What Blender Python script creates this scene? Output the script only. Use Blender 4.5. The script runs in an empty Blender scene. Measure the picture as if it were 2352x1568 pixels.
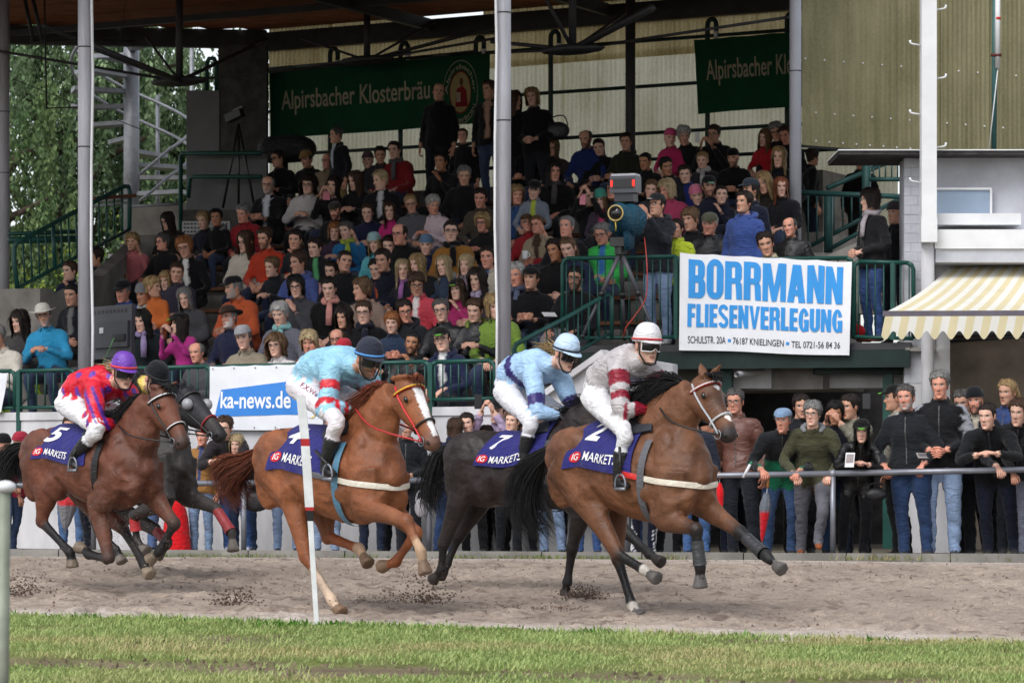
import bpy, math, random
import numpy as np
from mathutils import Vector, Matrix, noise as mnoise

random.seed(7); RNG = np.random.default_rng(7)
SC = bpy.context.scene
COL = SC.collection
R = math.radians
# ------------------------------------------------------------------ camera
FPX, CX, HY, CZ = 7000.0, 1176.0, 1100.0, 0.78      # focal length (px of a 2352 px wide frame), centre, horizon row, eye height
cam_data = bpy.data.cameras.new('camera'); cam = bpy.data.objects.new('camera', cam_data); COL.objects.link(cam)
cam.location = (0, 0, CZ); cam.rotation_euler = (R(90), 0, 0)
cam_data.sensor_width = 36.0; cam_data.lens = 36.0 * FPX / 2352.0
cam_data.shift_y = (HY - 784.0) / 2352.0
cam_data.clip_start = 0.5; cam_data.clip_end = 2000
cam_data.dof.use_dof = True; cam_data.dof.focus_distance = 25.0; cam_data.dof.aperture_fstop = 9.0
SC.camera = cam
# ------------------------------------------------------------------ sky, sun, exposure
SUN_AZ, SUN_EL = R(-150), R(48)      # direction the light comes from: behind the photographer, a little left
world = bpy.data.worlds.new('World'); SC.world = world; world.use_nodes = True
wn = world.node_tree; wn.nodes.clear()
sky = wn.nodes.new('ShaderNodeTexSky'); sky.sky_type = 'NISHITA'; sky.sun_disc = False
sky.sun_elevation = SUN_EL; sky.sun_rotation = SUN_AZ; sky.dust_density = 2.0; sky.air_density = 1.0; sky.ozone_density = 1.0
hsv = wn.nodes.new('ShaderNodeHueSaturation'); hsv.inputs['Saturation'].default_value = 0.3   # overcast: grey cloud cover
bg = wn.nodes.new('ShaderNodeBackground'); bg.inputs['Strength'].default_value = 0.15
wo = wn.nodes.new('ShaderNodeOutputWorld')
wn.links.new(sky.outputs[0], hsv.inputs['Color']); wn.links.new(hsv.outputs[0], bg.inputs[0]); wn.links.new(bg.outputs[0], wo.inputs[0])
sun_d = bpy.data.lights.new('sun', 'SUN'); sun_d.energy = 1.15; sun_d.angle = R(32); sun_d.color = (1.0, 0.99, 0.975)
sun = bpy.data.objects.new('sun', sun_d); COL.objects.link(sun)
_d = Vector((math.sin(SUN_AZ) * math.cos(SUN_EL), math.cos(SUN_AZ) * math.cos(SUN_EL), math.sin(SUN_EL)))
sun.rotation_euler = _d.to_track_quat('Z', 'Y').to_euler(); sun.location = (0, 0, 30)
vs = SC.view_settings; vs.view_transform = 'Standard'; vs.look = 'None'; vs.gamma = 1.0; vs.exposure = 0.55
vs.use_curve_mapping = False
SC.render.engine = 'CYCLES'
SC.cycles.use_denoising = True
SC.cycles.max_bounces = 6; SC.cycles.diffuse_bounces = 3; SC.cycles.glossy_bounces = 2; SC.cycles.transmission_bounces = 4
SC.cycles.transparent_max_bounces = 8
SC.cycles.caustics_reflective = False; SC.cycles.caustics_refractive = False

# ------------------------------------------------------------------ picture <-> place
def at(px, py, Y):
    return np.array([(px - CX) / FPX * Y, Y, CZ + (HY - py) / FPX * Y])
AST = math.atan(7000 / 13076.0)                       # the stand stands askew to the view
U = np.array([math.cos(AST), -math.sin(AST), 0.0]); V = np.array([math.sin(AST), math.cos(AST), 0.0]); ZUP = np.array([0, 0, 1.0])
C0 = 27.69
def yw(px, w): return (w + C0) / ((px - CX) / FPX * V[0] + V[1])
def st(px, py, w): return at(px, py, yw(px, w))       # point on the stand's plane at depth w behind its front
def stz(px, w, z):
    p = at(px, 0, yw(px, w)); p[2] = z; return p
def ground_z(Y):
    if Y >= 29.6: return 0.0
    if Y >= 21.0: return -0.027 * (29.6 - Y)
    return -0.2322 - 0.02 * (21.0 - Y)

# ------------------------------------------------------------------ mesh builder
class MB:
    def __init__(s): s.v = []; s.q = []; s.t = []; s.n = 0; s.c = []; s.qm = []; s.tm = []; s.col = (1, 1, 1); s.mi = 0
    def add(s, verts, quads=None, tris=None, col=None, mi=None):
        verts = np.asarray(verts, float).reshape(-1, 3); b = s.n
        s.v.append(verts); s.n += len(verts)
        c = np.asarray(s.col if col is None else col, float)
        if c.ndim == 1: c = np.tile(c[:3], (len(verts), 1))
        s.c.append(c[:, :3]); m = s.mi if mi is None else mi
        if quads is not None and len(quads):
            quads = np.asarray(quads, int) + b; s.q.append(quads); s.qm.append(np.full(len(quads), m) if np.ndim(m) == 0 else np.asarray(m))
        if tris is not None and len(tris):
            tris = np.asarray(tris, int) + b; s.t.append(tris); s.tm.append(np.full(len(tris), m) if np.ndim(m) == 0 else np.zeros(len(tris), int))
        return s
    def box(s, c, size, ax=None, col=None, mi=None):
        c = np.asarray(c, float); hx, hy, hz = np.asarray(size, float) / 2
        A = np.eye(3) if ax is None else np.asarray(ax, float)
        L = np.array([[x, y, z] for z in (-hz, hz) for y in (-hy, hy) for x in (-hx, hx)])
        return s.add(L @ A + c, [[0, 2, 3, 1], [4, 5, 7, 6], [0, 1, 5, 4], [2, 6, 7, 3], [0, 4, 6, 2], [1, 3, 7, 5]], col=col, mi=mi)
    def bar(s, a, b, w, h, up=(0, 0, 1), col=None, mi=None):        # square bar from a to b; w sideways, h along up
        a = np.asarray(a, float); b = np.asarray(b, float); d = b - a; L = np.linalg.norm(d); d = d / L
        up = np.asarray(up, float); sd = np.cross(up, d)
        if np.linalg.norm(sd) < 1e-6: sd = np.cross((1, 0, 0), d)
        sd /= np.linalg.norm(sd); up2 = np.cross(d, sd)
        return s.box((a + b) / 2, (L, w, h), np.array([d, sd, up2]), col=col, mi=mi)
    def tube(s, pts, r, n=8, cap=True, col=None, mi=None, r2=None, up=None):
        pts = np.asarray(pts, float); k = len(pts)
        r = np.broadcast_to(np.asarray(r, float), (k,)); r2 = r if r2 is None else np.broadcast_to(np.asarray(r2, float), (k,))
        T = np.gradient(pts, axis=0); T /= np.linalg.norm(T, axis=1)[:, None] + 1e-12
        ref = np.array(up, float) if up is not None else (np.array([0, 0, 1.0]) if abs(T[0][2]) < 0.9 else np.array([1.0, 0, 0]))
        ring = []; ang = np.linspace(0, 2 * math.pi, n, endpoint=False); ca = np.cos(ang)[:, None]; sa = np.sin(ang)[:, None]
        for i in range(k):
            a = ref - T[i] * ref.dot(T[i]); a /= np.linalg.norm(a) + 1e-12; b = np.cross(T[i], a)
            if up is None: ref = a
            ring.append(pts[i] + ca * b * r[i] + sa * a * r2[i])
        V_ = np.concatenate(ring); q = []
        i = np.arange(k - 1)[:, None] * n; j = np.arange(n)[None, :]; j2 = (j + 1) % n
        q = np.stack([i + j, i + j2, i + n + j2, i + n + j], -1).reshape(-1, 4); tr = None
        if cap:
            V_ = np.concatenate([V_, pts[:1], pts[-1:]]); jj = np.arange(n); e = (k - 1) * n
            tr = np.concatenate([np.stack([jj, np.full(n, k * n), (jj + 1) % n], -1), np.stack([e + (jj + 1) % n, np.full(n, k * n + 1), e + jj], -1)])
        if col is not None and np.ndim(col) == 2:
            col = np.repeat(np.asarray(col), n, 0)
            if cap: col = np.concatenate([col, col[:1], col[-1:]])
        return s.add(V_, q, tr, col=col, mi=mi)
    def ball(s, c, r, nu=12, nv=8, ax=None, col=None, mi=None):
        r = np.broadcast_to(np.asarray(r, float), (3,)); th = np.linspace(0, math.pi, nv + 1)[1:-1]; ph = np.linspace(0, 2 * math.pi, nu, endpoint=False)
        P = [[math.sin(t) * math.cos(p), math.sin(t) * math.sin(p), math.cos(t)] for t in th for p in ph] + [[0, 0, 1], [0, 0, -1]]
        P = np.array(P) * r; P = P if ax is None else P @ np.asarray(ax, float); n = nu; k = nv - 1
        i = np.arange(k - 1)[:, None] * n; j = np.arange(n)[None, :]; j2 = (j + 1) % n
        q = np.stack([i + j, i + n + j, i + n + j2, i + j2], -1).reshape(-1, 4); jj = np.arange(n)
        tr = np.concatenate([np.stack([np.full(n, k * n), jj, (jj + 1) % n], -1), np.stack([np.full(n, k * n + 1), (k - 1) * n + (jj + 1) % n, (k - 1) * n + jj], -1)])
        return s.add(P + np.asarray(c, float), q, tr, col=col, mi=mi)
    def grid(s, P, col=None, mi=None, closed=False):                # P (a,b,3)
        P = np.asarray(P, float); a, b = P.shape[:2]
        i = np.arange(a - 1)[:, None] * b; j = np.arange(b if closed else b - 1)[None, :]; j2 = (j + 1) % b
        q = np.stack([i + j, i + j2, i + b + j2, i + b + j], -1).reshape(-1, 4)
        if col is not None and np.ndim(col) == 3: col = np.asarray(col).reshape(-1, 3)
        return s.add(P.reshape(-1, 3), q, col=col, mi=mi)
    def sheet(s, P, th, nrm, col=None, mi=None):                    # a grid with real thickness
        P = np.asarray(P, float); n = np.asarray(nrm, float); Q = P - n * th; a, b = P.shape[:2]
        s.grid(P, col=col, mi=mi); s.grid(Q[:, ::-1], col=col if col is None or np.ndim(col) < 3 else np.asarray(col)[:, ::-1], mi=mi)
        for A, B in ((P[0], Q[0]), (Q[-1], P[-1]), (Q[:, 0], P[:, 0]), (P[:, -1], Q[:, -1])):
            c1 = None
            if col is not None and np.ndim(col) == 1: c1 = col
            elif col is not None: c1 = np.tile(np.asarray(col)[0, 0], (2 * len(A), 1))
            s.grid(np.stack([B, A]), col=c1, mi=mi)
        return s
    def prism(s, poly, nrm, th, col=None, mi=None):                 # planar polygon (convex or fan-able) extruded along nrm
        P = np.asarray(poly, float); n = len(P); Q = P + np.asarray(nrm, float) * th; c = P.mean(0); d = Q.mean(0)
        jj = np.arange(n); j2 = (jj + 1) % n
        tr = np.concatenate([np.stack([j2, jj, np.full(n, 2 * n)], -1), np.stack([n + jj, n + j2, np.full(n, 2 * n + 1)], -1)])
        return s.add(np.concatenate([P, Q, [c, d]]), np.stack([jj, j2, n + j2, n + jj], -1), tr, col=col, mi=mi)
    def arrays(s):
        v = np.concatenate(s.v); c = np.concatenate(s.c)
        q = np.concatenate(s.q) if s.q else np.zeros((0, 4), int); t = np.concatenate(s.t) if s.t else np.zeros((0, 3), int)
        qm = np.concatenate(s.qm) if s.qm else np.zeros(0, int); tm = np.concatenate(s.tm) if s.tm else np.zeros(0, int)
        return v, q, t, c, qm, tm
    def mesh(s, name, smooth=True):
        v, q, t, c, qm, tm = s.arrays(); return mk_mesh(name, v, q, t, c, qm, tm, smooth)
    def build(s, name, mats, parent=None, smooth=False, sharp=None, **kw):
        me = s.mesh(name, smooth)
        for m in (mats if isinstance(mats, (list, tuple)) else [mats]): me.materials.append(m)
        return link(name, me, parent, **kw)
def mk_mesh(name, v, q, t, c=None, qm=None, tm=None, smooth=True):
    me = bpy.data.meshes.new(name); me.vertices.add(len(v)); me.vertices.foreach_set('co', np.ascontiguousarray(v, np.float32).ravel())
    idx = np.concatenate([q.ravel(), t.ravel()]).astype(np.int32); nq, nt = len(q), len(t)
    me.loops.add(len(idx)); me.loops.foreach_set('vertex_index', idx); me.polygons.add(nq + nt)
    me.polygons.foreach_set('loop_start', np.concatenate([np.arange(nq) * 4, nq * 4 + np.arange(nt) * 3]).astype(np.int32))
    if qm is not None: me.polygons.foreach_set('material_index', np.concatenate([qm, tm]).astype(np.int32))
    me.polygons.foreach_set('use_smooth', np.full(nq + nt, bool(smooth)))
    if c is not None:
        at_ = me.color_attributes.new('Col', 'FLOAT_COLOR', 'POINT')
        at_.data.foreach_set('color', np.concatenate([c, np.ones((len(c), 1))], 1).astype(np.float32).ravel())
    me.update(calc_edges=True)
    return me
def link(name, data, parent=None, label=None, cat=None, group=None, kind=None, loc=None):
    o = bpy.data.objects.new(name, data); COL.objects.link(o)
    if parent is not None: o.parent = parent
    if loc is not None: o.location = tuple(loc)
    if label: o['label'] = label
    if cat: o['category'] = cat
    if group: o['group'] = group
    if kind: o['kind'] = kind
    return o
def thing(name, label, cat, loc=(0, 0, 0), group=None, rotz=0.0):
    o = link(name, None, None, label, cat, group, loc=loc); o.rotation_euler = (0, 0, rotz); o.empty_display_size = 0.1
    return o
def L(c):   # sRGB 0-255 -> linear
    c = np.asarray(c, float) / 255.0
    return tuple(np.where(c <= 0.04045, c / 12.92, ((c + 0.055) / 1.055) ** 2.4))

# ------------------------------------------------------------------ materials
def nodes(m):
    m.use_nodes = True; nt = m.node_tree; nt.nodes.clear(); o = nt.nodes.new('ShaderNodeOutputMaterial'); return nt, o
def N(nt, t, **kw):
    n = nt.nodes.new(t)
    for k, v in kw.items():
        if k in n.inputs: n.inputs[k].default_value = v
        else: setattr(n, k, v)
    return n
MATS = {}
def mat(name, col=None, rough=0.7, var=0.12, scale=6.0, bump=0.0, bscale=40.0, metal=0.0, spec=0.3, attr=False, coord='Object', stretch=None, col2=None, detail=4.0, sheen=0.0, trans=0.0, coat=0.0, noise_lo=0.35, noise_hi=0.65):
    if name in MATS: return MATS[name]
    m = bpy.data.materials.new(name); nt, out = nodes(m); lk = nt.links.new
    b = N(nt, 'ShaderNodeBsdfPrincipled', Roughness=rough, Metallic=metal); b.inputs['Specular IOR Level'].default_value = spec
    if sheen: b.inputs['Sheen Weight'].default_value = sheen
    if coat: b.inputs['Coat Weight'].default_value = coat
    tc = N(nt, 'ShaderNodeTexCoord'); mp = N(nt, 'ShaderNodeMapping')
    if stretch: mp.inputs['Scale'].default_value = stretch
    lk(tc.outputs[coord], mp.inputs[0])
    nz = N(nt, 'ShaderNodeTexNoise', Scale=scale, Detail=detail, Roughness=0.6); lk(mp.outputs[0], nz.inputs['Vector'])
    if attr:
        base = N(nt, 'ShaderNodeAttribute', attribute_name='Col').outputs['Color']
    else:
        rgb = N(nt, 'ShaderNodeRGB'); rgb.outputs[0].default_value = (*col, 1); base = rgb.outputs[0]
    mr = N(nt, 'ShaderNodeMapRange'); mr.inputs[1].default_value = noise_lo; mr.inputs[2].default_value = noise_hi
    lk(nz.outputs[0], mr.inputs[0])
    mx = N(nt, 'ShaderNodeMix', data_type='RGBA'); lk(mr.outputs[0], mx.inputs['Factor'])
    if col2 is not None:
        lk(base, mx.inputs['A']); mx.inputs['B'].default_value = (*col2, 1)
    else:
        mx.blend_type = 'MULTIPLY'; lk(base, mx.inputs['A']); mx.inputs['B'].default_value = (1 - 2 * var,) * 3 + (1,)
    c = mx.outputs['Result']; lk(c, b.inputs['Base Color'])
    sh = b.outputs[0]
    if bump:
        nb = N(nt, 'ShaderNodeTexNoise', Scale=bscale, Detail=3.0); lk(mp.outputs[0], nb.inputs['Vector'])
        bp = N(nt, 'ShaderNodeBump', Strength=bump, Distance=0.01); lk(nb.outputs[0], bp.inputs['Height']); lk(bp.outputs[0], b.inputs['Normal'])
    if trans:
        tr = N(nt, 'ShaderNodeBsdfTranslucent'); lk(c, tr.inputs[0]); ms = N(nt, 'ShaderNodeMixShader'); ms.inputs[0].default_value = trans
        lk(b.outputs[0], ms.inputs[1]); lk(tr.outputs[0], ms.inputs[2]); sh = ms.outputs[0]
    lk(sh, out.inputs[0]); MATS[name] = m; return m
def cloth_mat(name, rough, spec, strength, sheen=0.0):      # woven or shiny cloth whose folds come from a warped noise relief
    m = bpy.data.materials.new(name); nt, out = nodes(m); lk = nt.links.new; b = N(nt, 'ShaderNodeBsdfPrincipled', Roughness=rough); b.inputs['Specular IOR Level'].default_value = spec; b.inputs['Sheen Weight'].default_value = sheen
    at_ = N(nt, 'ShaderNodeAttribute', attribute_name='Col'); tc = N(nt, 'ShaderNodeTexCoord'); nz = N(nt, 'ShaderNodeTexNoise', Scale=8.0, Detail=4.0, Roughness=.6); lk(tc.outputs['Object'], nz.inputs['Vector'])
    mr = N(nt, 'ShaderNodeMapRange'); mr.inputs[3].default_value = .72; mr.inputs[4].default_value = 1.18; lk(nz.outputs[0], mr.inputs[0]); mx = N(nt, 'ShaderNodeMix', data_type='RGBA', blend_type='MULTIPLY'); mx.inputs['Factor'].default_value = 1.0; lk(at_.outputs['Color'], mx.inputs['A']); lk(mr.outputs[0], mx.inputs['B']); lk(mx.outputs['Result'], b.inputs['Base Color'])
    mp = N(nt, 'ShaderNodeMapping'); mp.inputs['Scale'].default_value = (5, 5, 11); lk(tc.outputs['Object'], mp.inputs[0]); f = N(nt, 'ShaderNodeTexNoise', Scale=1.0, Detail=3.0, Distortion=1.6); lk(mp.outputs[0], f.inputs['Vector'])
    sub = N(nt, 'ShaderNodeMath', operation='SUBTRACT'); sub.inputs[1].default_value = .5; lk(f.outputs[0], sub.inputs[0]); ab = N(nt, 'ShaderNodeMath', operation='ABSOLUTE'); lk(sub.outputs[0], ab.inputs[0])
    fine = N(nt, 'ShaderNodeTexNoise', Scale=160.0, Detail=2.0); lk(tc.outputs['Object'], fine.inputs['Vector']); ad = N(nt, 'ShaderNodeMath', operation='MULTIPLY_ADD'); lk(fine.outputs[0], ad.inputs[0]); ad.inputs[1].default_value = .05; lk(ab.outputs[0], ad.inputs[2])
    bp = N(nt, 'ShaderNodeBump', Strength=strength, Distance=.06); lk(ad.outputs[0], bp.inputs['Height']); lk(bp.outputs[0], b.inputs['Normal']); lk(b.outputs[0], out.inputs[0]); MATS[name] = m; return m
M_CLOTH = cloth_mat('cloth', .85, .15, .55, .12)
M_SILK = cloth_mat('silk', .36, .4, .6)
M_LEATH = cloth_mat('leather', .42, .45, .35)
M_SKIN = mat('skin', attr=True, rough=0.5, var=0.06, scale=30, spec=0.35)
M_HAIR = mat('hair', attr=True, rough=0.55, var=0.42, scale=50, stretch=(3, 3, 0.5), bump=1.0, bscale=70, spec=0.3)
M_MATT = mat('painted_matt', attr=True, rough=0.7, var=0.1, scale=5)
M_GREEN = mat('green_paint', L((26, 78, 70)), rough=0.45, var=0.18, scale=4, spec=0.4, bump=0.05)
M_DKSTEEL = mat('dark_steel', L((58, 58, 62)), rough=0.55, var=0.2, scale=3, spec=0.4)
M_GALV = mat('galvanised', L((140, 143, 152)), rough=0.42, metal=0.5, var=0.15, scale=5, spec=0.5)
M_COLGREY = mat('column_grey_paint', L((182, 182, 190)), rough=0.45, var=0.15, scale=2.5, stretch=(4, 4, 0.5), spec=0.4)
M_WHITEP = mat('white_paint', L((225, 226, 228)), rough=0.6, var=0.06, scale=3)
M_CONC = mat('concrete', L((150, 146, 140)), rough=0.9, var=0.22, scale=2.2, bump=0.3, bscale=25, spec=0.2)
M_WOOD = mat('bench_wood', L((120, 78, 55)), rough=0.7, var=0.25, scale=3, stretch=(1, 1, 6), bump=0.15)
# ------------------------------------------------------------------ noise helpers
def vnoise(x, y, seed=0):
    x = np.asarray(x, float); y = np.asarray(y, float); xi = np.floor(x).astype(np.int64); yi = np.floor(y).astype(np.int64); fx = x - xi; fy = y - yi
    def h(a, b):
        n = (a * 374761393 + b * 668265263 + seed * 1442695041) & 0x7fffffff
        n = ((n ^ (n >> 13)) * 1274126177) & 0x7fffffff
        return ((n ^ (n >> 16)) & 0xffff) / 65535.0
    fx = fx * fx * (3 - 2 * fx); fy = fy * fy * (3 - 2 * fy)
    return (h(xi, yi) * (1 - fx) + h(xi + 1, yi) * fx) * (1 - fy) + (h(xi, yi + 1) * (1 - fx) + h(xi + 1, yi + 1) * fx) * fy
def fbm(x, y, seed=0, o=4):
    r = 0; a = 0.5
    for i in range(o): r = r + a * vnoise(x * 2 ** i, y * 2 ** i, seed + i * 17); a *= 0.5
    return r / (1 - 0.5 ** o)
def struct(name, mb, m, parent=None, smooth=False):
    o = mb.build(name, m, parent, smooth=smooth)
    if parent is None: o['kind'] = 'structure'
    return o
def edge_near(X):   # near edge of the sand, as Y
    t = (X + 3.65) / (3.24 + 3.65); return 21.8 - 2.5 * t + .5 * (fbm(np.asarray(X, float) * .8, 0 * np.asarray(X, float), 14, 4) - .5)
def kerb_y(X): t = (X + 5.24) / (4.91 + 5.24); return 31.2 - 2.0 * t
GZ = np.vectorize(ground_z)
# ------------------------------------------------------------------ ground
ys = np.array([-60, 0, 8, 12, 14, 16, 18, 19.5, 21, 23, 25, 27, 29.6, 32, 40, 60, 100, 200, 400.0]); xs = np.linspace(-220, 220, 23)
Xg, Yg = np.meshgrid(xs, ys)
M_GROUND = mat('trodden_ground', L((120, 112, 98)), rough=0.95, var=0.25, scale=1.5, bump=0.4, bscale=20, spec=0.1)
struct('ground', MB().grid(np.stack([Xg, Yg, GZ(Yg) - 0.04], -1)), M_GROUND)
# sand track: a ploughed sheet
nx, ny = 410, 260
a = np.linspace(0, 1, nx); b = np.linspace(0, 1, ny) ** 1.15
A, B = np.meshgrid(a, b); Xs = -6.6 + 13.2 * A; Yn = edge_near(Xs) - 0.1; Yf = kerb_y(Xs) - 0.12; Ys = Yn + (Yf - Yn) * B
h = (fbm(Xs * 2.0, Ys * 2.2, 3, 3) - 0.5) * 0.026 + np.maximum(fbm(Xs * 9, Ys * 7, 9, 3) - 0.60, 0) * 0.08 + (fbm(Xs * 17, Ys * 13, 5, 2) - .5) * 0.018
for _ in range(520):      # hoof prints
    hx0, hy0 = RNG.uniform(-5, 5), RNG.uniform(20, 29); j0 = int((hx0 + 6.6) / 13.2 * (nx - 1)); sl = slice(max(j0 - 8, 0), j0 + 9); dx_ = (Xs[:, sl] - hx0) / RNG.uniform(.08, .13); dy_ = (Ys[:, sl] - hy0) / RNG.uniform(.12, .22); d2 = dx_ ** 2 + dy_ ** 2; h[:, sl] += RNG.uniform(.4, 1.0) * (.022 * np.exp(-(np.sqrt(d2) - 1.15) ** 2 * 7) - .030 * np.exp(-d2 * 1.4))
h = h * np.clip(np.minimum(B, 1 - B) * 14, 0.15, 1)
Zs = GZ(Ys) - 0.005 + h
tone = fbm(Xs * 2.2, Ys * 1.3, 21, 4); clod = np.clip((fbm(Xs * 9, Ys * 9, 31, 3) - 0.60) * 6, 0, 1)
dry = np.clip(1 - (Ys - edge_near(Xs)) / (0.9 + 0.5 * vnoise(Xs * 1.3, Ys * 0, 4)), 0, 1) ** 0.8
dry = np.maximum(dry, 0.55 * np.clip((B - 0.9) * 10, 0, 1)) * np.clip(0.5 + fbm(Xs * 6, Ys * 9, 77, 3), 0, 1)
c_sand = np.array(L((167, 152, 139))); c_dark = np.array(L((118, 104, 95))); c_dry = np.array(L((214, 204, 196)))
cs = c_sand * (0.78 + 0.5 * tone[..., None]); cs = cs + (c_dark - cs) * clod[..., None] * 0.8; cs = cs + (c_dry - cs) * dry[..., None]
M_SAND = mat('track_sand', attr=True, rough=0.95, var=0.16, scale=30, bump=0.7, bscale=70, spec=0.1)
struct('sand_track', MB().grid(np.stack([Xs, Ys, Zs], -1), col=cs), M_SAND, smooth=True)
mb = MB(); n = 5000; X = RNG.uniform(-5.4, 5.4, n); t_ = RNG.uniform(0, 1, n); Yc = edge_near(X) + (kerb_y(X) - .2 - edge_near(X)) * t_; keep = fbm(X * 1.5, Yc * 1.5, 19, 3) > RNG.uniform(.25, .7, n); X, Yc = X[keep], Yc[keep]; n = len(X)
base = np.array([[1, 0, -.4], [-.5, .87, -.4], [-.5, -.87, -.4], [0, 0, .8]])
def crumbs(mb, P, r, col):
    n = len(P); rot = RNG.uniform(0, 6.28, n); c_, s_ = np.cos(rot), np.sin(rot); B3 = np.tile(base, (n, 1, 1)) * RNG.uniform(0.6, 1.4, (n, 4, 3))
    B3 = np.stack([B3[..., 0] * c_[:, None] - B3[..., 1] * s_[:, None], B3[..., 0] * s_[:, None] + B3[..., 1] * c_[:, None], B3[..., 2]], -1) * np.asarray(r)[:, None, None]
    i = np.arange(n)[:, None, None] * 4; mb.add((B3 + P[:, None]).reshape(-1, 3), None, (i + np.array([[0, 2, 1], [0, 1, 3], [1, 2, 3], [2, 0, 3]])).reshape(-1, 3), col=np.repeat(col, 4, 0))
crumbs(mb, np.stack([X, Yc, GZ(Yc) + .012], -1), RNG.uniform(.004, .015, n) * RNG.uniform(.4, 1.2, n), c_dark * RNG.uniform(.8, 1.7, (n, 1)))
o = mb.build('sand_clods', M_SAND); o['kind'] = 'stuff'; o['label'] = 'small clods of sand scattered over the track'; o['category'] = 'sand'
# near turf: soil sheet
nx, ny = 190, 140
a = np.linspace(0, 1, nx); b = np.linspace(0, 1, ny); A, B = np.meshgrid(a, b); Xt = -5.5 + 11 * A; Yt = 13.0 + (edge_near(Xt) + 0.06 - 13.0) * B
def rut(X, Y):      # a worn, bare strip running beside the track
    d = (edge_near(X) - Y) - 3.5 + 0.30 * (X / 4) + .25 * (fbm(X * .7, 0 * X, 6, 2) - .5); return np.exp(-(d / (0.36 + 0.2 * vnoise(X * 1.2, 0 * X, 8))) ** 2)
def bare(X, Y): return np.clip(rut(X, Y) * 3.4 * (fbm(X * 1.4, Y * 3, 15, 4) - .12) - 0.3, 0, 1) + 0.75 * np.clip((fbm(X * 1.3, Y * 2.6, 55, 4) - 0.56) * 6, 0, 1)
bb = bare(Xt, Yt); Zt = GZ(Yt) + 0.012 + (fbm(Xt * 4, Yt * 4, 2, 4) - .5) * 0.05 - 0.03 * bb
c_soil = np.array(L((126, 112, 94))); c_turf = np.array(L((120, 130, 74))); t2 = fbm(Xt * 3, Yt * 3, 41, 3)[..., None]
ct = c_turf * (0.8 + 0.5 * t2) * (1 - bb[..., None]) + c_soil * (0.7 + 0.6 * t2) * bb[..., None]
struct('turf_strip', MB().grid(np.stack([Xt, Yt, Zt], -1), col=ct), mat('turf_soil', attr=True, rough=0.95, var=0.2, scale=40, bump=0.6, bscale=60, spec=0.1), smooth=True)
def blades(P, hgt, width, lean, colr):
    n = len(P); th = RNG.uniform(0, 2 * math.pi, n); dx = np.stack([np.cos(th), np.sin(th), 0 * th], -1); ln = np.stack([np.cos(th + 1.3), np.sin(th + 1.3), 0 * th], -1) * (lean * hgt)[:, None]
    w = (dx * width[:, None]); up = np.zeros((n, 3)); up[:, 2] = hgt
    v = np.stack([P - w, P + w, P + up * 0.55 + ln * 0.35 + w * 0.7, P + up * 0.55 + ln * 0.35 - w * 0.7, P + up + ln], 1).reshape(-1, 3); i = np.arange(n)[:, None] * 5
    return v, i + np.array([[0, 1, 2, 3]]), i + np.array([[3, 2, 4]]), np.repeat(colr, 5, 0)
M_GRASS = mat('grass_blade', attr=True, rough=0.6, var=0.1, scale=3, spec=0.25, trans=0.35)
n = 112000; X = RNG.uniform(-4.6, 4.6, n); bq = RNG.uniform(0, 1, n) ** 0.85; Yb = 14.6 + (edge_near(X) + 0.05 - 14.6) * bq
keep = RNG.uniform(0, 1, n) > bare(X, Yb) * 1.15; X, Yb = X[keep], Yb[keep]; n = len(X)
tu = fbm(X * 1.6, Yb * 1.9, 61, 3); edge = np.clip(1 - (edge_near(X) - Yb) / 0.35, 0, 1); hh = (0.014 + 0.032 * tu + 0.022 * edge * tu) * RNG.uniform(0.5, 1.4, n)
g1 = np.array(L((122, 150, 80))); g2 = np.array(L((188, 202, 132))); g3 = np.array(L((208, 190, 144)))
f = RNG.uniform(0, 1, n)[:, None]; cb = g1 + (g2 - g1) * np.clip(f * 1.3 + 0.6 * (tu[:, None] - .4), 0, 1); dryp = np.clip((fbm(X * 0.9, Yb * 1.7, 88, 3) - 0.46) * 4, 0, 1)[:, None]
cb = cb + (g3 - cb) * dryp * RNG.uniform(0.2, 1, (n, 1))
mb = MB(); v, q, t, c = blades(np.stack([X, Yb, GZ(Yb) + 0.01], -1), hh, RNG.uniform(0.003, 0.006, n), RNG.uniform(0.2, 1.6, n), cb); mb.add(v, q, t, col=c)
o = mb.build('grass', M_GRASS); o['kind'] = 'stuff'; o['label'] = 'short yellow green grass beside the near edge of the sand'; o['category'] = 'grass'
# leafy weeds along the near edge
mb = MB(); n = 0
pts = []
for _ in range(150):
    x = RNG.uniform(-4, 4) if _ > 60 else RNG.normal(-1.55, 0.35); m_ = RNG.integers(5, 12); yy = edge_near(x) - abs(RNG.normal(0, 0.08)); k = RNG.uniform(0.5, 1.2)
    for j in range(m_): pts.append((x + RNG.normal(0, .03), yy + RNG.normal(0, .03), k))
pts = np.array(pts); n = len(pts); hh = RNG.uniform(0.015, 0.055, n) * pts[:, 2]
cb = np.array(L((92, 138, 52))) * RNG.uniform(0.7, 1.5, (n, 1)); P = np.stack([pts[:, 0], pts[:, 1], GZ(pts[:, 1]) + 0.01], -1)
v, q, t, c = blades(P, hh, RNG.uniform(0.005, 0.011, n), RNG.uniform(0.2, 0.9, n), cb); mb.add(v, q, t, col=c)
o = mb.build('weeds', M_GRASS); o['kind'] = 'stuff'; o['label'] = 'broad bright green weeds fringing the near sand edge'; o['category'] = 'weeds'
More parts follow.
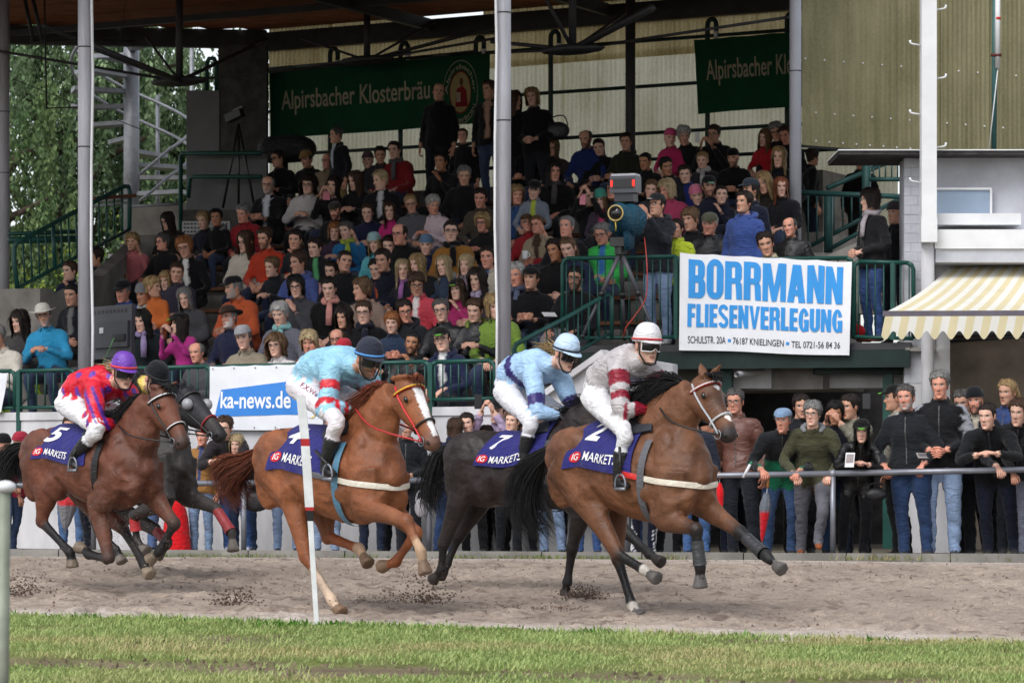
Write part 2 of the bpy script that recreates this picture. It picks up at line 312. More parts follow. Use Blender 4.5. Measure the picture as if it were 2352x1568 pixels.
# soil crumbs on the bare strip
mb = MB(); n = 2600; X = RNG.uniform(-4.3, 4.3, n); Yb = 14.8 + (edge_near(X) - 14.8) * RNG.uniform(0, 1, n); k = bare(X, Yb) > RNG.uniform(0.1, 0.9, n); X, Yb = X[k], Yb[k]
crumbs(mb, np.stack([X, Yb, GZ(Yb) + .012], -1), RNG.uniform(.006, .025, len(X)), c_soil * RNG.uniform(.5, 1.3, (len(X), 1)))
o = mb.build('soil_crumbs', M_SAND); o['kind'] = 'stuff'; o['label'] = 'dark crumbs of soil lying in the bare strip of turf'; o['category'] = 'soil'
# kerb and the grass tufts growing along it
ka, kb = at(-500, 1275, 31.6), at(2900, 1288, 28.8); ka[2] = kb[2] = 0.0
kd = (kb - ka) / np.linalg.norm(kb - ka); kn = np.array([-kd[1], kd[0], 0]); KL = np.linalg.norm(kb - ka)
kerb = link('kerb', None); kerb['kind'] = 'structure'; kerb.empty_display_size = .1
s = 0.0
while s < KL:
    ln = 1.0; mb = MB(); mb.box(ka + kd * (s + ln / 2) + kn * 0.06 + ZUP * (0.0 + random.uniform(-.004, .004)), (ln - 0.012, 0.12, 0.13), np.array([kd, kn, ZUP])); mb.build('kerb_stone', M_CONC, kerb); s += ln
mb = MB(); n = 5200; s_ = RNG.uniform(0, KL, n); off = RNG.normal(-0.03, 0.09, n); P = ka + kd * s_[:, None] + kn * off[:, None]; den = fbm(s_ * 0.8, 0 * s_, 12, 3); right = np.clip((P[:, 0] - 1.2) / .6, 0, 1)
k = RNG.uniform(0, 1, n) < np.clip((den - .46) * 4 + .12 * right, 0.03, 1); P = P[k]; n = len(P); hh = RNG.uniform(.015, .05, n) * (1 + right[k] * 0.5); mixd = RNG.uniform(0, 1, (n, 1)) * (0.4 + 0.6 * right[k][:, None])
cb = np.array(L((112, 140, 66))) * (1 - mixd) + np.array(L((190, 172, 130))) * mixd; P[:, 2] = 0.0
v, q, t, c = blades(P, hh, RNG.uniform(.003, .007, n), RNG.uniform(.2, 1.0, n), cb); mb.add(v, q, t, col=c)
o = mb.build('kerb_grass', M_GRASS); o['kind'] = 'stuff'; o['label'] = 'ragged grass tufts growing along the concrete kerb'; o['category'] = 'grass'

# ------------------------------------------------------------------ text
def text_tris(body, bold=0.0, spacing=1.0, sx=1.0):
    cu = bpy.data.curves.new('txt', 'FONT'); cu.body = body; cu.offset = bold; cu.space_character = spacing; cu.resolution_u = 4; cu.fill_mode = 'FRONT'
    ob = bpy.data.objects.new('txt', cu); COL.objects.link(ob); dg = bpy.context.evaluated_depsgraph_get(); dg.update()
    me = bpy.data.meshes.new_from_object(ob.evaluated_get(dg)); me.calc_loop_triangles()
    v = np.array([w.co[:2] for w in me.vertices]); t = np.array([l.vertices[:] for l in me.loop_triangles])
    bpy.data.objects.remove(ob); bpy.data.curves.remove(cu); bpy.data.meshes.remove(me)
    v[:, 0] -= v[:, 0].min(); v[:, 1] -= v[:, 1].min(); v[:, 0] *= sx; return v, t
def fit_text(mb, body, box, surf, col, bold=0.0, spacing=1.0):      # stretch a word to (u0,v0,u1,v1) on surf(u,v)
    v, t = text_tris(body, bold, spacing); u0, v0, u1, v1 = box
    P = np.stack([u0 + (u1 - u0) * v[:, 0] / v[:, 0].max(), v0 + (v1 - v0) * v[:, 1] / v[:, 1].max()], -1)
    mb.add(surf(P[:, 0], P[:, 1]), None, t, col=col)
def quad_surf(TL, TR, BL, BR, nrm, bulge=0.0, off=0.0, seed=0, bscale=3.0):
    TL, TR, BL, BR, nrm = [np.asarray(q, float) for q in (TL, TR, BL, BR, nrm)]
    def f(u, v):      # u 0..1 left-right, v 0..1 bottom-top
        u = np.asarray(u, float); v = np.asarray(v, float); e = [k[..., None] for k in (u, v)]; u_, v_ = e
        p = (BL * (1 - u_) + BR * u_) * (1 - v_) + (TL * (1 - u_) + TR * u_) * v_
        d = bulge * (fbm(u * bscale + 5, v * bscale * .6 + seed, seed, 3) - .5) * 2
        return p + nrm * (d + off)[..., None] - ZUP * (bulge * .55 * (np.abs(np.sin(u * 5 * math.pi)) * v + .5 * np.sin(u * 9 + seed) * (1 - v)))[..., None]
    return f
def cloth_panel(name, surf, m, parent=None, col=(1, 1, 1), nu=40, nv=20, th=0.004, nrm=None, colf=None):
    u, v = np.meshgrid(np.linspace(0, 1, nu), np.linspace(0, 1, nv)); P = surf(u, v); mb = MB()
    mb.sheet(P, th, nrm, col=np.tile(np.asarray(col), (nv, nu, 1)) if colf is None else colf(u, v)); return mb.build(name, m, parent, smooth=True)
NF = -V                                                             # normal pointing out of the stand's front

# ------------------------------------------------------------------ terraces and front wall
ROWW, ROWR, W0, Z0 = 1.244, 0.38, 1.2, 1.08                         # row pitch, rise, first row's seat, first floor level
def row_floor(k): return Z0 + ROWR * k
terr = link('terrace', None); terr['kind'] = 'structure'
for k in range(11):
    w0 = 0.25 if k == 0 else W0 + ROWW * k - 0.55; w1 = W0 + ROWW * (k + 1) - 0.55 if k < 10 else 14.5
    pxl, pxr = (60 - k * 4, 1300) if k < 3 else (60 + k * 24, 1890 - 0 * k)
    zb_ = 0.0 if k < 3 else row_floor(k) - .42
    zt = row_floor(k) + (0.35 if k == 10 else 0); a_, b_ = stz(pxl, w0, 0), stz(pxr, w0, 0); c_, d_ = stz(pxl, w1, 0), stz(pxr, w1, 0)
    L0 = (b_ - a_); ln = np.linalg.norm(L0); cen = (a_ + b_) / 2 + V * (w1 - w0) / 2
    mb = MB(); mb.box(cen + ZUP * (zt + zb_) / 2, (ln, w1 - w0 - .004, zt - zb_), np.array([U, V, ZUP])); mb.build('step', M_CONC, terr)
    mb = MB()
    if k < 10:
        bc = (a_ + b_) / 2 + V * (W0 + ROWW * k - w0 + .12); mb.box(bc + ZUP * (zt + .42), (ln - 1.6, .30, .045), np.array([U, V, ZUP])); mb.build('bench_plank', M_WOOD, terr)
        mb = MB()
        for s_ in np.arange(-ln / 2 + 1, ln / 2 - 1, 1.4): mb.box(bc + U * s_ + ZUP * (zt + .2), (.07, .2, .40), np.array([U, V, ZUP]))
        mb.build('bench_bracket', M_DKSTEEL, terr)
M_WALL = mat('white_wall_paint', L((208, 207, 210)), rough=0.8, var=0.16, scale=1.6, stretch=(1.5, 1.5, .5), bump=0.08, bscale=30, spec=0.2)
fw = thing('front_wall', 'long white painted parapet wall below the terraces', 'wall', stz(560, 0, 0))
def loc_box(parent, name, m, cen, size, ax=np.array([U, V, ZUP])):
    mb = MB(); mb.box(np.asarray(cen) - np.array(parent.location), size, ax); return mb.build(name, m, parent)
a_, b_ = stz(-260, 0.11, 0), stz(1196, 0.11, 0); ln = np.linalg.norm(b_ - a_); cen = (a_ + b_) / 2
loc_box(fw, 'wall_face', M_WALL, cen + ZUP * .72, (ln, .22, 1.44)); loc_box(fw, 'coping', M_WALL, cen + ZUP * 1.488 + V * .02, (ln + .04, .30, .09))
# concrete side wall of the left stairs and its block
lw = thing('stair_cheek_wall', 'grey concrete cheek wall sloping up beside the left stairs', 'wall', st(60, 760, 3))
p = [st(-40, 860, 2.2), st(-40, 665, 2.2), st(95, 662, 2.2), st(100, 700, 2.2), st(480, 478, 8.5), st(640, 478, 9.5), st(640, 640, 9.5), st(240, 860, 2.2)]
def rel(P, o): return np.asarray(P, float) - np.array(o.location)
mb = MB()
quads_ = [(st(-60, 665, 4), st(92, 662, 4), st(92, 880, 4), st(-60, 880, 4)), (st(92, 690, 4), st(205, 632, 5), st(205, 900, 5), st(92, 900, 4)), (st(205, 632, 5), st(300, 548, 8.6), st(300, 760, 8.6), st(205, 900, 5)), (st(300, 540, 8.6), st(560, 536, 9.8), st(560, 760, 9.8), st(300, 760, 8.6))]
for qd in quads_: mb.prism(rel(qd, lw), V, .3)
mb.build('wall_face', M_CONC, lw)

# ------------------------------------------------------------------ columns
def column(px, w, r, zb, zt, label, m=M_COLGREY, green_to=None, lean=0.0):
    b0 = stz(px, w, zb); o = thing('steel_column', label, 'column', b0); H = zt - zb
    mb = MB(); mb.tube([(0, 0, 0 if green_to is None else green_to - zb), (lean, 0, H)], r, 20); mb.build('shaft', m, o, smooth=True)
    if green_to is not None:
        mb = MB(); mb.tube([(0, 0, 0), (0, 0, green_to - zb)], r + .002, 20); mb.build('painted_base', M_GREEN, o, smooth=True)
    for z in (H * .45, H * .62):
        mb = MB(); mb.tube([(0, 0, z), (0, 0, z + .012)], r + .006, 16); mb.build('cable_tie', M_DKSTEEL, o)
    return o
def pipe_on(o, dx, r, H, top_dx=0.0):
    mb = MB(); zs = np.linspace(0, H, 8); mb.tube([(dx + top_dx * (z / H - .5) * 2 * (abs(z / H - .5)) + .012 * math.sin(z * 2.1), -.10, z) for z in zs], r, 8); return mb.build('conduit_pipe', M_WHITEP, o, smooth=True)
cA = column(195, .12, .078, 1.53, 8.1, 'grey steel column with white conduit behind the rider in red', green_to=1.78); pipe_on(cA, .092, .016, 6.5)
cB = column(1157, .12, .075, 1.53, 8.1, 'grey steel column with green base between the two riders in light blue', green_to=1.98); pipe_on(cB, -.085, .014, 6.5, -.02)
cC = column(1827, 9.3, .078, 3.6, 9.2, 'pale grey steel column at the corner of the corrugated side wall', mat('pale_column', L((188, 190, 200)), rough=.5, var=.06, scale=2))
cD = column(10, 8.4, .078, 2.9, 8.2, 'dark grey steel column at the far left edge on a concrete block')
cE = column(1448, 13.4, .075, 4.6, 8.2, 'dark rear column against the translucent corrugated wall', M_DKSTEEL)
for tri in (-1, 1):
    mb = MB(); mb.prism([(0, -.01, 0), (tri * .2, -.01, 0), (0, -.01, .42)], (0, 1, 0), .02); mb.build('gusset', M_COLGREY, cD)

# ------------------------------------------------------------------ roof
M_ROOFW = mat('roof_boards', L((150, 84, 52)), rough=.8, var=.3, scale=2, stretch=(1, 6, 1), bump=.1)
roof = thing('stand_roof', 'red brown boarded roof underside over the grandstand', 'roof', stz(900, 8, 8.12))
def t_of(px, w): return float((stz(px, w, 0) - stz(900, 8, 0)).dot(U))
tl, tr_ = t_of(615, 14.9) - .2, t_of(1827, 9.3) + .6
nb = 46
for i in range(nb):
    w0 = -3.0 + 17.6 * i / nb; w1 = -3.0 + 17.6 * (i + 1) / nb
    wm = (w0 + w1) / 2; tl = t_of(612 - 612 * (14.6 - wm) / 2.5, wm) if wm > 11.2 else t_of(-320, 11.2)
    mb = MB(); mb.box(U * (tl + tr_) / 2 + V * ((w0 + w1) / 2 - 8) + ZUP * (.07 + random.uniform(-.003, .003)), (tr_ - tl, w1 - w0 - .012, .05), np.array([U, V, ZUP])); mb.build('roof_board', M_ROOFW, roof)
tl = t_of(-320, 11.2); mb = MB(); mb.box(U * (tl + tr_) / 2 + V * (4.1 - 8 + 0) + ZUP * .14, (tr_ - tl + .3, 14.2, .06), np.array([U, V, ZUP])); mb.build('roof_sheet', M_DKSTEEL, roof)
def rbar(name, p0, p1, w, h, m=M_DKSTEEL, parent=roof, tube=False):
    mb = MB(); a0, b0 = rel(p0, parent), rel(p1, parent)
    if tube: mb.tube([a0, b0], w, 8)
    else: mb.bar(a0, b0, w, h)
    return mb.build(name, m, parent, smooth=tube)
rbar('edge_beam', stz(612, 14.55, 7.95), stz(1860, 14.55, 7.95), .14, .30)
rbar('edge_beam', stz(612, 14.6, 8.0), stz(-330, 10.75, 8.0), .14, .30)
for f in (.33, .66):
    c0 = stz(612, 14.6, 8.0) * (1 - f) + stz(1860, 14.6, 8.0) * f; rbar('rafter', c0 - V * .2, c0 - V * 17.4, .10, .18)
for f in (.15, .4, .64, .88):
    c0 = stz(612, 14.6, 8.0) - V * 17 * f; rbar('purlin', c0 - U * 4, c0 + U * (tr_ - t_of(615, 14.9)), .08, .10)
def truss(px, py, w, top, rods, label):
    nd = st(px, py, w); o = thing('tie_rod_truss', label, 'roof truss', nd)
    mb = MB(); mb.tube([(0, 0, 0), (0, 0, top - nd[2])], .055, 10); mb.build('king_post', M_DKSTEEL, o, smooth=True)
    mb = MB(); mb.tube([(0, 0, -.03), (0, 0, .03)], .05, 10); mb.ball((0, 0, 0), (.5, .22, .075), 14, 6, np.array([U, V, ZUP])); mb.build('node_plate', M_DKSTEEL, o, smooth=True)
    for e in rods:
        mb = MB(); mb.tube([(0, 0, 0), rel(e[:3], o)], e[3] if len(e) > 3 else .022, 6); mb.build('tie_rod', M_DKSTEEL, o, smooth=True)
    return o
X4 = lambda p, r=.022: np.array([*p, r])
truss(412, 187, 9.5, 8.1, [X4(st(-60, 108, 8.0)), X4(st(195, 100, 1.0), .045), X4(st(335, 85, 12)), X4(st(612, 90, 14.4), .03), X4(st(1090, 118, 14.4)), X4(st(100, 60, 4), .03)], 'left hanging tie rod truss node in front of the willow')
truss(843, 139, 13.0, 8.1, [X4(st(612, 158, 14.4)), X4(st(1140, 62, 13.0), .03), X4(st(690, 88, 13)), X4(st(1140, 88, 12.6)), X4(st(1000, 50, 14))], 'middle hanging tie rod truss node above the green banner')
truss(1315, 114, 9.5, 8.1, [X4(st(1500, 18, 8.5), .05), X4(st(1128, 96, 9.5), .03), X4(st(1250, -10, 9.0), .028), X4(st(1810, 40, 9.4)), X4(st(1436, 30, 13)), X4(st(1130, 122, 12))], 'right hanging tie rod truss node beside the rear column')
# a loop of lighting frame and cables at the left
lf = thing('hanging_metal_frame', 'thin dark hanging frame with cables below the roof at the left', 'frame', st(130, 100, 9))
for p0, p1, r_ in ((st(102, 0, 9), st(107, 250, 9), .014), (st(183, 100, 9), st(183, 250, 9), .014), (st(107, 249, 9), st(185, 246, 9), .012), (st(55, -10, 9), st(77, 97, 9), .03), (st(74, -10, 9), st(97, 95, 9), .03), (st(70, 96, 9), st(310, 96, 10), .03), (st(290, -5, 9), st(268, 150, 9), .004), (st(30, 182, 9), st(330, 300, 9), .006)):
    rbar('frame_bar', p0, p1, r_, 0, parent=lf, tube=True)

# ------------------------------------------------------------------ rear wall, side wall (corrugated sheets)
def corr_mat(name, col, col2, trans, streak=9):
    m = bpy.data.materials.new(name); nt, out = nodes(m); lk = nt.links.new; tc = N(nt, 'ShaderNodeTexCoord'); mp = N(nt, 'ShaderNodeMapping'); mp.inputs['Scale'].default_value = (streak, streak, .55); lk(tc.outputs['Object'], mp.inputs[0])
    n1 = N(nt, 'ShaderNodeTexNoise', Scale=1.0, Detail=5.0, Roughness=.65); lk(mp.outputs[0], n1.inputs['Vector']); n2 = N(nt, 'ShaderNodeTexNoise', Scale=26.0, Detail=4.0); lk(tc.outputs['Object'], n2.inputs['Vector'])
    n3 = N(nt, 'ShaderNodeTexNoise', Scale=.9, Detail=3.0); lk(tc.outputs['Object'], n3.inputs['Vector'])
    ad = N(nt, 'ShaderNodeMath', operation='ADD'); lk(n1.outputs[0], ad.inputs[0]); ml = N(nt, 'ShaderNodeMath', operation='MULTIPLY_ADD'); lk(n2.outputs[0], ml.inputs[0]); ml.inputs[1].default_value = .55; lk(n3.outputs[0], ml.inputs[2]); lk(ml.outputs[0], ad.inputs[1])
    mr = N(nt, 'ShaderNodeMapRange'); mr.inputs[1].default_value = .95; mr.inputs[2].default_value = 1.6; lk(ad.outputs[0], mr.inputs[0]); mx = N(nt, 'ShaderNodeMix', data_type='RGBA'); lk(mr.outputs[0], mx.inputs['Factor']); mx.inputs['A'].default_value = (*col, 1); mx.inputs['B'].default_value = (*col2, 1)
    b = N(nt, 'ShaderNodeBsdfPrincipled', Roughness=.7); b.inputs['Specular IOR Level'].default_value = .2; lk(mx.outputs['Result'], b.inputs['Base Color']); sh = b.outputs[0]
    if trans:
        tr = N(nt, 'ShaderNodeBsdfTranslucent'); lk(mx.outputs['Result'], tr.inputs[0]); ms = N(nt, 'ShaderNodeMixShader'); ms.inputs[0].default_value = trans; lk(sh, ms.inputs[1]); lk(tr.outputs[0], ms.inputs[2]); sh = ms.outputs[0]
    lk(sh, out.inputs[0]); return m
M_FIB1 = corr_mat('fibreglass_lower', L((238, 234, 212)), L((196, 190, 158)), .8)
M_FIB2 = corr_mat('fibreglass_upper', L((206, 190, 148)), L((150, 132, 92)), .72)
M_FIB3 = corr_mat('mossy_side_sheet', L((150, 144, 112)), L((108, 104, 74)), 0, 6)
def corrugated(parent, name, a, b, z0, z1, m, pitch=.076, amp=.012, nz=3, jit=.0):
    a = np.asarray(a, float); b = np.asarray(b, float); d = b - a; ln = np.linalg.norm(d[:2]); d = d / ln; nr = np.array([d[1], -d[0], 0.0]); n = int(ln / pitch * 8)
    s_ = np.linspace(0, ln, n); base = a[None] + d[None] * s_[:, None] + nr[None] * (amp * np.sin(s_ / pitch * 2 * math.pi))[:, None]; base[:, 2] = 0
    zs = np.linspace(z0, z1, nz); P = base[None] + ZUP * zs[:, None, None]; P = P - np.array(parent.location); mb = MB(); mb.grid(P); return mb.build(name, m, parent, smooth=True)
rw = thing('rear_wall', 'translucent corrugated fibreglass rear wall of the grandstand', 'wall', stz(1200, 14.64, 4.2))
edges = [618, 760, 930, 1110, 1290, 1442, 1454, 1640, 1830, 2060]
for i in range(len(edges) - 1):
    if edges[i] == 1442: continue
    dz = random.uniform(-.02, .02)
    corrugated(rw, 'lower_sheet', stz(edges[i], 14.64 + (i % 2) * .03, 0), stz(edges[i + 1] + 3 * (edges[i + 1] not in (1442,)), 14.64 + (i % 2) * .03, 0), 4.2, 7.38 + dz, M_FIB1)
    corrugated(rw, 'upper_sheet', stz(edges[i], 14.56 + (i % 2) * .03, 0), stz(edges[i + 1] + 3 * (edges[i + 1] not in (1442,)), 14.56 + (i % 2) * .03, 0), 7.26, 8.0 if edges[i] == 930 else 8.3, M_FIB2)
sw = thing('side_wall', 'mossy olive corrugated side wall at upper right', 'wall', at(2000, 300, 41))
e2 = np.linspace(1842, 2480, 7); Ysw = lambda px: 4.38 * 7000 / (1100 - (333 + .081 * (px - 1843)))
for i in range(6):
    p0, p1 = at(e2[i], 0, Ysw(e2[i]) - .03 * (i % 2)), at(e2[i + 1] + 4, 0, Ysw(e2[i + 1]) - .03 * (i % 2)); p0[2] = p1[2] = 0
    corrugated(sw, 'side_sheet', p0, p1, 5.16, 8.5, M_FIB3, pitch=.085, amp=.0032)
for py0, pxs in ((135, range(1850, 2340, 44)), (257, range(1874, 2340, 43)), (322, range(1874, 2110, 31))):
    for px in pxs:
        if 2108 < px < 2160: continue
        p0 = at(px, py0 + .081 * (px - 1850), Ysw(px) - .07); mb = MB(); mb.ball(rel(p0, sw), .014, 8, 5); mb.build('bolt', M_WHITEP, sw, smooth=True)
p0, p1 = at(1846, 330, 40), at(2000, 348, 40.8)
# dark gap closing strip below the side wall's near end
rbar('lower_trim', at(1842, 334, Ysw(1842) + .06), at(2060, 351.6, Ysw(2060) + .06), .05, .05, M_DKSTEEL, sw)
mb = MB(); mb.bar(rel(at(2287, -60, 40.6), sw), rel(at(2287, 345, 40.6), sw), .07, .07); 
tp = thing('vent_pipe', 'thin teal pipe with a white sleeve and red band on the side wall', 'pipe', at(2284, 345, 41.0))
for nm, p0, p1, r_, m_ in (('pipe', at(2286, -60, 41), at(2283, 346, 41), .036, mat('teal_pipe', L((70, 112, 112)), rough=.5)), ('sleeve', at(2292, -60, 40.9), at(2291, 158, 40.9), .036, M_WHITEP), ('red_band', at(2292, 40, 40.9), at(2292, 46, 40.9), .038, mat('red_band', L((205, 50, 45)))), ('clamp', at(2276, 127, 40.88), at(2300, 127, 40.88), .022, mat('rust', L((95, 45, 40)))), ('cable', at(2292, 158, 40.9), at(2271, 347, 40.8), .007, M_WHITEP)):
    rbar(nm, p0, p1, r_, 0, m_, tp, tube=True)
# rear railing with hooked posts
M_BLKGRN = mat('dark_green_paint', L((24, 50, 46)), rough=.5, var=.15, scale=4)
rr = thing('rear_railing', 'dark green railing with hooked posts in front of the rear wall', 'railing', stz(1200, 14.0, 4.6))
for z in (7.42, 6.73, 6.02, 5.62):
    for (p0, p1) in ((605, 1442), (1454, 1990)): rbar('rail', stz(p0, 14.0, z), stz(p1, 14.0, z), .028, 0, M_BLKGRN, rr, tube=True)
for px in (758, 920, 1093, 1265, 1625, 1808):
    b_ = rel(stz(px, 14.0, 4.6), rr); mb = MB(); pts = [b_ + ZUP * z for z in (0, 1.5, 2.98)]
    for an in np.linspace(0, math.pi, 7)[1:]: pts.append(b_ + ZUP * (2.98 + .09 * math.sin(an)) + U * .09 * (1 - math.cos(an)) / 1.0 * .8)
    pts.append(pts[-1] - ZUP * .10); mb.tube(pts, .038, 8); mb.build('post', M_BLKGRN, rr, smooth=True)
    mb = MB(); mb.tube([pts[-1] - ZUP * .13, pts[-1] + ZUP * .0], .041, 8); mb.build('white_cap', M_WHITEP, rr, smooth=True)

# ------------------------------------------------------------------ green banners
M_BANG = mat('green_banner_cloth', attr=True, rough=.7, var=.12, scale=3, trans=.45, spec=.2)
cg = L((28, 92, 62)); cgt = L((206, 196, 170))
def banner(name, label, TL, TR, BL, BR, m, col, bulge, seed, nrm=NF, th=.003, nu=60, nv=24):
    o = thing(name, label, 'banner', (np.asarray(BL) + np.asarray(BR)) / 2); f0 = quad_surf(*[rel(q, o) for q in (TL, TR, BL, BR)], nrm, bulge, 0, seed)
    cloth_panel('banner_cloth', f0, m, o, col, nu, nv, th, nrm)
    f1 = lambda u, v: f0(u, v) + np.asarray(nrm) * .006
    f2 = lambda u, v: f0(u, v) + np.asarray(nrm) * .009
    return o, f1, f2
def disc_pts(cx, cy, rx, ry, n=40): t = np.linspace(0, 2 * math.pi, n, endpoint=False); return np.stack([cx + rx * np.cos(t), cy + ry * np.sin(t)], -1)
def flat_poly(mb, P, f, col):     # star-shaped polygon in banner coordinates
    P = np.asarray(P, float); c = P.mean(0); n = len(P); Q = np.concatenate([P, [c]]); j = np.arange(n); mb.add(f(Q[:, 0], Q[:, 1]), None, np.stack([j, (j + 1) % n, np.full(n, n)], -1), col=col)
def ring_poly(mb, c, r0, r1, f, col, n=48):
    A_, B_ = disc_pts(*c, *r0, n), disc_pts(*c, *r1, n); P = np.stack([A_, B_]); mb.grid(f(P[..., 0], P[..., 1]), col=col, closed=True)
def brewery(TL, TR, BL, BR, label, tbox, emblem, words, seed):
    o, f, f2 = banner('advertising_banner', label, TL, TR, BL, BR, M_BANG, cg, .02, seed)
    mb = MB(); fit_text(mb, words, tbox, f, cgt, bold=.012, spacing=1.0); mb.build('lettering', M_BANG, o)
    if emblem:
        cx, cy, rx, ry = emblem; mb = MB(); ring_poly(mb, (cx, cy), (rx, ry), (rx * .97, ry * .97), f, cgt); ring_poly(mb, (cx, cy), (rx * .62, ry * .66), (rx * .58, ry * .62), f2, L((170, 40, 40)))
        flat_poly(mb, disc_pts(cx, cy, rx * .58, ry * .62), f, L((205, 185, 130)))
        flat_poly(mb, [(cx - rx * .3, cy - ry * .45), (cx + rx * .42, cy - ry * .45), (cx + rx * .36, cy + ry * .05), (cx + rx * .12, cy + ry * .2), (cx - rx * .2, cy + ry * .1)], f2, L((165, 45, 50)))
        flat_poly(mb, disc_pts(cx + rx * .06, cy + ry * .32, rx * .1, ry * .13, 14), f2, L((120, 80, 60))); flat_poly(mb, [(cx - rx * .22, cy - ry * .3), (cx + rx * .02, cy - ry * .3), (cx + rx * .02, cy), (cx - rx * .22, cy)], lambda u, v: f2(u, v) + NF * .003, cgt)
        mb.build('emblem', M_BANG, o)
        mb = MB(); v, t = text_tris('Alpirsbacher', .01); v = v / v[:, 0].max(); an = math.pi * (1.02 - 1.04 * v[:, 0]); rad = .68 + v[:, 1] * 1.1
        mb.add(f(cx + rx * rad * np.cos(an), cy + ry * rad * np.sin(an)), None, t, col=cgt); mb.build('emblem_lettering', M_BANG, o); mb = MB(); v, t = text_tris('Klosterbrau', .01); v = v / v[:, 0].max(); an = math.pi * (1.15 + .7 * v[:, 0]); rad = .93 - v[:, 1] * 1.1
        mb.add(f(cx + rx * rad * np.cos(an), cy + ry * rad * np.sin(an)), None, t[:, ::-1], col=cgt); mb.build('emblem_lettering', M_BANG, o)
    mb = MB()
    return o
WB = 13.7
brewery(st(618, 164, WB), st(1126, 122, WB), st(622, 320, WB), st(1124, 282, WB), 'wide green brewery banner with a round emblem at the rear of the stand', (.055, .33, .735, .70), (.872, .47, .078, .47), 'Alpirsbacher Klosterbräu', 3)
brewery(st(1594, 92, WB), st(2046, 54, WB), st(1603, 262, WB), st(2044, 228, WB), 'darker green brewery banner cut off by the pale column', (.055, .36, .735, .72), None, 'Alpirsbacher Klosterbräu', 9)
# ------------------------------------------------------------------ railings
def railing(label, p0, p1, h, nbal, posts=(), name='railing', zlow=.10, r=.024, rb=.009, m=None, ext_post=0.0, ends=True, extra=None):
    m = m or M_GREEN; p0 = np.asarray(p0, float); p1 = np.asarray(p1, float); o = thing(name, label, 'railing', p0); d = p1 - p0
    mb = MB(); top = ZUP * h; low = ZUP * zlow
    if ends:
        q = d / np.linalg.norm(d) * .07
        mb.tube([low, top - ZUP * .07, top - ZUP * .02 + q * .3, top + q], r, 10); mb.build('end_post', m, o, smooth=True)
        mb = MB(); mb.tube([d + low, d + top - ZUP * .07, d + top - ZUP * .02 - q * .3, d + top - q], r, 10); mb.build('end_post', m, o, smooth=True)
        mb = MB(); mb.tube([top + q * .8, d + top - q * .8], r, 10)
    else: mb.tube([top, d + top], r, 10)
    mb.build('top_rail', m, o, smooth=True)
    mb = MB(); mb.tube([low, d + low], r * .9, 10); mb.build('bottom_rail', m, o, smooth=True)
    for i in range(nbal):
        b_ = d * ((i + .5) / nbal); mb = MB(); mb.tube([b_ + low, b_ + top], rb, 6); mb.build('baluster', m, o, smooth=True)
    for f in posts:
        mb = MB(); b_ = d * f; mb.bar(b_ - ZUP * ext_post, b_ + top - ZUP * .005, .05, .05, up=V); mb.build('post', m, o)
    return o
ZF = 1.62
def frontrail(x0, x1, n, label, posts, w=.02): return railing(label, stz(x0, w, ZF - .06), stz(x1, w, ZF - .06), .40 + .04, n, posts, ext_post=.35)
# heights follow the picture: top rail 850 -> 828, bottom rail 936 -> 915
def fr(x0, x1, n, label, posts):
    y0, y1 = 853 - .0219 * x0, 853 - .0219 * x1; b0, b1 = 937 - .0195 * x0, 937 - .0195 * x1
    p0, p1 = st(x0, b0, .0), st(x1, b1, .0); h = (st(x0, y0, 0) - p0)[2]; return railing(label, p0, p1, h, n, posts, zlow=0, ext_post=.28)
fr(-140, 34, 7, 'green front railing piece at the far left edge', ()); fr(36, 172, 7, 'short green railing piece left of the first column', (.06,)); 
fr(212, 484, 14, 'green front railing behind the rider in red', (.55,)); fr(486, 742, 13, 'green front railing hidden by the news banner', (.5,)); fr(745, 986, 12, 'green front railing behind the chestnut horse', ()); fr(990, 1136, 8, 'green front railing in front of the man in a navy hoodie', (.0,))
# news banner
M_PVC = mat('banner_pvc', attr=True, rough=.45, var=.05, scale=3, spec=.35, bump=.5, bscale=3.2)
WHT = L((228, 230, 236)); BLU = L((58, 132, 214)); NB = -.07
o, f, f2 = banner('advertising_banner', 'white and blue news website banner on the front railing', st(482, 841, NB), st(742, 834, NB), st(479, 985, NB), st(742, 990, NB), M_PVC, WHT, .014, 5)
mb = MB(); flat_poly(mb, [(.055, .20), (.80, .24), (.845, .50), (.80, .76), (.105, .63)], f, BLU); flat_poly(mb, [(.78, .40), (.88, .20), (.93, .20), (.93, .60), (.86, .62)], f2, WHT); flat_poly(mb, [(.90, .18), (.99, .30), (.93, .34)], f2, L((235, 212, 70))); mb.build('logo_shape', M_PVC, o)
mb = MB(); fit_text(mb, 'ka-news.de', (.105, .335, .725, .60), f2, (.9, .9, .92), bold=.016); mb.build('lettering', M_PVC, o)
mb = MB()
for u in np.linspace(.03, .97, 6):
    for v in (.04, .96): flat_poly(mb, disc_pts(u, v, .006, .012, 10), f2, L((90, 90, 95)))
mb.build('eyelet', M_PVC, o)
o, f, f2 = banner('advertising_banner', 'edge of a white banner at the far left of the front railing', st(-70, 856, NB), st(18, 856, NB), st(-70, 948, NB), st(3, 946, NB), M_PVC, WHT, .01, 6); mb = MB(); flat_poly(mb, [(.1, .2), (.6, .2), (.6, .4), (.1, .4)], f, BLU); mb.build('logo_shape', M_PVC, o)
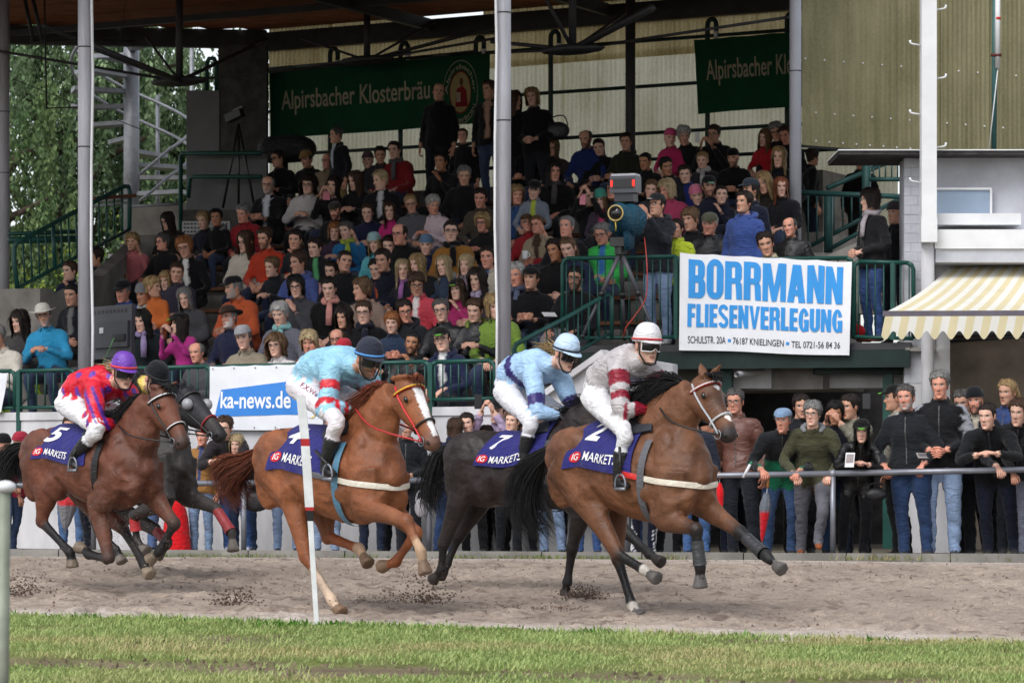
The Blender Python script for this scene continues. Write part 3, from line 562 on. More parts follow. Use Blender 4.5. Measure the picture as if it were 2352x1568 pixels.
# left stairs railing
sr = thing('stair_railing', 'green railing climbing beside the left stairs', 'railing', st(40, 660, 4.2))
def rail_poly(o, name, pts, r, m=M_GREEN, smooth_n=0):
    mb = MB(); mb.tube([rel(p, o) for p in pts], r, 8); return mb.build(name, m, o, smooth=True)
T0, T1 = (34, 556, 4.2), (297, 424, 8.0); B0_, B1_ = (40, 661, 4.2), (297, 527, 8.0)
mix = lambda a, b, f: st(a[0] + (b[0] - a[0]) * f, a[1] + (b[1] - a[1]) * f, a[2] + (b[2] - a[2]) * f)
rail_poly(sr, 'top_rail', [mix(B0_, B0_, 0), st(32, 600, 4.2), st(33, 566, 4.2), st(40, 556, 4.2), st(56, 549, 4.35), mix(T0, T1, .5), st(285, 428, 7.8), st(294, 428, 8), st(298, 440, 8), mix(B0_, B1_, 1)], .032)
rail_poly(sr, 'bottom_rail', [mix(B0_, B1_, 0), mix(B0_, B1_, 1)], .026)
for i in range(1, 15): rail_poly(sr, 'baluster', [mix(B0_, B1_, i / 15), mix((T0[0], T0[1] - 4, T0[2]), T1, i / 15)], .013 if i % 5 else .028)
rail_poly(sr, 'side_rail', [st(20, 537, 6), st(180, 532, 7)], .03); rail_poly(sr, 'side_rail', [st(20, 552, 6), st(180, 548, 7)], .05); 
mb = MB(); mb.bar(rel(st(205, 456, 7), sr), rel(st(300, 450, 7.9), sr), .2, .05); mb.build('handrail_board', M_WOOD, sr)
# spiral stair
SPY = 52.0; sp = thing('spiral_stair', 'grey steel spiral staircase with curved handrail before the willow', 'staircase', at(300, 560, SPY))
scol = mat('stair_steel', L((150, 152, 158)), rough=.5, var=.15, metal=.3, spec=.5)
mb = MB(); mb.tube([rel(at(302, 620, SPY), sp), rel(at(302, 60, SPY), sp)], .135, 12); mb.build('pole', scol, sp, smooth=True)
for (x0_, x1_) in ((362, 1.0), (440, .5)): mb = MB(); mb.tube([rel(at(x0_, 560, SPY + x1_), sp), rel(at(x0_, 90 if x0_ > 400 else 220, SPY + x1_), sp)], .035, 8); mb.build('baluster', scol, sp, smooth=True)
cz = [at(302, y, SPY)[2] for y in (548, 488, 450, 412, 382, 350, 318, 284, 248, 215, 180, 150, 120)]
for i, z in enumerate(cz):
    an = R(-75 + 30 * i); d0 = np.array([math.cos(an), math.sin(an), 0]); e0 = np.array([-d0[1], d0[0], 0]); c0_ = at(302, 0, SPY); c0_[2] = z
    mb = MB(); mb.prism(rel([c0_ + d0 * .1 - e0 * .05, c0_ + d0 * 1.0 - e0 * .27, c0_ + d0 * 1.0 + e0 * .27, c0_ + d0 * .1 + e0 * .05], sp), ZUP, .07); mb.build('tread', scol, sp)
for dz in (.55, 1.0):
    pts = []
    for k in range(60):
        an = R(-75 + 30 * k * 12 / 59); z = np.interp(k * 12 / 59, range(13), cz); p = at(302, 0, SPY); p[2] = z + dz; pts.append(rel(p + np.array([math.cos(an), math.sin(an), 0]) * 1.02, sp))
    mb = MB(); mb.tube(pts, .028, 7); mb.build('handrail', scol, sp, smooth=True)
for y in (466, 476): rail_poly(sp, 'landing_rail', [at(215, y - 2, 46), at(300, y - 12, 46)], .02, scol)
rail_poly(sp, 'landing_rail', [at(300, 474, 47), at(410, 468, 47)], .025, scol)
rail_poly(sp, 'landing_edge', [at(40, 90, 52), at(300, 98, 52)], .09, scol)
# dark booth at the rear left
M_BOOTH = mat('booth_panel', L((96, 96, 98)), rough=.6, var=.1, scale=3)
M_BOOTHD = mat('booth_dark_panel', L((70, 68, 66)), rough=.7, var=.3, scale=5, bump=.3, bscale=12)
bo = thing('commentary_booth', 'dark panelled booth at the rear left corner of the stand', 'booth', st(520, 480, 12))
def panel(o, name, x0, x1, y0, y1, w, m, th=.06): 
    mb = MB(); mb.prism(rel([st(x0, y1, w), st(x1, y1, w), st(x1, y0, w), st(x0, y0, w)], o), V, th); return mb.build(name, m, o)
panel(bo, 'wall_panel', 501, 612, 104, 500, 13.4, M_BOOTHD); panel(bo, 'front_panel', 428, 503, 208, 352, 12.2, M_BOOTH); panel(bo, 'front_panel', 428, 612, 354, 482, 12.2, M_BOOTH)
panel(bo, 'lower_panel', 420, 640, 482, 560, 11.8, M_BOOTHD)
rail_poly(bo, 'guard_rail', [st(415, 560, 11.9), st(415, 358, 11.9), st(420, 352, 11.9), st(600, 352, 11.9)], .035); rail_poly(bo, 'guard_rail', [st(432, 455, 11.8), st(436, 410, 11.8), st(445, 406, 11.8), st(600, 406, 11.8)], .035)
rail_poly(bo, 'grab_rail', [st(475, 208, 12.3), st(475, 145, 12.3), st(480, 135, 12.3), st(492, 135, 12.3), st(497, 145, 12.3), st(497, 208, 12.3)], .035)
PPW = 10.4; pp = thing('perforated_panel', 'light grey perforated metal panel behind two boys', 'panel', st(470, 580, PPW)); panel(pp, 'sheet', 418, 528, 508, 590, PPW, mat('perforated', L((150, 150, 152)), rough=.5, var=.1))
mb = MB()
for i in range(13):
    for j in range(7): mb.ball(rel(st(424 + i * 8, 514 + j * 9, PPW - .015), pp), .014, 6, 4)
mb.build('hole', mat('hole_dark', L((70, 70, 72))), pp)['kind'] = 'stuff'
# ------------------------------------------------------------------ camera platform on the right
PZ = 2.32
def pl(px, y_, dy=0.0): Yp = 34.8 - .9 * (px - 1330) / 760.0 + dy; return at(px, y_, Yp)
def plz(px, z, dy=0.0): p = pl(px, 0, dy); p[2] = z; return p
deck = thing('viewing_platform', 'dark green steel viewing platform above the passage', 'platform', plz(1700, 0))
dU = plz(2090, 0) - plz(1330, 0); dU /= np.linalg.norm(dU); dV = np.array([-dU[1], dU[0], 0])
M_DKGREEN = mat('platform_green', L((22, 46, 42)), rough=.5, var=.25, scale=3)
mb = MB(); c0_ = (plz(1330, PZ - .06) + plz(2092, PZ - .06)) / 2 + dV * 1.6; mb.box(rel(c0_, deck), (np.linalg.norm(plz(2092, 0) - plz(1330, 0)), 3.2, .08), np.array([dU, dV, ZUP])); mb.build('deck', M_DKSTEEL, deck)
for y0, hh_ in ((0.12, .2),):
    a_, b_ = plz(1336, PZ - .2), plz(2090, PZ - .2); mb = MB(); mb.bar(rel(a_, deck), rel(b_, deck), .06, .19); mb.build('edge_beam', M_DKGREEN, deck)
    mb = MB(); mb.bar(rel(a_ + dV * 1.5, deck), rel(b_ + dV * 1.5, deck), .12, .3); mb.build('cross_beam', M_DKGREEN, deck)
for px in (1671, 1350, 2040):
    mb = MB(); mb.bar(rel(plz(px, 0, .35), deck), rel(plz(px, PZ - .1, .35), deck), .11, .11, up=dU); mb.build('post', M_GREEN, deck)
railing('green railing of the viewing platform beside the tripod', plz(1292, PZ + .05, -.02), plz(1562, PZ + .05, -.02), .93, 15, (.97,), zlow=.02)
railing('green railing of the viewing platform behind the tiling banner', plz(1566, PZ + .03, -.02), plz(1958, PZ + .03, -.02), .90, 18, (.02,), zlow=.02)
railing('green railing of the platform before the standing woman', plz(1962, PZ + .03, -.02), plz(2098, PZ + .0, -.02), .86, 7, (.66,), zlow=.02)
# tiling banner
o, f, f2 = banner('advertising_banner', 'white banner with big blue tiling company lettering on the platform railing', pl(1562, 580, -.1), pl(1957, 601, -.1), pl(1560, 803, -.1), pl(1951, 817, -.1), M_PVC, L((236, 237, 242)), .020, 8, nrm=-dV)
CYB = L((50, 150, 226))
GL = {}
def rrp(x0, y0, x1, y1, r, n=6):
    P = []
    for cx, cy, a0 in ((x1 - r, y1 - r, 0), (x0 + r, y1 - r, 90), (x0 + r, y0 + r, 180), (x1 - r, y0 + r, 270)):
        for k in range(n + 1): an = R(a0 + 90 * k / n); P.append((cx + r * math.cos(an), cy + r * math.sin(an)))
    return P
def block_glyph(ch):   # heavy condensed capitals: unit height 1, returns (width, [(poly rings)]) as stroked pieces
    s = .235; w = .58; B = lambda x0, y0, x1, y1: [(x0, y0), (x1, y0), (x1, y1), (x0, y1)]
    def bowl(x0, x1, y0, y1, t, open_l=True):   # right-hand half ring
        n = 10; out = []; inn = []; ry = min((y1 - y0) / 2, .2); 
        o_ = [(x0, y1)] + [(x1 - ry + ry * math.cos(a_), y1 - ry + ry * math.sin(a_)) for a_ in np.linspace(math.pi / 2, 0, n)] + [(x1 - ry + ry * math.cos(a_), y0 + ry + ry * math.sin(a_)) for a_ in np.linspace(0, -math.pi / 2, n)] + [(x0, y0)]
        ri = max(ry - t * .75, .02); X1, Y0_, Y1_ = x1 - t, y0 + t * .62, y1 - t * .62
        i_ = [(x0, Y1_)] + [(X1 - ri + ri * math.cos(a_), Y1_ - ri + ri * math.sin(a_)) for a_ in np.linspace(math.pi / 2, 0, n)] + [(X1 - ri + ri * math.cos(a_), Y0_ + ri + ri * math.sin(a_)) for a_ in np.linspace(0, -math.pi / 2, n)] + [(x0, Y0_)]
        return ('strip', o_, i_)
    def ring(x0, y0, x1, y1, t): 
        r = (x1 - x0) / 2 * .95; return ('ring', rrp(x0, y0, x1, y1, r), rrp(x0 + t, y0 + t * .7, x1 - t, y1 - t * .7, max(r - t, .02)))
    if ch == 'B': return w, [('p', B(0, 0, s, 1)), bowl(s * .9, w - .02, .5 - .05, 1, s), bowl(s * .9, w, 0, .5 + .05, s)]
    if ch == 'O': return w, [ring(0, -.02, w, 1.02, s)]
    if ch == 'R': return w + .02, [('p', B(0, 0, s, 1)), bowl(s * .9, w, .42, 1, s), ('p', [(s + .14, .52), (w - .22, .5), (w - .18, 0), (w + .02, 0), (w, .40), (w - .05, .5)][1:5] + [(w - .1, .52)])]
    if ch == 'M': return .80, [('p', B(0, 0, .19, 1)), ('p', B(.61, 0, .80, 1)), ('p', [(.06, 1), (.27, 1), (.48, 0), (.32, 0)]), ('p', [(.74, 1), (.53, 1), (.32, 0), (.48, 0)])]
    if ch == 'A': return .62, [('p', [(0, 0), (.23, 0), (.39, 1), (.17, 1)]), ('p', [(.62, 0), (.39, 0), (.23, 1), (.45, 1)]), ('p', B(.16, .18, .46, .34))]
    if ch == 'N': return .58, [('p', B(0, 0, .21, 1)), ('p', B(.37, 0, .58, 1)), ('p', [(.04, 1), (.22, 1), (.54, 0), (.36, 0)])]
    if ch == 'F': return .46, [('p', B(0, 0, s, 1)), ('p', B(s, .82, .46, 1)), ('p', B(s, .42, .42, .60))]
    if ch == 'E': return .46, [('p', B(0, 0, s, 1)), ('p', B(s, .82, .46, 1)), ('p', B(s, .42, .43, .60)), ('p', B(s, 0, .46, .18))]
    if ch == 'L': return .44, [('p', B(0, 0, s, 1)), ('p', B(s, 0, .44, .18))]
    if ch == 'I': return .21, [('p', B(0, 0, .21, 1))]
    if ch == 'V': return .60, [('p', [(.0, 1), (.19, 1), (.36, 0), (.22, 0)]), ('p', [(.60, 1), (.41, 1), (.24, 0), (.38, 0)])]
    if ch == 'U': return w, [('p', B(0, .25, s, 1)), ('p', B(w - s, .25, w, 1)), ('strip', [(w / 2 + w / 2 * math.cos(a_), .26 + .28 * math.sin(a_)) for a_ in np.linspace(math.pi, 2 * math.pi, 12)], [(w / 2 + (w / 2 - s) * math.cos(a_), .26 + .13 * math.sin(a_)) for a_ in np.linspace(math.pi, 2 * math.pi, 12)])]
    if ch == 'G': return w, [('strip', [(w / 2 + w / 2 * math.cos(a_), .5 + .52 * math.sin(a_)) for a_ in np.linspace(.42, 2 * math.pi - .35, 26)], [(w / 2 + (w / 2 - s) * math.cos(a_), .5 + .38 * math.sin(a_)) for a_ in np.linspace(.42, 2 * math.pi - .35, 26)]), ('p', B(w - s, .0, w, .48)), ('p', B(w * .52, .36, w, .52))]
    if ch == 'S': 
        an = np.concatenate([np.linspace(.25, math.pi * 1.5, 14)]); top = [(w / 2 + (w / 2 - .09) * math.cos(a_), .74 + .19 * math.sin(a_)) for a_ in an]; bot = [(w / 2 + (w / 2 - .09) * math.cos(a_), .26 + .19 * math.sin(a_)) for a_ in np.linspace(math.pi / 2, -math.pi + .25 - 0, 14)]
        P = np.array(top[:-1] + [(w / 2, .5)] + bot[1:]); T = np.gradient(P, axis=0); T /= np.linalg.norm(T, axis=1)[:, None]; nn = np.stack([-T[:, 1], T[:, 0]], -1) * .088; return w, [('strip', (P + nn).tolist(), (P - nn).tolist())]
    return .3, []
def block_text(mb, word, box, f, col, gap=.06):
    x = 0; pieces = []
    for ch in word:
        w, ps = block_glyph(ch); pieces += [(x, p) for p in ps]; x += w + gap
    tot = x - gap; u0, v0, u1, v1 = box; k = [0]
    def mp(P, x0): P = np.asarray(P, float); return f(u0 + (u1 - u0) * (P[..., 0] + x0) / tot, v0 + (v1 - v0) * P[..., 1]) + (-dV) * (.0009 * (k[0] % 5))
    for x0, p in pieces:
        k[0] += 1
        if p[0] == 'p':
            P = np.asarray(p[1], float); n = len(P); mb.add(mp(np.concatenate([P, [P.mean(0)]]), x0), None, np.stack([np.arange(n), (np.arange(n) + 1) % n, np.full(n, n)], -1), col=col)
        else: mb.grid(mp(np.stack([np.asarray(p[1]), np.asarray(p[2])]), x0), col=col, closed=p[0] == 'ring')
mb = MB(); block_text(mb, 'BORRMANN', (.052, .545, .952, .945), f, CYB, gap=.045); mb.build('company_name', M_PVC, o)
mb = MB(); block_text(mb, 'FLIESENVERLEGUNG', (.048, .245, .955, .485), f, CYB, gap=.05); mb.build('trade_lettering', M_PVC, o)
mb = MB(); NV = L((40, 44, 66)); fit_text(mb, 'SCHULSTR. 20A', (.052, .075, .275, .15), f, NV, .006); fit_text(mb, '76187 KNIELINGEN', (.318, .075, .618, .145), f, NV, .006); fit_text(mb, 'TEL 0721-56 84 36', (.662, .07, .945, .14), f, NV, .006)
for u in (.297, .640): flat_poly(mb, [(u - .009, .095), (u + .009, .095), (u + .009, .127), (u - .009, .127)], f, CYB)
mb.build('address_lettering', M_PVC, o)
# stair handrail down from the platform to the front
hr = thing('stair_handrail', 'green handrail descending from the platform toward the column', 'railing', st(1190, 800, .6))
rail_poly(hr, 'top_rail', [st(1183, 900, .4), st(1181, 800, .4), st(1186, 790, .4), st(1200, 782, .5), st(1300, 730, 1.8), st(1384, 682, 3.0), st(1398, 676, 3.1), st(1405, 684, 3.1), st(1405, 780, 3.1)], .026)
rail_poly(hr, 'bottom_rail', [st(1184, 890, .4), st(1400, 765, 3.0)], .02)
for i in range(1, 9): f_ = i / 9; rail_poly(hr, 'baluster', [mix((1184, 890, .4), (1400, 765, 3.0), f_), mix((1183, 796, .4), (1400, 678, 3.0), f_)], .010)
# white stair wing below the handrail
wg = thing('stair_wing_wall', 'pale concrete wing wall under the platform stairs', 'wall', st(1300, 1280, .6)); mb = MB()
mb.prism(rel([st(1192, 1287, .1), st(1390, 1295, .1), st(1390, 810, .1), st(1192, 950, .1)], wg), V, .12); mb.prism(rel([st(1390, 1295, .1), st(1545, 1300, 1.0), st(1545, 836, 1.0), st(1390, 810, .1)], wg), V, .12); mb.build('wall_face', M_WALL, wg)
mb = MB(); mb.bar(rel(st(1190, 951, .1), wg), rel(st(1392, 809, .1), wg), .16, .06); mb.build('coping', M_WALL, wg)
# passage: white lintel, pipe, dark rear wall
lt = thing('concrete_lintel', 'white concrete lintel over the dark passage', 'lintel', at(1880, 890, 34.9)); mb = MB()
mb.prism(rel([at(1660, 892, 34.9), at(2092, 890, 34.5), at(2092, 826, 34.5), at(1660, 826, 34.9)], lt), (0, 1, 0), .5); mb.build('beam', M_WALL, lt)
pz = thing('drain_pipe', 'short white pipe stub sticking out of the lintel', 'pipe', at(1760, 852, 34.8)); mb = MB(); mb.tube([rel(at(1692, 860, 34.3), pz), rel(at(1762, 852, 34.9), pz)], .035, 14, cap=False); mb.tube([rel(at(1762, 852, 34.9), pz), rel(at(1692, 860, 34.3), pz)], .028, 14, cap=False); mb.build('tube', M_WALL, pz, smooth=True); mb = MB(); mb.tube([rel(at(1758, 852.5, 34.86), pz), rel(at(1764, 852, 34.9), pz)], .042, 14); mb.build('flange', M_WALL, pz, smooth=True)
eb = thing('electrical_box', 'dark green metal box under the platform', 'box', at(1960, 850, 34.3)); mb = MB(); mb.prism(rel([at(1872, 858, 34.3), at(2082, 858, 34.2), at(2082, 836, 34.2), at(1872, 836, 34.3)], eb), (0, 1, 0), .2); mb.build('casing', M_DKGREEN, eb)
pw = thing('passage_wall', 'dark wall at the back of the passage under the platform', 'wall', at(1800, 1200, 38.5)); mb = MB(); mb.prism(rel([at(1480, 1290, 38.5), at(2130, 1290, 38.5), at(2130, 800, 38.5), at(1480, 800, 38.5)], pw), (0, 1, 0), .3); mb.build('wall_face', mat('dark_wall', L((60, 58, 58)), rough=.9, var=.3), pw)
# ------------------------------------------------------------------ kiosk building at right
M_BLOCK = mat('painted_block', L((196, 198, 206)), rough=.8, var=.12, scale=2, bump=.1, spec=.2)
KY = 34.0; kx = lambda px, py, dy=0.0: at(px, py, KY + dy)
ki = thing('kiosk_building', 'white block kiosk building with flat roof at right', 'building', kx(2200, 1285))
def kq(name, x0, x1, y0, y1, dy, th, m, parent=ki):
    mb = MB(); mb.prism(rel([kx(x0, y1, dy), kx(x1, y1, dy), kx(x1, y0, dy), kx(x0, y0, dy)], parent), (0, 1, 0), th); return mb.build(name, m, parent)
kq('wall', 2079, 2480, 362, 620, .02, .5, M_BLOCK); kq('roof_slab', 1928, 2500, 346, 355, -.35, 1.2, mat('roof_felt', L((74, 72, 72)), rough=.9, var=.3)); kq('roof_edge', 1926, 2500, 343, 345.6, -.37, 1.25, M_WHITEP)
bw_, bh_ = 31, 21.5
for r_ in range(24):
    for c_ in range(3):
        x0 = 2077 + (c_ - .5 * (r_ % 2)) * bw_; x1 = x0 + bw_ - .4; x0 = max(x0, 2077); x1 = min(x1, 2147)
        if x1 - x0 < 3: continue
        kq('block', x0, x1, 364 + r_ * bh_, 364 + (r_ + 1) * bh_ - .5, -.005 + random.uniform(-.004, .004), .06, M_BLOCK)
kq('pillar', 2082, 2182, 800, 1290, .0, .6, M_WALL); kq('inner_wall', 2182, 2500, 600, 1290, 1.6, .3, mat('brown_plaster', L((150, 136, 122)), rough=.9, var=.25, scale=1.2)); kq('side_pier', 2079, 2182, 620, 800, .03, .5, M_WALL)
kq('ledge', 2080, 2150, 798, 806, -.1, .2, M_CONC)
kq('fascia', 2147, 2480, 527, 571, -.55, .6, M_WHITEP); kq('fascia_lower', 2149, 2480, 572, 602, -.52, .5, M_BLOCK); kq('gutter', 2152, 2345, 490, 516, -.4, .4, M_WHITEP)
wk_ = kq('window', 2150, 2274, 436, 490, -.05, .05, mat('kiosk_pane', L((140, 158, 180)), rough=.15, var=.03, spec=.5)); kq('window_frame', 2150, 2278, 431, 436, -.08, .08, M_WHITEP).parent = wk_; kq('window_frame', 2274, 2279, 436, 492, -.08, .08, M_WHITEP).parent = wk_
for p0, p1 in (((2178, 780), (2178, 1000)), ((2160, 785), (2352, 772)), ((2160, 775), (2352, 764))):
    mb = MB(); mb.tube([rel(kx(*p0, .9 if p0[0] == 2178 else 1.5), ki), rel(kx(*p1, .9 if p0[0] == 2178 else 1.5), ki)], .02, 8); mb.build('conduit', M_WALL if p0[0] == 2178 else M_DKSTEEL, ki, smooth=True)
# tall white mast with climbing hooks, and its downpipe
ms = thing('white_mast', 'tall white square mast with climbing hooks at right', 'mast', kx(2132, 560, -.6)); mb = MB(); mb.bar(rel(kx(2132, 556, -.6), ms), rel(kx(2132, -60, -.6), ms), .165, .165, up=(1, 0, 0)); mb.build('shaft', M_WHITEP, ms)
mb = MB(); mb.tube([rel(kx(2131, 1280, -.5), ms), rel(kx(2131, 552, -.5), ms)], .072, 16); mb.build('downpipe', M_WALL, ms, smooth=True); mb = MB(); mb.bar(rel(kx(2132, 500, -.6), ms), rel(kx(2132, 557, -.6), ms), .175, .175, up=(1, 0, 0)); mb.build('collar', M_WHITEP, ms)
for px, py, sd in ((2149, 23, 1), (2114, 104, -1), (2149, 181, 1), (2114, 263, -1), (2149, 339, 1), (2114, 419, -1)):
    mb = MB(); e_ = [(0, 0), (18, -2.5), (23, -5), (24, -11)]; mb.tube([rel(kx(px + sd * dx, py + dy_, -.6), ms) for dx, dy_ in e_], [.009, .010, .012, .013], 8); mb.build('climbing_hook', M_WHITEP, ms, smooth=True)
# awning
aw = thing('striped_awning', 'cream and white striped awning with scalloped edge at right', 'awning', kx(2200, 765, -1.5))
CRM, AWH = L((226, 214, 176)), L((236, 234, 226)); tlp, trp = kx(2190, 606, .1), kx(2560, 600, .1); fl, frr = at(2032, 718, 32.0), at(2560, 716, 32.0)
nst = 28
mb = MB(); nu_ = nst * 6 + 1; u, v = np.meshgrid(np.linspace(0, 1, nu_), np.linspace(0, 1, 14)); P = (fl + (frr - fl) * u[..., None]) * (1 - v[..., None]) + (tlp + (trp - tlp) * u[..., None]) * v[..., None]; P = P - ZUP * (.05 * np.sin(v * math.pi))[..., None] - np.array(aw.location)
# per-stripe colour needs hard edges: build stripe by stripe
fe, fo = np.array(CRM), np.array(AWH)
M_AWN = mat('awning_cloth', attr=True, rough=.8, var=.05, scale=2, trans=.15, spec=.15)
for k in range(nst):
    sl = slice(k * 6, k * 6 + 7); MBk = MB(); MBk.sheet(P[:, sl], .004, ZUP, col=tuple(fe if k % 2 else fo)); MBk.build('awning_stripe', M_AWN, aw, smooth=True)
for k in range(nst // 2):
    for h_ in (0, 1):
        uu = np.linspace((k + h_ * .5) / (nst / 2), (k + h_ * .5 + .5) / (nst / 2), 6); ph = np.linspace(0, 1, 6) * .5 + h_ * .5; drop = .20 + .045 * np.cos(2 * math.pi * (ph - .25)); top = fl + (frr - fl) * uu[:, None] + np.array([0, -.03, -.04]); bot = top - ZUP * drop[:, None] + np.array([-.04, 0, 0])
        MBk = MB(); MBk.sheet(np.stack([bot, top]) - np.array(aw.location), .004, np.array([0, -1.0, 0]), col=tuple(fo if h_ else fe)); MBk.build('valance_scallop', M_AWN, aw, smooth=True)
mb = MB(); mb.bar(rel(fl, aw) + np.array([-.02, -.01, -.01]), rel(frr, aw) + np.array([0, -.01, -.01]), .04, .055); mb.build('front_bar', mat('grey_violet_bar', L((104, 98, 108)), rough=.5), aw)
# right upper stair railing behind the woman
ur = thing('upper_stair_railing', 'teal railing of the upper stairs behind the pale column', 'railing', st(1960, 590, 10))
M_TEAL = mat('teal_paint', L((42, 80, 78)), rough=.45, var=.12)
for a_, b_, r_ in (((1838, 577, 10), (2075, 452, 10.5), .03), ((1838, 442, 9.6), (2075, 452, 9.6), .035), ((1895, 578, 9.8), (2020, 508, 9.8), .03), ((1900, 432, 10), (2068, 360, 11), .035), ((1985, 412, 10), (2075, 412, 10), .03)): rail_poly(ur, 'rail', [st(*a_), st(*b_)], r_, M_TEAL)
for i in range(8): rail_poly(ur, 'baluster', [st(1856 + i * 20, 562 - i * 10, 9.9), st(1856 + i * 20, 445, 9.9)], .011, M_TEAL)
for i in range(5): rail_poly(ur, 'baluster', [st(2006 + i * 14, 412, 10), st(2006 + i * 14, 368 + (4 - i) * 4, 10)], .011, M_TEAL)
rail_poly(ur, 'post', [st(1990, 500, 10), st(1990, 360, 10)], .06, M_TEAL); rail_poly(ur, 'post', [st(1903, 580, 9.9), st(1903, 440, 9.9)], .06, M_TEAL)
uw = thing('upper_stair_wall', 'grey concrete stair wall below the teal railing', 'wall', st(1950, 700, 8)); mb = MB(); mb.prism(rel([st(1835, 720, 8), st(2078, 720, 8), st(2078, 510, 8), st(1890, 590, 8), st(1835, 600, 8)], uw), V, .3); mb.build('wall_face', M_CONC, uw)
# ------------------------------------------------------------------ spectators' rail along the track
M_RAIL = M_GALV
tr = thing('track_rail', 'grey tubular spectator rail along the track', 'railing', at(1910, 1285, 29.3)); RZ = .80
def rail_pt(px, z): Yk = 31.2 - 2.0 * px / 2352.0 + .22; p = at(px, 0, Yk); p[2] = z; return p
rl = [(-200, 1117), (430, 1110), (930, 1103), (1640, 1092), (1910, 1087), (2352, 1078), (2600, 1073)]
def rail_top(px): y = np.interp(px, [a_ for a_, _ in rl], [b_ for _, b_ in rl]); return at(px, y, 31.2 - 2.0 * px / 2352.0 + .22)
segs = [-220, 215, 560, 985, 1440, 1913, 2420, 2700]
for i in range(len(segs) - 1): rail_poly(tr, 'rail_pipe', [rail_top(segs[i]), rail_top(segs[i + 1] - 4)], .030, M_RAIL)
for px in segs[1:-1]:
    t_ = rail_top(px); b_ = t_.copy(); b_[2] = 0; rail_poly(tr, 'post', [b_, t_], .028, M_RAIL); mb = MB(); mb.ball(rel(t_, tr), .04, 10, 8); mb.build('tee_joint', M_RAIL, tr, smooth=True)
# finish post and blurred foreground post
fp = thing('finish_post', 'slim white finish post with red bands beside the chestnut horse', 'post', at(728, 1440, 21.0)); fpb = at(728, 1440, 21.05)
fpb[2] = ground_z(21.05); fp.location = tuple(fpb)
def fpp(px, py): return rel(at(px, py, 21.05), fp)
M_PW = mat('post_white', L((222, 224, 226)), rough=.6, var=.12, scale=7); M_PR = mat('post_red', L((186, 42, 44)), rough=.6, var=.15, scale=9); M_PK = mat('post_black', L((28, 28, 30)), rough=.6)
def fbar(name, y0, y1, w0, w1, m, th=.03):
    xc = lambda y: np.interp(y, [905, 1005, 1170, 1440], [690, 700, 711, 728]); A0, A1 = fpp(xc(y0) - w0, y0), fpp(xc(y0) + w0, y0); B0, B1 = fpp(xc(y1) - w1, y1), fpp(xc(y1) + w1, y1)
    mb = MB(); mb.prism([A0, A1, B1, B0], (0, 1, 0), th); mb.build(name, m, fp)
fbar('upper_board', 908, 1007, 10, 10, M_PW); fbar('red_band', 1007, 1024, 10, 10, M_PR); fbar('middle_board', 1024, 1164, 10, 10, M_PW); fbar('red_band', 1164, 1172, 10, 10, M_PR); fbar('black_socket', 1172, 1196, 7.5, 7.5, M_PK); fbar('lower_stake', 1196, 1446, 6.2, 5.4, M_PW)
ng = thing('near_rail_post', 'blurred white capped metal post in the left foreground', 'post', at(10, 1568, 9.2)); mb = MB(); mb.tube([rel(at(3, 1900, 9.2), ng), rel(at(9, 1128, 9.2), ng)], .020, 12); mb.build('post_shaft', mat('weathered_metal', L((150, 156, 140)), rough=.6, metal=.3, var=.2), ng, smooth=True)
mb = MB(); mb.ball(rel(at(12, 1118, 9.2), ng), (.033, .033, .020), 14, 8); mb.build('white_cap', M_WHITEP, ng, smooth=True); mb = MB(); mb.tube([rel(at(-60, 1118, 9.2), ng), rel(at(12, 1118, 9.2), ng)], .018, 10); mb.build('white_rail_end', M_WHITEP, ng, smooth=True)
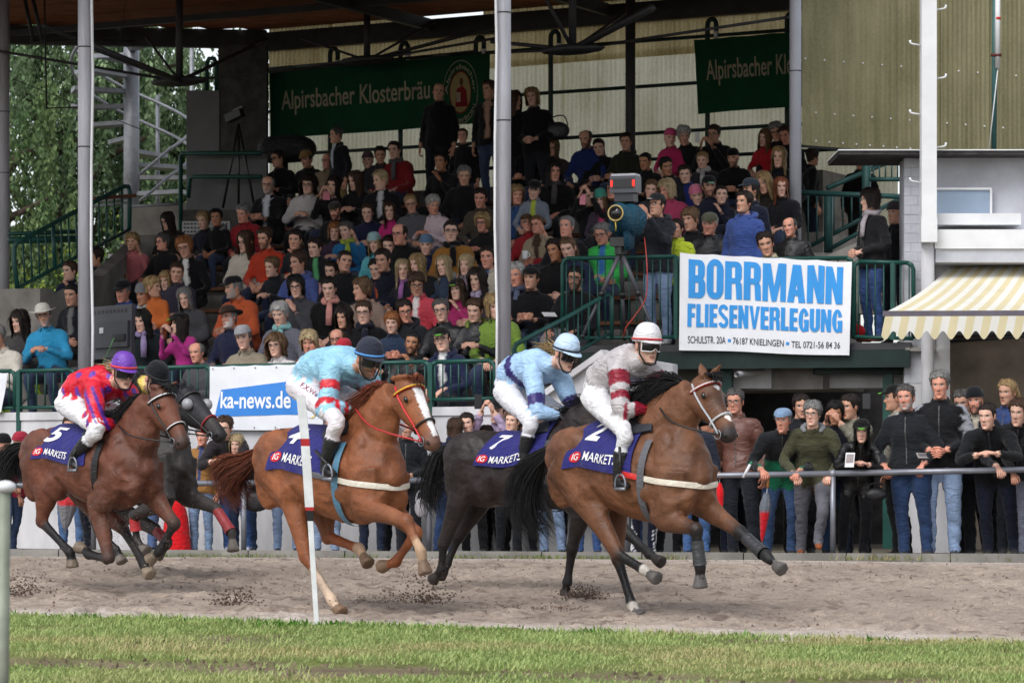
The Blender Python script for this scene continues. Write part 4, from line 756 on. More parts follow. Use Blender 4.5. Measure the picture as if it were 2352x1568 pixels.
# ------------------------------------------------------------------ trees
M_LEAF = mat('willow_leaf', attr=True, rough=.55, var=.1, scale=2, trans=.35, spec=.3)
M_BARK = mat('bark', L((70, 60, 50)), rough=.9, var=.3, scale=8, bump=.5)
def leaves(mb, P, D, ln, wd, col):
    n = len(P); D = D / (np.linalg.norm(D, axis=1)[:, None] + 1e-9); r_ = RNG.normal(size=(n, 3)); s_ = np.cross(D, r_); s_ /= np.linalg.norm(s_, axis=1)[:, None] + 1e-9
    v = np.stack([P, P + D * (ln * .5)[:, None] + s_ * wd[:, None], P + D * ln[:, None], P + D * (ln * .5)[:, None] - s_ * wd[:, None]], 1).reshape(-1, 3); mb.add(v, np.arange(n)[:, None] * 4 + np.arange(4)[None], col=np.repeat(col, 4, 0))
def willow(label, base, H, rad, nstr, cols, leafn=60, drop=(1.5, 4.5), lsize=.10):
    o = thing('willow_tree', label, 'tree', base); mb = MB(); mb.tube([(0, 0, 0), (.1, 0, H * .25), (-.15, .1, H * .5), (.1, .1, H * .85)], [.42, .34, .24, .06], 12); 
    for k in range(9):
        an = k * 2.4; z0 = H * (.28 + .05 * k); mb.tube([(0, 0, z0), (math.cos(an) * rad * .35, math.sin(an) * rad * .35, z0 + H * .14), (math.cos(an) * rad * .75, math.sin(an) * rad * .7, z0 + H * .18)], [.16, .10, .03], 8)
    mb.build('trunk', M_BARK, o, smooth=True); mb = MB(); P_, D_, C_ = [], [], []
    ncl = 26; cl = np.stack([RNG.normal(0, .42, ncl) * rad, RNG.normal(0, .42, ncl) * rad, RNG.uniform(.45, 1.0, ncl) * H], -1)
    for i in range(nstr):
        c = cl[RNG.integers(ncl)]; top = c + RNG.normal(0, .11, 3) * rad; dl = RNG.uniform(*drop); sw_ = RNG.normal(0, .25, 2); t = np.sort(RNG.uniform(0, 1, leafn)); hue = RNG.uniform(0, 1)
        p = top[None] + np.stack([sw_[0] * t, sw_[1] * t, -dl * t ** 1.2], -1) + RNG.normal(0, .05, (leafn, 3)); d = np.stack([RNG.normal(0, .5, leafn), RNG.normal(0, .5, leafn), -np.ones(leafn)], -1); P_.append(p); D_.append(d); cc = np.array(cols[0]) * (1 - hue) + np.array(cols[1]) * hue; C_.append(cc[None] * RNG.uniform(.6, 1.35, (leafn, 1)))
    P_ = np.concatenate(P_); k = P_[:, 2] > .3; leaves(mb, P_[k], np.concatenate(D_)[k], RNG.uniform(.7, 1.3, k.sum()) * lsize, RNG.uniform(.7, 1.3, k.sum()) * lsize * .26, np.concatenate(C_)[k]); mb.build('crown', M_LEAF, o); return o
def gp(px, Y): p = at(px, 0, Y); p[2] = 0; return p
W1, W2 = L((72, 100, 66)), L((136, 158, 116))
willow('tall grey green willow left behind the spiral staircase', gp(150, 66), 11.5, 3.4, 640, (W1, W2), 72, lsize=.14)
willow('second willow behind the tie rod truss', gp(420, 69), 12.0, 3.0, 560, (W1, W2), 72, lsize=.14)
willow('darker willow at the far left behind the column', gp(-60, 62), 9.0, 2.6, 380, (L((76, 104, 62)), L((126, 148, 96))), 70, lsize=.135)
willow('tree showing over the rear wall under the roof', gp(1060, 70), 10.5, 3.5, 300, (L((80, 112, 50)), L((120, 150, 80))), 50, lsize=.13)
def bush(label, base, H, rad, n, cols):
    o = thing('leafy_bush', label, 'bush', base); mb = MB()
    for k in range(7): an = k * .9; mb.tube([(0, 0, 0), (math.cos(an) * rad * .5, math.sin(an) * rad * .4, H * .7)], [.04, .012], 6)
    mb.build('stem', M_BARK, o, smooth=True); mb = MB(); P = RNG.normal(0, .42, (n, 3)) * np.array([rad, rad, H * .5]) + np.array([0, 0, H * .6]); P = P[P[:, 2] > .05]; n = len(P); f = RNG.uniform(0, 1, (n, 1)); leaves(mb, P, RNG.normal(size=(n, 3)), RNG.uniform(.05, .12, n), RNG.uniform(.02, .04, n), (np.array(cols[0]) * (1 - f) + np.array(cols[1]) * f) * RNG.uniform(.6, 1.3, (n, 1))); mb.build('crown', M_LEAF, o)
YG = (L((130, 160, 50)), L((190, 205, 90)))
bush('bright yellow green bush behind the left stairs', gp(360, 56), 4.7, 1.0, 9000, YG); bush('yellow green bush under the left stair railing', gp(75, 52), 3.6, .9, 8000, YG); bush('yellow green bush behind the grey column', gp(215, 54), 3.9, 1.0, 8000, YG); bush('yellowish bush between column and stairs', gp(140, 50), 3.2, .9, 6000, YG)
# ------------------------------------------------------------------ people: shared head, hand, hair and body shapes
def smooth_interp(x, xp, fp):
    x = np.asarray(x, float); xp = np.asarray(xp, float); fp = np.asarray(fp, float); m = np.gradient(fp, xp); i = np.clip(np.searchsorted(xp, x) - 1, 0, len(xp) - 2); h = xp[i + 1] - xp[i]; t = np.clip((x - xp[i]) / h, 0, 1)
    return (2 * t**3 - 3 * t**2 + 1) * fp[i] + (t**3 - 2 * t**2 + t) * h * m[i] + (-2 * t**3 + 3 * t**2) * fp[i + 1] + (t**3 - t**2) * h * m[i + 1]
HZ = [-.118, -.107, -.088, -.06, -.035, -.01, .015, .035, .06, .085, .105, .116, .120]
HF = [.040, .078, .084, .083, .083, .083, .083, .088, .085, .073, .050, .022, .002]
HB = [-.02, -.005, .030, .058, .073, .084, .092, .096, .097, .090, .068, .036, .004]
HW = [.018, .036, .048, .057, .062, .067, .070, .072, .073, .066, .048, .024, .003]
def head_rad(z): return smooth_interp(z, HZ, HF), smooth_interp(z, HZ, HB), smooth_interp(z, HZ, HW)
def head_surface(phi, z, off=0.0):
    yf, yb, hw = head_rad(z); s, c = np.sin(phi), np.cos(phi); yy = np.where(c > 0, yf, yb); p = 0.92
    x = (hw + off) * np.sign(s) * np.abs(s) ** p; y = -(yy + off) * np.sign(c) * np.abs(c) ** p; return x, y
class Grid: pass
def make_head(nu, nv):
    g = Grid(); th = np.linspace(0, 2 * math.pi, nu, endpoint=False); phi = th - 0.45 * np.sin(th); t = np.linspace(0, 1, nv); z = -.1185 + .2385 * (t + .07 * np.sin(2 * math.pi * (t)) * -1)
    P, Zz = np.meshgrid(phi, z); x, y = head_surface(P, Zz); fr = np.clip(np.cos(P), 0, 1); ax = np.abs(x)
    G = lambda cx, cz, sx, sz: np.exp(-((ax - cx) / sx) ** 2 - ((Zz - cz) / sz) ** 2)
    pro = smooth_interp(Zz, [-.12, -.05, -.041, -.033, -.022, 0, .018, .034, .12], [0, 0, .004, .022, .024, .013, .005, .001, 0]); nw = smooth_interp(Zz, [-.12, -.04, -.03, .0, .03, .12], [.012, .015, .014, .008, .009, .01])
    d = pro * np.exp(-(x / nw) ** 2) - .009 * G(.031, .012, .016, .011) + .0035 * G(.031, .011, .009, .006) + .004 * np.exp(-((Zz - .030) / .008) ** 2) * (ax < .055) + .004 * G(.043, -.018, .018, .018)
    d += .005 * G(0, -.061, .020, .005) + .006 * G(0, -.074, .018, .006) - .004 * G(0, -.0675, .026, .003) + .006 * G(0, -.102, .016, .012) - .004 * G(.030, -.048, .008, .016)
    y = y - d * (fr > .02) * np.minimum(fr * 3, 1); g.nu, g.nv = nu, nv; g.P = np.stack([x, y, Zz], -1); g.phi = P; g.z = Zz; g.ax = ax; g.fr = fr
    return g
HEADS = {'hi': make_head(56, 44), 'lo': make_head(38, 32)}
SKINS = {'pale': L((214, 172, 152)), 'mid': L((200, 152, 128)), 'red': L((208, 148, 126)), 'tan': L((172, 122, 92)), 'brown': L((140, 94, 70))}
def head_arrays(lod, skin, browc, beard=None, lips=None, eyes_closed=False):
    g = HEADS[lod]; c = np.tile(np.asarray(skin), (g.nv, g.nu, 1)).astype(float); ax, z, fr = g.ax, g.z, g.fr; f_ = fr > .15
    E = lambda cx, cz, sx, sz: (((ax - cx) / sx) ** 2 + ((z - cz) / sz) ** 2)
    bl = np.exp(-E(.042, -.022, .022, .02))[..., None] * .35 + np.exp(-E(0, -.026, .016, .014))[..., None] * .3; c = c * (1 - bl * np.array([.0, .35, .35]))
    if beard is not None:
        m = ((z < -.045) & f_ & (ax > .0)) | ((z < .0) & (ax > .052) & (np.abs(g.phi - math.pi) > 1.6)); m &= ~(E(0, -.068, .022, .012) < 1); c[m] = np.asarray(beard) * .8 + c[m] * .2
    m = (E(0, -.067, .024, .0105) < 1) & f_; c[m] = np.asarray(skin) * np.array([.80, .50, .52]) if lips is None else np.asarray(lips)
    m = (E(0, -.0675, .022, .003) < 1) & f_; c[m] = np.asarray(skin) * .3
    m = (np.abs(z - (.030 - .10 * (ax - .03) ** 2 / .03)) < .0042) & (ax > .012) & (ax < .052) & f_; c[m] = np.asarray(browc) * .55 + np.asarray(skin) * .35
    m = (E(.031, .012, .0150, .0075) < 1) & f_; c[m] = np.array((.50, .46, .44)); m = ((E(.031, .0120, .0066, .0070) < 1) | (E(.031, .0180, .015, .0030) < 1)) & f_; c[m] = np.array((.06, .045, .038))
    m = (E(.009, -.036, .005, .004) < 1) & f_; c[m] = np.asarray(skin) * .35
    mb = MB(); mb.grid(g.P, col=c, closed=True, mi=1)
    for s in (-1, 1): mb.ball((s * .073, .012, .002), (.009, .020, .032), 8, 6, col=np.asarray(skin) * np.array([.95, .78, .74]), mi=1)
    return mb
def rotm(yaw, pitch=0.0, roll=0.0):   # row-vector convention: P @ M
    cy, sy = math.cos(yaw), math.sin(yaw); cp, sp = math.cos(pitch), math.sin(pitch); cr, sr = math.cos(roll), math.sin(roll)
    Rz = np.array([[cy, sy, 0], [-sy, cy, 0], [0, 0, 1]]); Rx = np.array([[1, 0, 0], [0, cp, sp], [0, -sp, cp]]); Ry = np.array([[cr, 0, -sr], [0, 1, 0], [sr, 0, cr]]); return Ry @ Rx @ Rz
def hair_mesh(zf=.072, zs=-.01, zb=-.06, tt=.014, ts=.010, wave=.004, wfreq=14, seed=0, nphi=44, ns=12, fall=0.0, part=0.0, bald=False, frontw=.95, jag=.012):
    phi = np.linspace(0, 2 * math.pi, nphi, endpoint=False); u = np.abs((phi + math.pi) % (2 * math.pi) - math.pi)        # 0 front .. pi back
    zend = np.where(u < frontw, zf - .018 * (u / frontw) ** 2, np.where(u < frontw + .35, zf - .018 + (zs - zf + .018) * np.clip((u - frontw) / .35, 0, 1), zs + (zb - zs) * np.clip((u - frontw - .35) / (math.pi - frontw - .6), 0, 1)))
    zend = zend + (vnoise(phi * wfreq, 0 * phi + seed, seed) - .5) * jag; ztop = .124; V_ = []; t = np.linspace(0, 1, ns); 
    for i, tt_ in enumerate(t):
        z = ztop + (zend - ztop) * (1 - math.cos(tt_ * math.pi / 2)) ** .9 if True else 0; zc = np.clip(z, -.01, .1195); yf, yb, hw = head_rad(zc); s, c = np.sin(phi), np.cos(phi); yy = np.where(c > 0, yf, yb)
        th = ts + (tt - ts) * np.clip((z - .02) / .08, 0, 1); th = th + (vnoise(phi * wfreq + 3.3, z * 18 + seed, seed + 1) - .5) * 2 * wave + (np.minimum(z, 0) * -fall); th = th * np.clip((1 - tt_) * 6 + .25, 0, 1) if zs > -.08 else th
        x = (hw + th) * np.sign(s) * np.abs(s) ** .92; y = -(yy + th) * np.sign(c) * np.abs(c) ** .92; zz = np.where(z > .08, z + (th - .0) * np.clip((z - .08) / .04, 0, 1), z); V_.append(np.stack([x, y, zz], -1))
    V_ = np.array(V_); cap = np.array([[0, .0, V_[0][:, 2].mean() + .002]]); q_ = V_
    if bald:   # only a fringe round the sides and back
        V_ = V_[4:]; V_[:, u < 1.25, :2] *= .7
    mb = MB(); mb.grid(V_, closed=True); rg = np.random.default_rng(seed + 40); nr = len(V_)
    for _ in range(64 if zs < -.06 else 50):      # loose strands breaking the outline
        j = rg.integers(nphi); ln_ = rg.integers(3, 6); i0 = rg.integers(0, nr - ln_); pth = V_[i0:i0 + ln_, j].copy(); rad = pth * np.array([1, 1, .6]); rad /= np.linalg.norm(rad, axis=1)[:, None] + 1e-9; pth += rad * (np.linspace(.001, rg.uniform(.002, .009) * (1 + 40 * wave), ln_))[:, None] + np.cumsum(rg.normal(0, .0025, (ln_, 3)), 0); mb.tube(pth, np.linspace(.0035, .0012, ln_), 3, cap=False)
    if not bald:
        n = nphi; mb.add(np.concatenate([V_[0], cap]), None, np.stack([np.arange(n), (np.arange(n) + 1) % n, np.full(n, n)], -1)[:, ::-1])
    return mb
HAIRS = {}
def get_hair(style, seed):
    k = (style, seed % 3)
    if k in HAIRS: return HAIRS[k]
    s = seed % 3 + 2
    if style == 'short': mb = hair_mesh(.080, -.005, -.065, .017, .010, .007, 13, s, jag=.018)
    elif style == 'messy': mb = hair_mesh(.068, -.015, -.075, .026, .015, .010, 11, s, jag=.03)
    elif style == 'crop': mb = hair_mesh(.080, .0, -.06, .008, .006, .002, 20, s)
    elif style == 'fringe': mb = hair_mesh(.060, -.02, -.08, .022, .015, .008, 16, s, jag=.03)
    elif style == 'bob': mb = hair_mesh(.068, -.085, -.10, .022, .024, .009, 14, s, frontw=.80, jag=.03)
    elif style == 'grannybob': mb = hair_mesh(.070, -.045, -.085, .028, .024, .013, 9, s, jag=.03)
    elif style == 'curly': mb = hair_mesh(.068, -.10, -.12, .030, .040, .024, 8, s, frontw=.75, jag=.04)
    elif style == 'long': mb = hair_mesh(.078, -.20, -.24, .016, .018, .008, 15, s, frontw=.62, ns=16, jag=.04, fall=.02)
    elif style == 'longwavy': mb = hair_mesh(.076, -.19, -.24, .020, .026, .016, 9, s, frontw=.62, ns=16, jag=.05, fall=.05)
    elif style in ('pony', 'bun'):
        mb = hair_mesh(.076, -.005, -.055, .010, .008, .003, 18, s)
        if style == 'pony': mb.tube([(0, .10, .04), (.01, .14, .03), (.02, .155, -.04), (.03, .145, -.13), (.03, .13, -.19)], [.012, .028, .032, .022, .006], 10)
        else: mb.ball((0, .09, .09), .034, 10, 8)
    elif style == 'bald': mb = hair_mesh(.02, .0, -.06, .006, .010, .003, 16, s, bald=True)
    else: mb = hair_mesh()
    HAIRS[k] = mb.arrays(); return HAIRS[k]
def dome(z0, r_add, top, n=28, ns=9, squash=1.0, fwd=0.0, back=0.0):
    phi = np.linspace(0, 2 * math.pi, n, endpoint=False); V_ = []
    yf, yb, hw = head_rad(np.array([max(z0, .02)])); s, c = np.sin(phi), np.cos(phi)
    for t in np.linspace(0, 1, ns):
        k = math.cos(t * math.pi / 2) ** .62; yy = np.where(c > 0, yf + r_add + fwd, yb + r_add + back); V_.append(np.stack([(hw + r_add) * s * k, -yy * c * k, np.full(n, z0 + (top - z0) * math.sin(t * math.pi / 2))], -1))
    V_ = np.array(V_); mb = MB(); mb.grid(V_, closed=True); return mb
def hat_mesh(kind):
    if kind == 'cap':
        mb = dome(.060, .012, .142); a = np.linspace(-1.05, 1.05, 13); inn = np.stack([.086 * np.sin(a), -.098 * np.cos(a), .066 + 0 * a], -1); out = np.stack([.080 * np.sin(a), -.098 * np.cos(a) - .068 * np.cos(a * 1.45).clip(0), .062 - .012 * (np.cos(a)) + .004 * 0 * a], -1)
        mb.sheet(np.stack([inn, (inn + out) / 2 + np.array([0, 0, .006]), out]), .006, np.array([0, 0, 1.0])); mb.ball((0, 0, .139), .006, 6, 4)
    elif kind == 'flatcap':
        mb = dome(.056, .014, .128, fwd=.022, back=.004); a = np.linspace(-.9, .9, 11); inn = np.stack([.08 * np.sin(a), -.106 * np.cos(a), .062 + 0 * a], -1); out = np.stack([.076 * np.sin(a), -.106 * np.cos(a) - .032 * np.cos(a * 1.5).clip(0), .052 + 0 * a], -1); mb.sheet(np.stack([inn, out]), .006, np.array([0, 0, 1.0]))
    elif kind == 'beanie':
        mb = dome(.050, .014, .154); P = dome(.046, .019, .10, ns=6); v = P.v[0].reshape(6, -1, 3)[:2]; v[1, :, 2] = .080; mb.grid(v, closed=True)
    elif kind == 'brimhat':
        mb = dome(.055, .014, .150); n = 28; phi = np.linspace(0, 2 * math.pi, n + 1); i = np.stack([.088 * np.sin(phi), -.112 * np.cos(phi), .062 + 0 * phi], -1); o = np.stack([.150 * np.sin(phi), -.175 * np.cos(phi), .050 + .026 * np.abs(np.sin(phi)) ** 2], -1); mb.sheet(np.stack([i, o]), .006, np.array([0, 0, 1.0]))
    elif kind == 'headband': mb = dome(.060, .016, .09, ns=4)
    elif kind == 'hood':
        mb = dome(-.02, .03, .16, fwd=-.03)
    return mb
HATS = {}
def get_hat(k):
    if k not in HATS: HATS[k] = hat_mesh(k).arrays()
    return HATS[k]
def glasses_mesh(sun=False):
    mb = MB()
    for s in (-1, 1):
        a = np.linspace(0, 2 * math.pi, 17); ring = np.stack([s * .031 + .024 * np.cos(a), -.098 + .010 * (np.abs(s * .031 + .024 * np.cos(a)) / .05) ** 2, .010 + .018 * np.sin(a)], -1); mb.tube(ring, .0026, 5, cap=False)
        if sun: mb.add(np.concatenate([ring[:-1], [[s * .031, -.100, .010]]]), None, np.stack([np.arange(16), (np.arange(16) + 1) % 16, np.full(16, 16)], -1))
        mb.tube([(s * .054, -.086, .014), (s * .074, -.03, .014), (s * .076, .015, .008)], .0022, 5)
    mb.tube([(-.008, -.1, .013), (.008, -.1, .013)], .0022, 5); return mb
GLS = {0: glasses_mesh().arrays(), 1: glasses_mesh(True).arrays()}
# hand: wrist at origin, fingers along -Y, palm facing -Z, thumb toward +X
def hand_mesh(curl=.5, skin=(1, 1, 1)):
    mb = MB(); mb.tube([(0, .02, 0), (0, -.02, 0), (0, -.06, -.002), (0, -.092, -.004)], [.024, .032, .040, .036], 8, r2=[.018, .016, .015, .011], up=(0, 0, 1))
    for x, l in ((-.030, .062), (-.010, .078), (.010, .082), (.030, .072)):
        a = 0; p = np.array([x, -.085, -.002]); pts = [p]; 
        for k, f in enumerate((.45, .32, .26)): a += curl * (.6 + .35 * k); p = p + l * f * np.array([0, -math.cos(a), -math.sin(a)]); pts.append(p)
        mb.tube(pts, [.0092, .0088, .008, .0065], 5)
    a = curl * .5; mb.tube([(.024, -.018, -.002), (.046, -.045, -.010), (.054, -.072, -.016 - .02 * a), (.050, -.092, -.022 - .03 * a)], [.013, .0115, .010, .0075], 5); return mb
HANDS = {c: hand_mesh(c).arrays() for c in (.25, .7, 1.15)}
# body: primitives -> voxel fuse -> regions
def remesh(v, q, t, vox, smooth=2, fac=.6):
    me = mk_mesh('tmp', v, q, t, None); ob = bpy.data.objects.new('tmp', me); COL.objects.link(ob); md = ob.modifiers.new('r', 'REMESH'); md.mode = 'VOXEL'; md.voxel_size = vox
    if smooth: sm = ob.modifiers.new('s', 'SMOOTH'); sm.iterations = smooth; sm.factor = fac
    dg = bpy.context.evaluated_depsgraph_get(); dg.update(); m2 = bpy.data.meshes.new_from_object(ob.evaluated_get(dg)); nv = len(m2.vertices); V_ = np.zeros(nv * 3, np.float32); m2.vertices.foreach_get('co', V_)
    nl = len(m2.loops); li = np.zeros(nl, np.int32); m2.loops.foreach_get('vertex_index', li); lt_ = np.zeros(len(m2.polygons), np.int32); m2.polygons.foreach_get('loop_total', lt_); ls = np.zeros(len(m2.polygons), np.int32); m2.polygons.foreach_get('loop_start', ls)
    Q = li[ls[lt_ == 4][:, None] + np.arange(4)]; T = li[ls[lt_ == 3][:, None] + np.arange(3)]; bpy.data.objects.remove(ob); bpy.data.meshes.remove(me); bpy.data.meshes.remove(m2); return V_.reshape(-1, 3).astype(float), Q, T
def vnormals(v, q, t):
    n = np.zeros_like(v)
    for F in (q, t):
        if len(F): f = np.cross(v[F[:, 1]] - v[F[:, 0]], v[F[:, 2]] - v[F[:, 0]]); [np.add.at(n, F[:, k], f) for k in range(F.shape[1])]
    return n / (np.linalg.norm(n, axis=1)[:, None] + 1e-12)
def curve(pts, n):      # Catmull-Rom through rows of pts (any width)
    P = np.asarray(pts, float); k = len(P); t = np.linspace(0, k - 1, n); i = np.clip(t.astype(int), 0, k - 2); f = (t - i)[:, None]; P0 = P[np.clip(i - 1, 0, k - 1)]; P1 = P[i]; P2 = P[i + 1]; P3 = P[np.clip(i + 2, 0, k - 1)]
    return .5 * (2 * P1 + (P2 - P0) * f + (2 * P0 - 5 * P1 + 4 * P2 - P3) * f**2 + (3 * P1 - P0 - 3 * P2 + P3) * f**3)
def limb(mb, rows, n=14, sides=12, up=None, label=0):      # rows: x y z r1 r2
    C = curve(rows, n); mb.tube(C[:, :3], np.maximum(C[:, 3], .004), sides, r2=np.maximum(C[:, 4], .004) if C.shape[1] > 4 else None, up=up, col=(label, 0, 0))
# joints of a pose (adult of 1.75 m, facing -Y)
def pose_joints(name):
    sit = name.startswith('sit')
    J = {}
    if sit:
        J.update(pel=(0, .02, .52), wai=(0, .03, .70), che=(0, .01, .88), nek=(0, -.01, 1.04), hd=(0, -.05, 1.205), hip=.095, kn=(.13, -.44, .53), an=(.13, -.40, .09), sh=(.160, .01, .968)); ar = name[4:]
    else:
        J.update(pel=(0, 0, .95), wai=(0, .01, 1.12), che=(0, 0, 1.28), nek=(0, 0, 1.45), hd=(0, -.03, 1.615), hip=.09, kn=(.105, -.02, .50), an=(.11, .03, .09), sh=(.165, .01, 1.375)); ar = name[6:]
        if name.startswith('lean_'):
            J.update(pel=(0, .22, .93), wai=(0, .14, 1.09), che=(0, .02, 1.20), nek=(0, -.12, 1.32), hd=(0, -.21, 1.455), sh=(.165, -.09, 1.255), kn=(.12, .17, .49), an=(.12, .27, .09)); ar = name[5:]
        if name == 'step_rail':
            J.update(pel=(0, .12, .94), wai=(0, .08, 1.11), che=(0, .02, 1.26), nek=(0, -.06, 1.41), hd=(0, -.12, 1.575), sh=(.165, -.03, 1.345), knL=(.10, -.22, .56), anL=(.05, -.14, .20), knR=(-.13, .16, .50), anR=(-.14, .30, .09)); ar = 'rail'
    sx, sy, sz = J['sh']; hz = J['pel'][2]
    A = {'lap': ((.26, -.06, sz - .27), (.07, -.32, hz + .13)), 'knee': ((.27, -.10, sz - .28), (.13, -.38, hz + .10)), 'clap': ((.26, -.14, sz - .26), (.035, -.34, sz - .10)), 'clapl': ((.25, -.12, sz - .28), (.04, -.33, sz - .22)), 'phone': ((.22, -.20, sz - .20), (.07, -.36, sz + .13)), 'photo': ((.20, -.22, sz - .02), (.06, -.34, sz + .28)), 'chin': ((.22, -.22, sz - .25), (.05, -.20, sz + .0)), 'hold': ((.27, .02, sz - .28), (.05, -.23, sz - .36)), 'down': ((.25, .04, sz - .29), (.25, -.04, sz - .54)), 'pocket': ((.29, .05, sz - .28), (.21, -.08, sz - .46)), 'rail': ((.29, -.06, sz - .27), (.17, sy - .30, .93)), 'fold': ((.25, -.05, sz - .27), (-.07, -.20, sz - .27)), 'elb': ((.27, sy - .22, sz - .22), (.07, sy - .40, sz - .16)), 'raise': ((.24, -.10, sz - .22), (.20, -.30, sz + .12))}
    J['el'], J['wr'] = A.get(ar, A['lap']); J['ar'] = ar; return J
TEMPL = {}
LAB_J, LAB_T, LAB_S, LAB_SH = 0, 1, 2, 3
def body_template(pose, vox, build=1.0, skirt=False):
    key = (pose, vox, build, skirt)
    if key in TEMPL: return TEMPL[key]
    J = pose_joints(pose); g = build; mb = MB(); P = lambda k: np.array(J[k], float); pel, wai, che, nek = P('pel'), P('wai'), P('che'), P('nek'); sit = pose.startswith('sit')
    ax = (nek - pel) / np.linalg.norm(nek - pel); hem = pel - ax * (.04 if sit else .10)
    rows = [[*hem, .194 * g, .148 * g], [*(pel + ax * .03), .186 * g, .140 * g], [*wai, .158 * g, .124 * g], [*che, .176 * g, .130 * g], [*(che + (nek - che) * .5), .168, .116], [*(nek - ax * .045), .146, .092], [*(nek + ax * .01), .070, .066]]
    limb(mb, rows, 18, 18, up=(0, 1, 0) if True else None, label=LAB_J)
    hd = P('hd'); limb(mb, [[*(nek - ax * .05), .058, .058], [*(nek * .5 + hd * .5 + np.array([0, .012, 0])), .052, .054], [*(hd + np.array([0, .02, -.05])), .050, .055]], 8, 12, label=LAB_S)
    col_c = nek + ax * .02; limb(mb, [[*(nek - ax * .03), .088, .080], [*(nek + ax * .035), .072, .068]], 5, 14, label=LAB_J)
    hands = []
    for s in (1, -1):
        S = lambda v: np.array([v[0] * s, v[1], v[2]], float); sh, el, wr = S(J['sh']), S(J['el']), S(J['wr'])
        if J['ar'] == 'fold' and s < 0: wr = np.array([.07, -.22, J['wr'][2] - .03])
        if J['ar'] in ('raise', 'chin') and s < 0: el, wr = np.array([-.26, -.06, J['sh'][2] - .27]), np.array([-.06, -.30, J['pel'][2] + .16])
        if J['ar'] == 'railhold' : pass
        limb(mb, [[*(sh * .55 + che * .45 + ax * .045), .075, .075], [*sh, .068 * g, .070 * g], [*(sh * .5 + el * .5), .057 * g, .060 * g], [*el, .050 * g, .050 * g], [*(el * .5 + wr * .5), .046 * g, .046 * g], [*(wr + (el - wr) * .10), .040, .040]], 18, 12, label=LAB_J)
        limb(mb, [[*(wr + (el - wr) * .12), .027, .025], [*(wr + (wr - el) * .04), .026, .022]], 4, 8, label=LAB_S)
        hands.append((wr, (wr - el) / np.linalg.norm(wr - el), s))
        hip = np.array([s * J['hip'], pel[1], pel[2]]); kn, an = S(J.get('kn' + 'RL'[s > 0], J['kn'])) if ('kn' + 'RL'[s > 0]) not in J else np.array(J['kn' + 'RL'[s > 0]], float), None
        an = np.array(J['an' + 'RL'[s > 0]], float) if ('an' + 'RL'[s > 0]) in J else S(J['an'])
        limb(mb, [[*(hip + (hip - kn) * .06), .096 * g, .105 * g], [*(hip * .6 + kn * .4), .086 * g, .092 * g], [*kn, .064, .068], [*(kn * .5 + an * .5 + np.array([0, .015, 0])), .060, .064], [*(an * .86 + kn * .14), .052, .056], [*(an + np.array([0, 0, -.015])), .054, .062]], 20, 12, label=LAB_T)
        limb(mb, [[*(an + np.array([0, .055, -.055])), .035, .032], [*(an + np.array([0, .0, -.050])), .042, .040], [*(an + np.array([s * .008, -.09, -.062])), .043, .028], [*(an + np.array([s * .012, -.165, -.068])), .034, .020]], 9, 10, up=(0, 0, 1), label=LAB_SH)
    v, q, t, c, _, _ = mb.arrays(); V_, Q, T = remesh(v, q, t, vox, 2); from mathutils import kdtree; kd = kdtree.KDTree(len(v)); [kd.insert(p, i) for i, p in enumerate(v)]; kd.balance(); lab = np.array([c[kd.find(p)[1], 0] for p in V_]).astype(int)
    rel_ = V_ - hem; alo = rel_ @ ax; per = np.linalg.norm(rel_ - alo[:, None] * ax, axis=1); lab[(lab == 1) & (alo > .0) & (per < .24) & ((V_[:, 1] > -.10) if sit else True)] = 0
    # cloth folds
    nrm = vnormals(V_, Q, T); f1 = fbm(V_[:, 0] * 9 + V_[:, 2] * 4, V_[:, 2] * 13 + V_[:, 1] * 8, 5, 2); rid = (1 - np.abs(2 * f1 - 1)); cloth = (lab < 2)[:, None]; V_ = V_ + nrm * cloth * ((rid - .75) * .020 + (fbm(V_[:, 0] * 25, V_[:, 2] * 22 + V_[:, 1] * 20, 8, 2) - .5) * .010)[:, None]
    TEMPL[key] = (V_, Q, T, lab, hands, np.array(J['hd'], float), ax, nek); return TEMPL[key]
def frame_from(d, up):      # rows: local x,y,z axes for a hand: -y along d
    d = d / np.linalg.norm(d); y = -d; z = np.asarray(up, float) - d * np.dot(up, d); z /= np.linalg.norm(z) + 1e-9; x = np.cross(y, z); return np.array([x, y, z])
def add_arr(mb, arr, M=None, off=(0, 0, 0), scale=1.0, col=None, mi=0, flip=False):
    v, q, t, c, _, _ = arr; v = v * scale; v = v @ M if M is not None else v; mb.add(v + np.asarray(off), q[:, ::-1] if flip else q, t[:, ::-1] if flip else t, col=col if col is not None else c, mi=mi)
HAIRC = {'black': (.012, .010, .009), 'dark': L((48, 36, 30)), 'brown': L((84, 60, 44)), 'ltbrown': L((128, 98, 70)), 'blond': L((186, 154, 106)), 'pale': L((214, 190, 146)), 'grey': L((150, 148, 146)), 'dgrey': L((104, 100, 98)), 'white': L((206, 204, 200)), 'red': L((150, 84, 50)), 'ginger': L((176, 112, 66))}
MSET = {'cloth': M_CLOTH, 'leather': M_LEATH, 'silk': M_SILK}
NPER = 0
